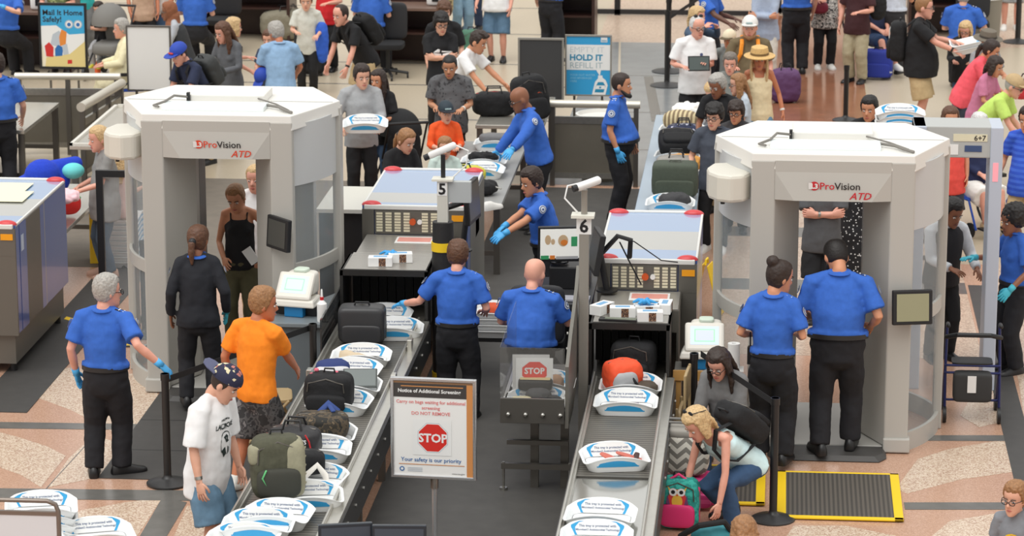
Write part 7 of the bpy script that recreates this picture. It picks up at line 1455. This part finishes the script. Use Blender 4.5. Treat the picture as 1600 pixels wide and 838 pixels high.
person('grey-haired man in a black polo with a red crest looking down', (1118, 118), 1.76, -22, 'brown', ('short', 'grey'), TEE(BLK, collar=True), PT(KHAKI), ('bent', 'bent'), (-12, 20, 0), w=1.06, lean=8, extra=lambda inf: print_on(inf, lambda b, M: (poly(b, [(.06, -.02), (.12, .0), (.12, .06), (.09, .03)], M, 0), circ(b, .06, .0, .02, M, 0)), [mat('print_red', (206, 50, 56), .6)], .36))
person('small blond child bending over the white clothes at the far end of lane 6', (1104, 140), 1.30, -40, 'fair', ('short', 'blonde'), TEE(WHT), PT(BLK), ('bent', 'bent'), (0, 40, 0), hs=1.2, lean=26, pos=(-.62, 38.75, 0))
person('young black-haired man with glasses in a dark grey-blue polo beside the lane 6 table', (1116, 164), 1.74, -14, 'fair', ('mop', 'black'), TEE(cloth('slate_polo', (70, 76, 88)), collar=True, loose=.03), PT(BLK, loose=.014), ('relax', (.06, .22, -.36)), (-6, 6, 0), acc=('glasses',), shoes=SHW)
person('dark-haired boy with glasses just showing above the right scanner corner', (1150, 160), 1.58, -6, 'tan', ('mop', 'dark'), TEE(cloth('boy_dark', (60, 58, 60))), PT(BLK), ('bent', 'bent'), (-10, 8, 0), acc=('glasses',))
# --- queue, upper right
person('woman in a grey and pale blue sweater looking down at the top right of centre', (1192, -34), 1.70, -14, 'tan', ('bob', 'light'), LS(cloth('sweater_blue_grey', (168, 180, 200)), loose=.03), PT(cloth('pale_trouser', (214, 208, 196))), ('cross', 'cross'), (-10, 24, 0), fem=True, lean=6)
FLO = mat_blobs('black_white_print', [(40, 40, 44), (226, 222, 214), (110, 108, 106), (236, 232, 226)], 30)
ib = person('woman in a black and white patterned top holding a phone', (1292, -60), 1.68, 10, 'pink', ('bob', 'brown'), TANK(FLO, strap=.045, hem=-.16, loose=.03), PT(BLK), ('relax', (-.02, .24, -.24)), (-4, 8, 0), fem=True, fat=.04, shoes=SHW)
lump('handbag', 'maroon handbag of the woman in the patterned top', 'bag', (ib['root'].location.x - .10, ib['root'].location.y - .25, .88), (.30, .16, .2), mat('bag_maroon', (120, 30, 52), .5), 0, .01)
i = person('man in a burgundy T-shirt and khaki trousers with a black sling bag', (1340, -52), 1.76, -24, 'pink', ('short', 'grey'), TEE(cloth('burgundy', (62, 30, 34))), PT(cloth('khaki_grey', (170, 160, 132)), loose=.03), ('bent', (.08, .06, -.52)), (-20, 0, 0), fat=.02)
lump('bag', 'black sling bag on the back of the man in burgundy', 'bag', (i['root'].location.x + .30, i['root'].location.y + .10, .92), (.26, .18, .42), BLACKF, R(20), .02)
person('seated person with bare shins, navy shorts and white sneakers at the top right', (1372, -30), 1.70, 30, 'pink', ('short', 'brown'), TEE(cloth('navy_tee', (40, 50, 80))), SH(cloth('navy_short', (44, 66, 100))), ('lap', 'lap'), sit=.56, feet=((.12, .42), (-.1, .46)), foot_z=(.12, .12), shoes=SHW)
wheelchair(tuple(G(1366, 60, .3)), R(40), 'dark wheelchair under the seated person in navy shorts', mat('wheelchair_dark', (40, 42, 50), .6))
q = G(1372, 125, 0); suitcase('royal blue soft suitcase on the floor beside the burgundy man', (q.x, q.y + .1, 0), R(-6), (.44, .3, .42), mat('suit_royal', (34, 52, 150), .7), wheels=2)
person('man in a pale blue shirt with his back to us at the top right', (1400, -66), 1.78, 160, 'tan', ('short', 'dark'), TEE(cloth('pale_blue_shirt', (214, 222, 236)), hem=.09), PT(cloth('dark_trouser', (46, 45, 48))), ((.05, .3, -.3), 'bent'), fat=.03, w=1.06)
i = person('heavy man with glasses in a black T-shirt carrying white trays, black backpack on', (1446, -6), 1.92, 82, 'pink', ('buzz', 'light'), TEE(BLK, loose=.03), SH(KHAKI, loose=.036), ((.0, .44, -.24), (.0, .46, -.28)), (0, 6, 0), fat=.07, w=1.14, acc=('glasses', ('watch', 1)))
wear_backpack(i, 'black backpack with white marks on the heavy man carrying trays', (.34, .22, .56), BLACKF, zip_=SHW)
for k_ in range(2): tray(('lower white tray carried by the heavy man in black', 'upper white tray carried by the heavy man in black')[k_], (i['root'].location.x + .66, i['root'].location.y - .06, 1.16 + .065 * k_), R(90), R(-14))
person('blonde woman with glasses in a black cardigan behind the carried trays', (1508, 35), 1.50, -10, 'pink', ('bob', 'blonde'), LS(BLK, loose=.04), PT(cloth('denim_mid', (62, 92, 124))), ('bent', 'bent'), (-8, 20, 0), fem=True, fat=.05, w=1.06, acc=('glasses',))
person('person in a grey brimmed hat behind the woman in coral', (1546, 50), 1.60, 30, 'tan', ('short', 'dark'), TEE(GRY), PT(JEAN), ('bent', 'bent'), (0, 12, 0), acc=(('hat', cloth('hat_grey', (112, 104, 92)), cloth('hat_band_grey', (70, 64, 58))),))
i = person('woman in a coral T-shirt with a dark ponytail leaning right', (1556, 64), 1.70, 74, 'tan', ('pony', 'dark'), TEE(cloth('coral', (240, 92, 104)), loose=.03), PT(cloth('dark_jean', (50, 54, 66))), ('bent', (.02, .36, -.36)), (0, 26, 0), lean=26, fem=True, fat=.03)
person('woman in a mauve top with dark curly hair in front of the coral T-shirt', (1560, 90), 1.58, 60, 'tan', ('bob', 'dark'), TEE(cloth('mauve', (196, 120, 150))), PT(BLK), ('bent', 'bent'), (0, 22, 0), lean=16, fem=True)
person('man in a lime green T-shirt and tan cap bending right', (1590, 119), 1.72, 70, 'pink', ('short', 'grey'), TEE(cloth('lime', (194, 224, 110)), loose=.03), SH(KHAKI), ('bent', (.0, .40, -.30)), (0, 20, 0), lean=36, acc=(('cap', cloth('cap_tan', (186, 160, 120))), 'glasses'), fat=.03,)
q = G(1590, 140, .9); duffel('red and grey duffel on the steel table at the right edge', (q.x + .15, q.y - .1, .80), R(10), (.6, .3, .26), mat('duffel_red', (206, 50, 60), .6), trim_=BLACK)
person('dark-haired man whose face shows left of the tray stack behind the right scanner', (1358, 152), 1.74, -10, 'tan', ('short', 'black'), TEE(BLK), PT(JEAN), ('bent', 'bent'), (-8, 10, 0))
person('dark-haired person whose crown shows right below the tray stack', (1417, 174), 1.50, 20, 'tan', ('short', 'black'), TEE(CHAR), PT(JEAN), ('bent', 'bent'), (0, 20, 0))
person('brown-haired woman in a coral red sleeveless top behind the metal detector header', (1486, 168), 1.66, 10, 'tan', ('long', 'brown'), TANK(cloth('coral_red', (236, 84, 74)), strap=.05, hem=-.16, loose=.03), SH(cloth('dark_skirt', (50, 52, 66)), 'knee'), ((.06, .05, -.5), 'relax'), (0, 8, 0), fem=True, fat=.03, w=1.06)
i = person('white-haired woman in navy and white seated behind the metal detector', (1532, 178), 1.66, 30, 'pink', ('short', 'white'), LS(cloth('navy_top', (30, 40, 76)), slen=.8), SH(cloth('white_skirt', (238, 236, 230)), 'below', loose=.04), ('lap', 'lap'), (0, 8, 0), sit=.58, feet=((.12, .40), (-.1, .42)), foot_z=(.1, .1), fem=True, fat=.04, shoes=mat('shoe_tan_soft', (196, 166, 126), .6))
wheelchair((i['root'].location.x, i['root'].location.y, .0), R(30), 'blue-framed wheelchair behind the metal detector', WB)
person('man in a royal blue striped T-shirt cut off by the right edge', (1606, 168), 1.78, -24, 'tan', ('short', 'dark'), TEE(mat_wave('blue_stripe', (38, 78, 190), (58, 100, 206), 16, 'Z', .8)), SH(KHAKI), ('relax', (.12, .12, -.44)), (0, 8, 0), fat=.04)
person('bare-legged person in white sneakers at the top right behind the bin', (1470, -130), 1.74, 0, 'pink', ('short', 'dark'), TEE(GRY), SH(cloth('grey_short2', (150, 150, 150))), ('relax', 'relax'), shoes=SHW, pos=tuple(G(1578, 46, 0)))
q = G(1536, 26, .5); t = thing('trash_bin', 'grey bin with a white rim at the top right corner', 'bin', (q.x, q.y, 0)); b = MB(); b.lathe([(.26, 0), (.30, .85), (.28, .85), (.24, .05)], n=28); b.build('barrel', mat('bin_grey', (136, 130, 118), .5), t, smooth=True, sharp=50); b = MB(); b.lathe([(.31, .80), (.32, .9), (.28, .9), (.28, .84)], n=28); b.build('rim', WHITE, t, smooth=True)
q = G(1226, 160, .0); duffel('purple soft bag on the floor beside the straw hat woman', (q.x, q.y, 0), R(10), (.46, .3, .5), mat('bag_purple', (92, 58, 100), .7))
q = G(430, 5, .5); duffel('grey-olive duffel at the top edge above the older man in light blue', (q.x + .3, q.y - .6, .0), R(20), (.9, .42, .5), mat('duffel_stone', (134, 128, 110), .8))
q = G(694, 12, .6); duffel('camouflage flowered bag at the top edge left of the light jeans', (q.x - .1, q.y, .45), R(-6), (.5, .24, .5), mat_blobs('camouflage_tan', [(140, 120, 84), (196, 176, 130), (104, 92, 62)], 14))
q = G(736, 66, .3); backpack('green and red backpack on the floor left of the denim shorts', (q.x, q.y, .0), R(10), (.36, .22, .5), mat('pack_green', (84, 132, 108), .7))
for u, v, a, lab in ((160, 408, 10, 'yellow folding floor sign under the blonde woman at the left loading table'), (1103, 492, 80, 'yellow folding floor sign between the lane 6 machine and the right scanner')):
    q = G(u, v, 0); t = thing('floor_sign', lab, 'floor sign', (q.x, q.y, .003), R(a))
    for s_ in (-1, 1):
        b = MB(); M = TR((0, s_ * .1, .28), 0, R(14) * s_); b.cbox((0, 0, 0), (.26, .012, .56), 0, M); b.build('panel', YEL, t, bevel=.004)
    b = MB(); b.tube([(-.06, 0, .55), (-.05, 0, .60), (.05, 0, .60), (.06, 0, .55)], .012, 8); b.build('handle', YEL, t)
bake_bodies()
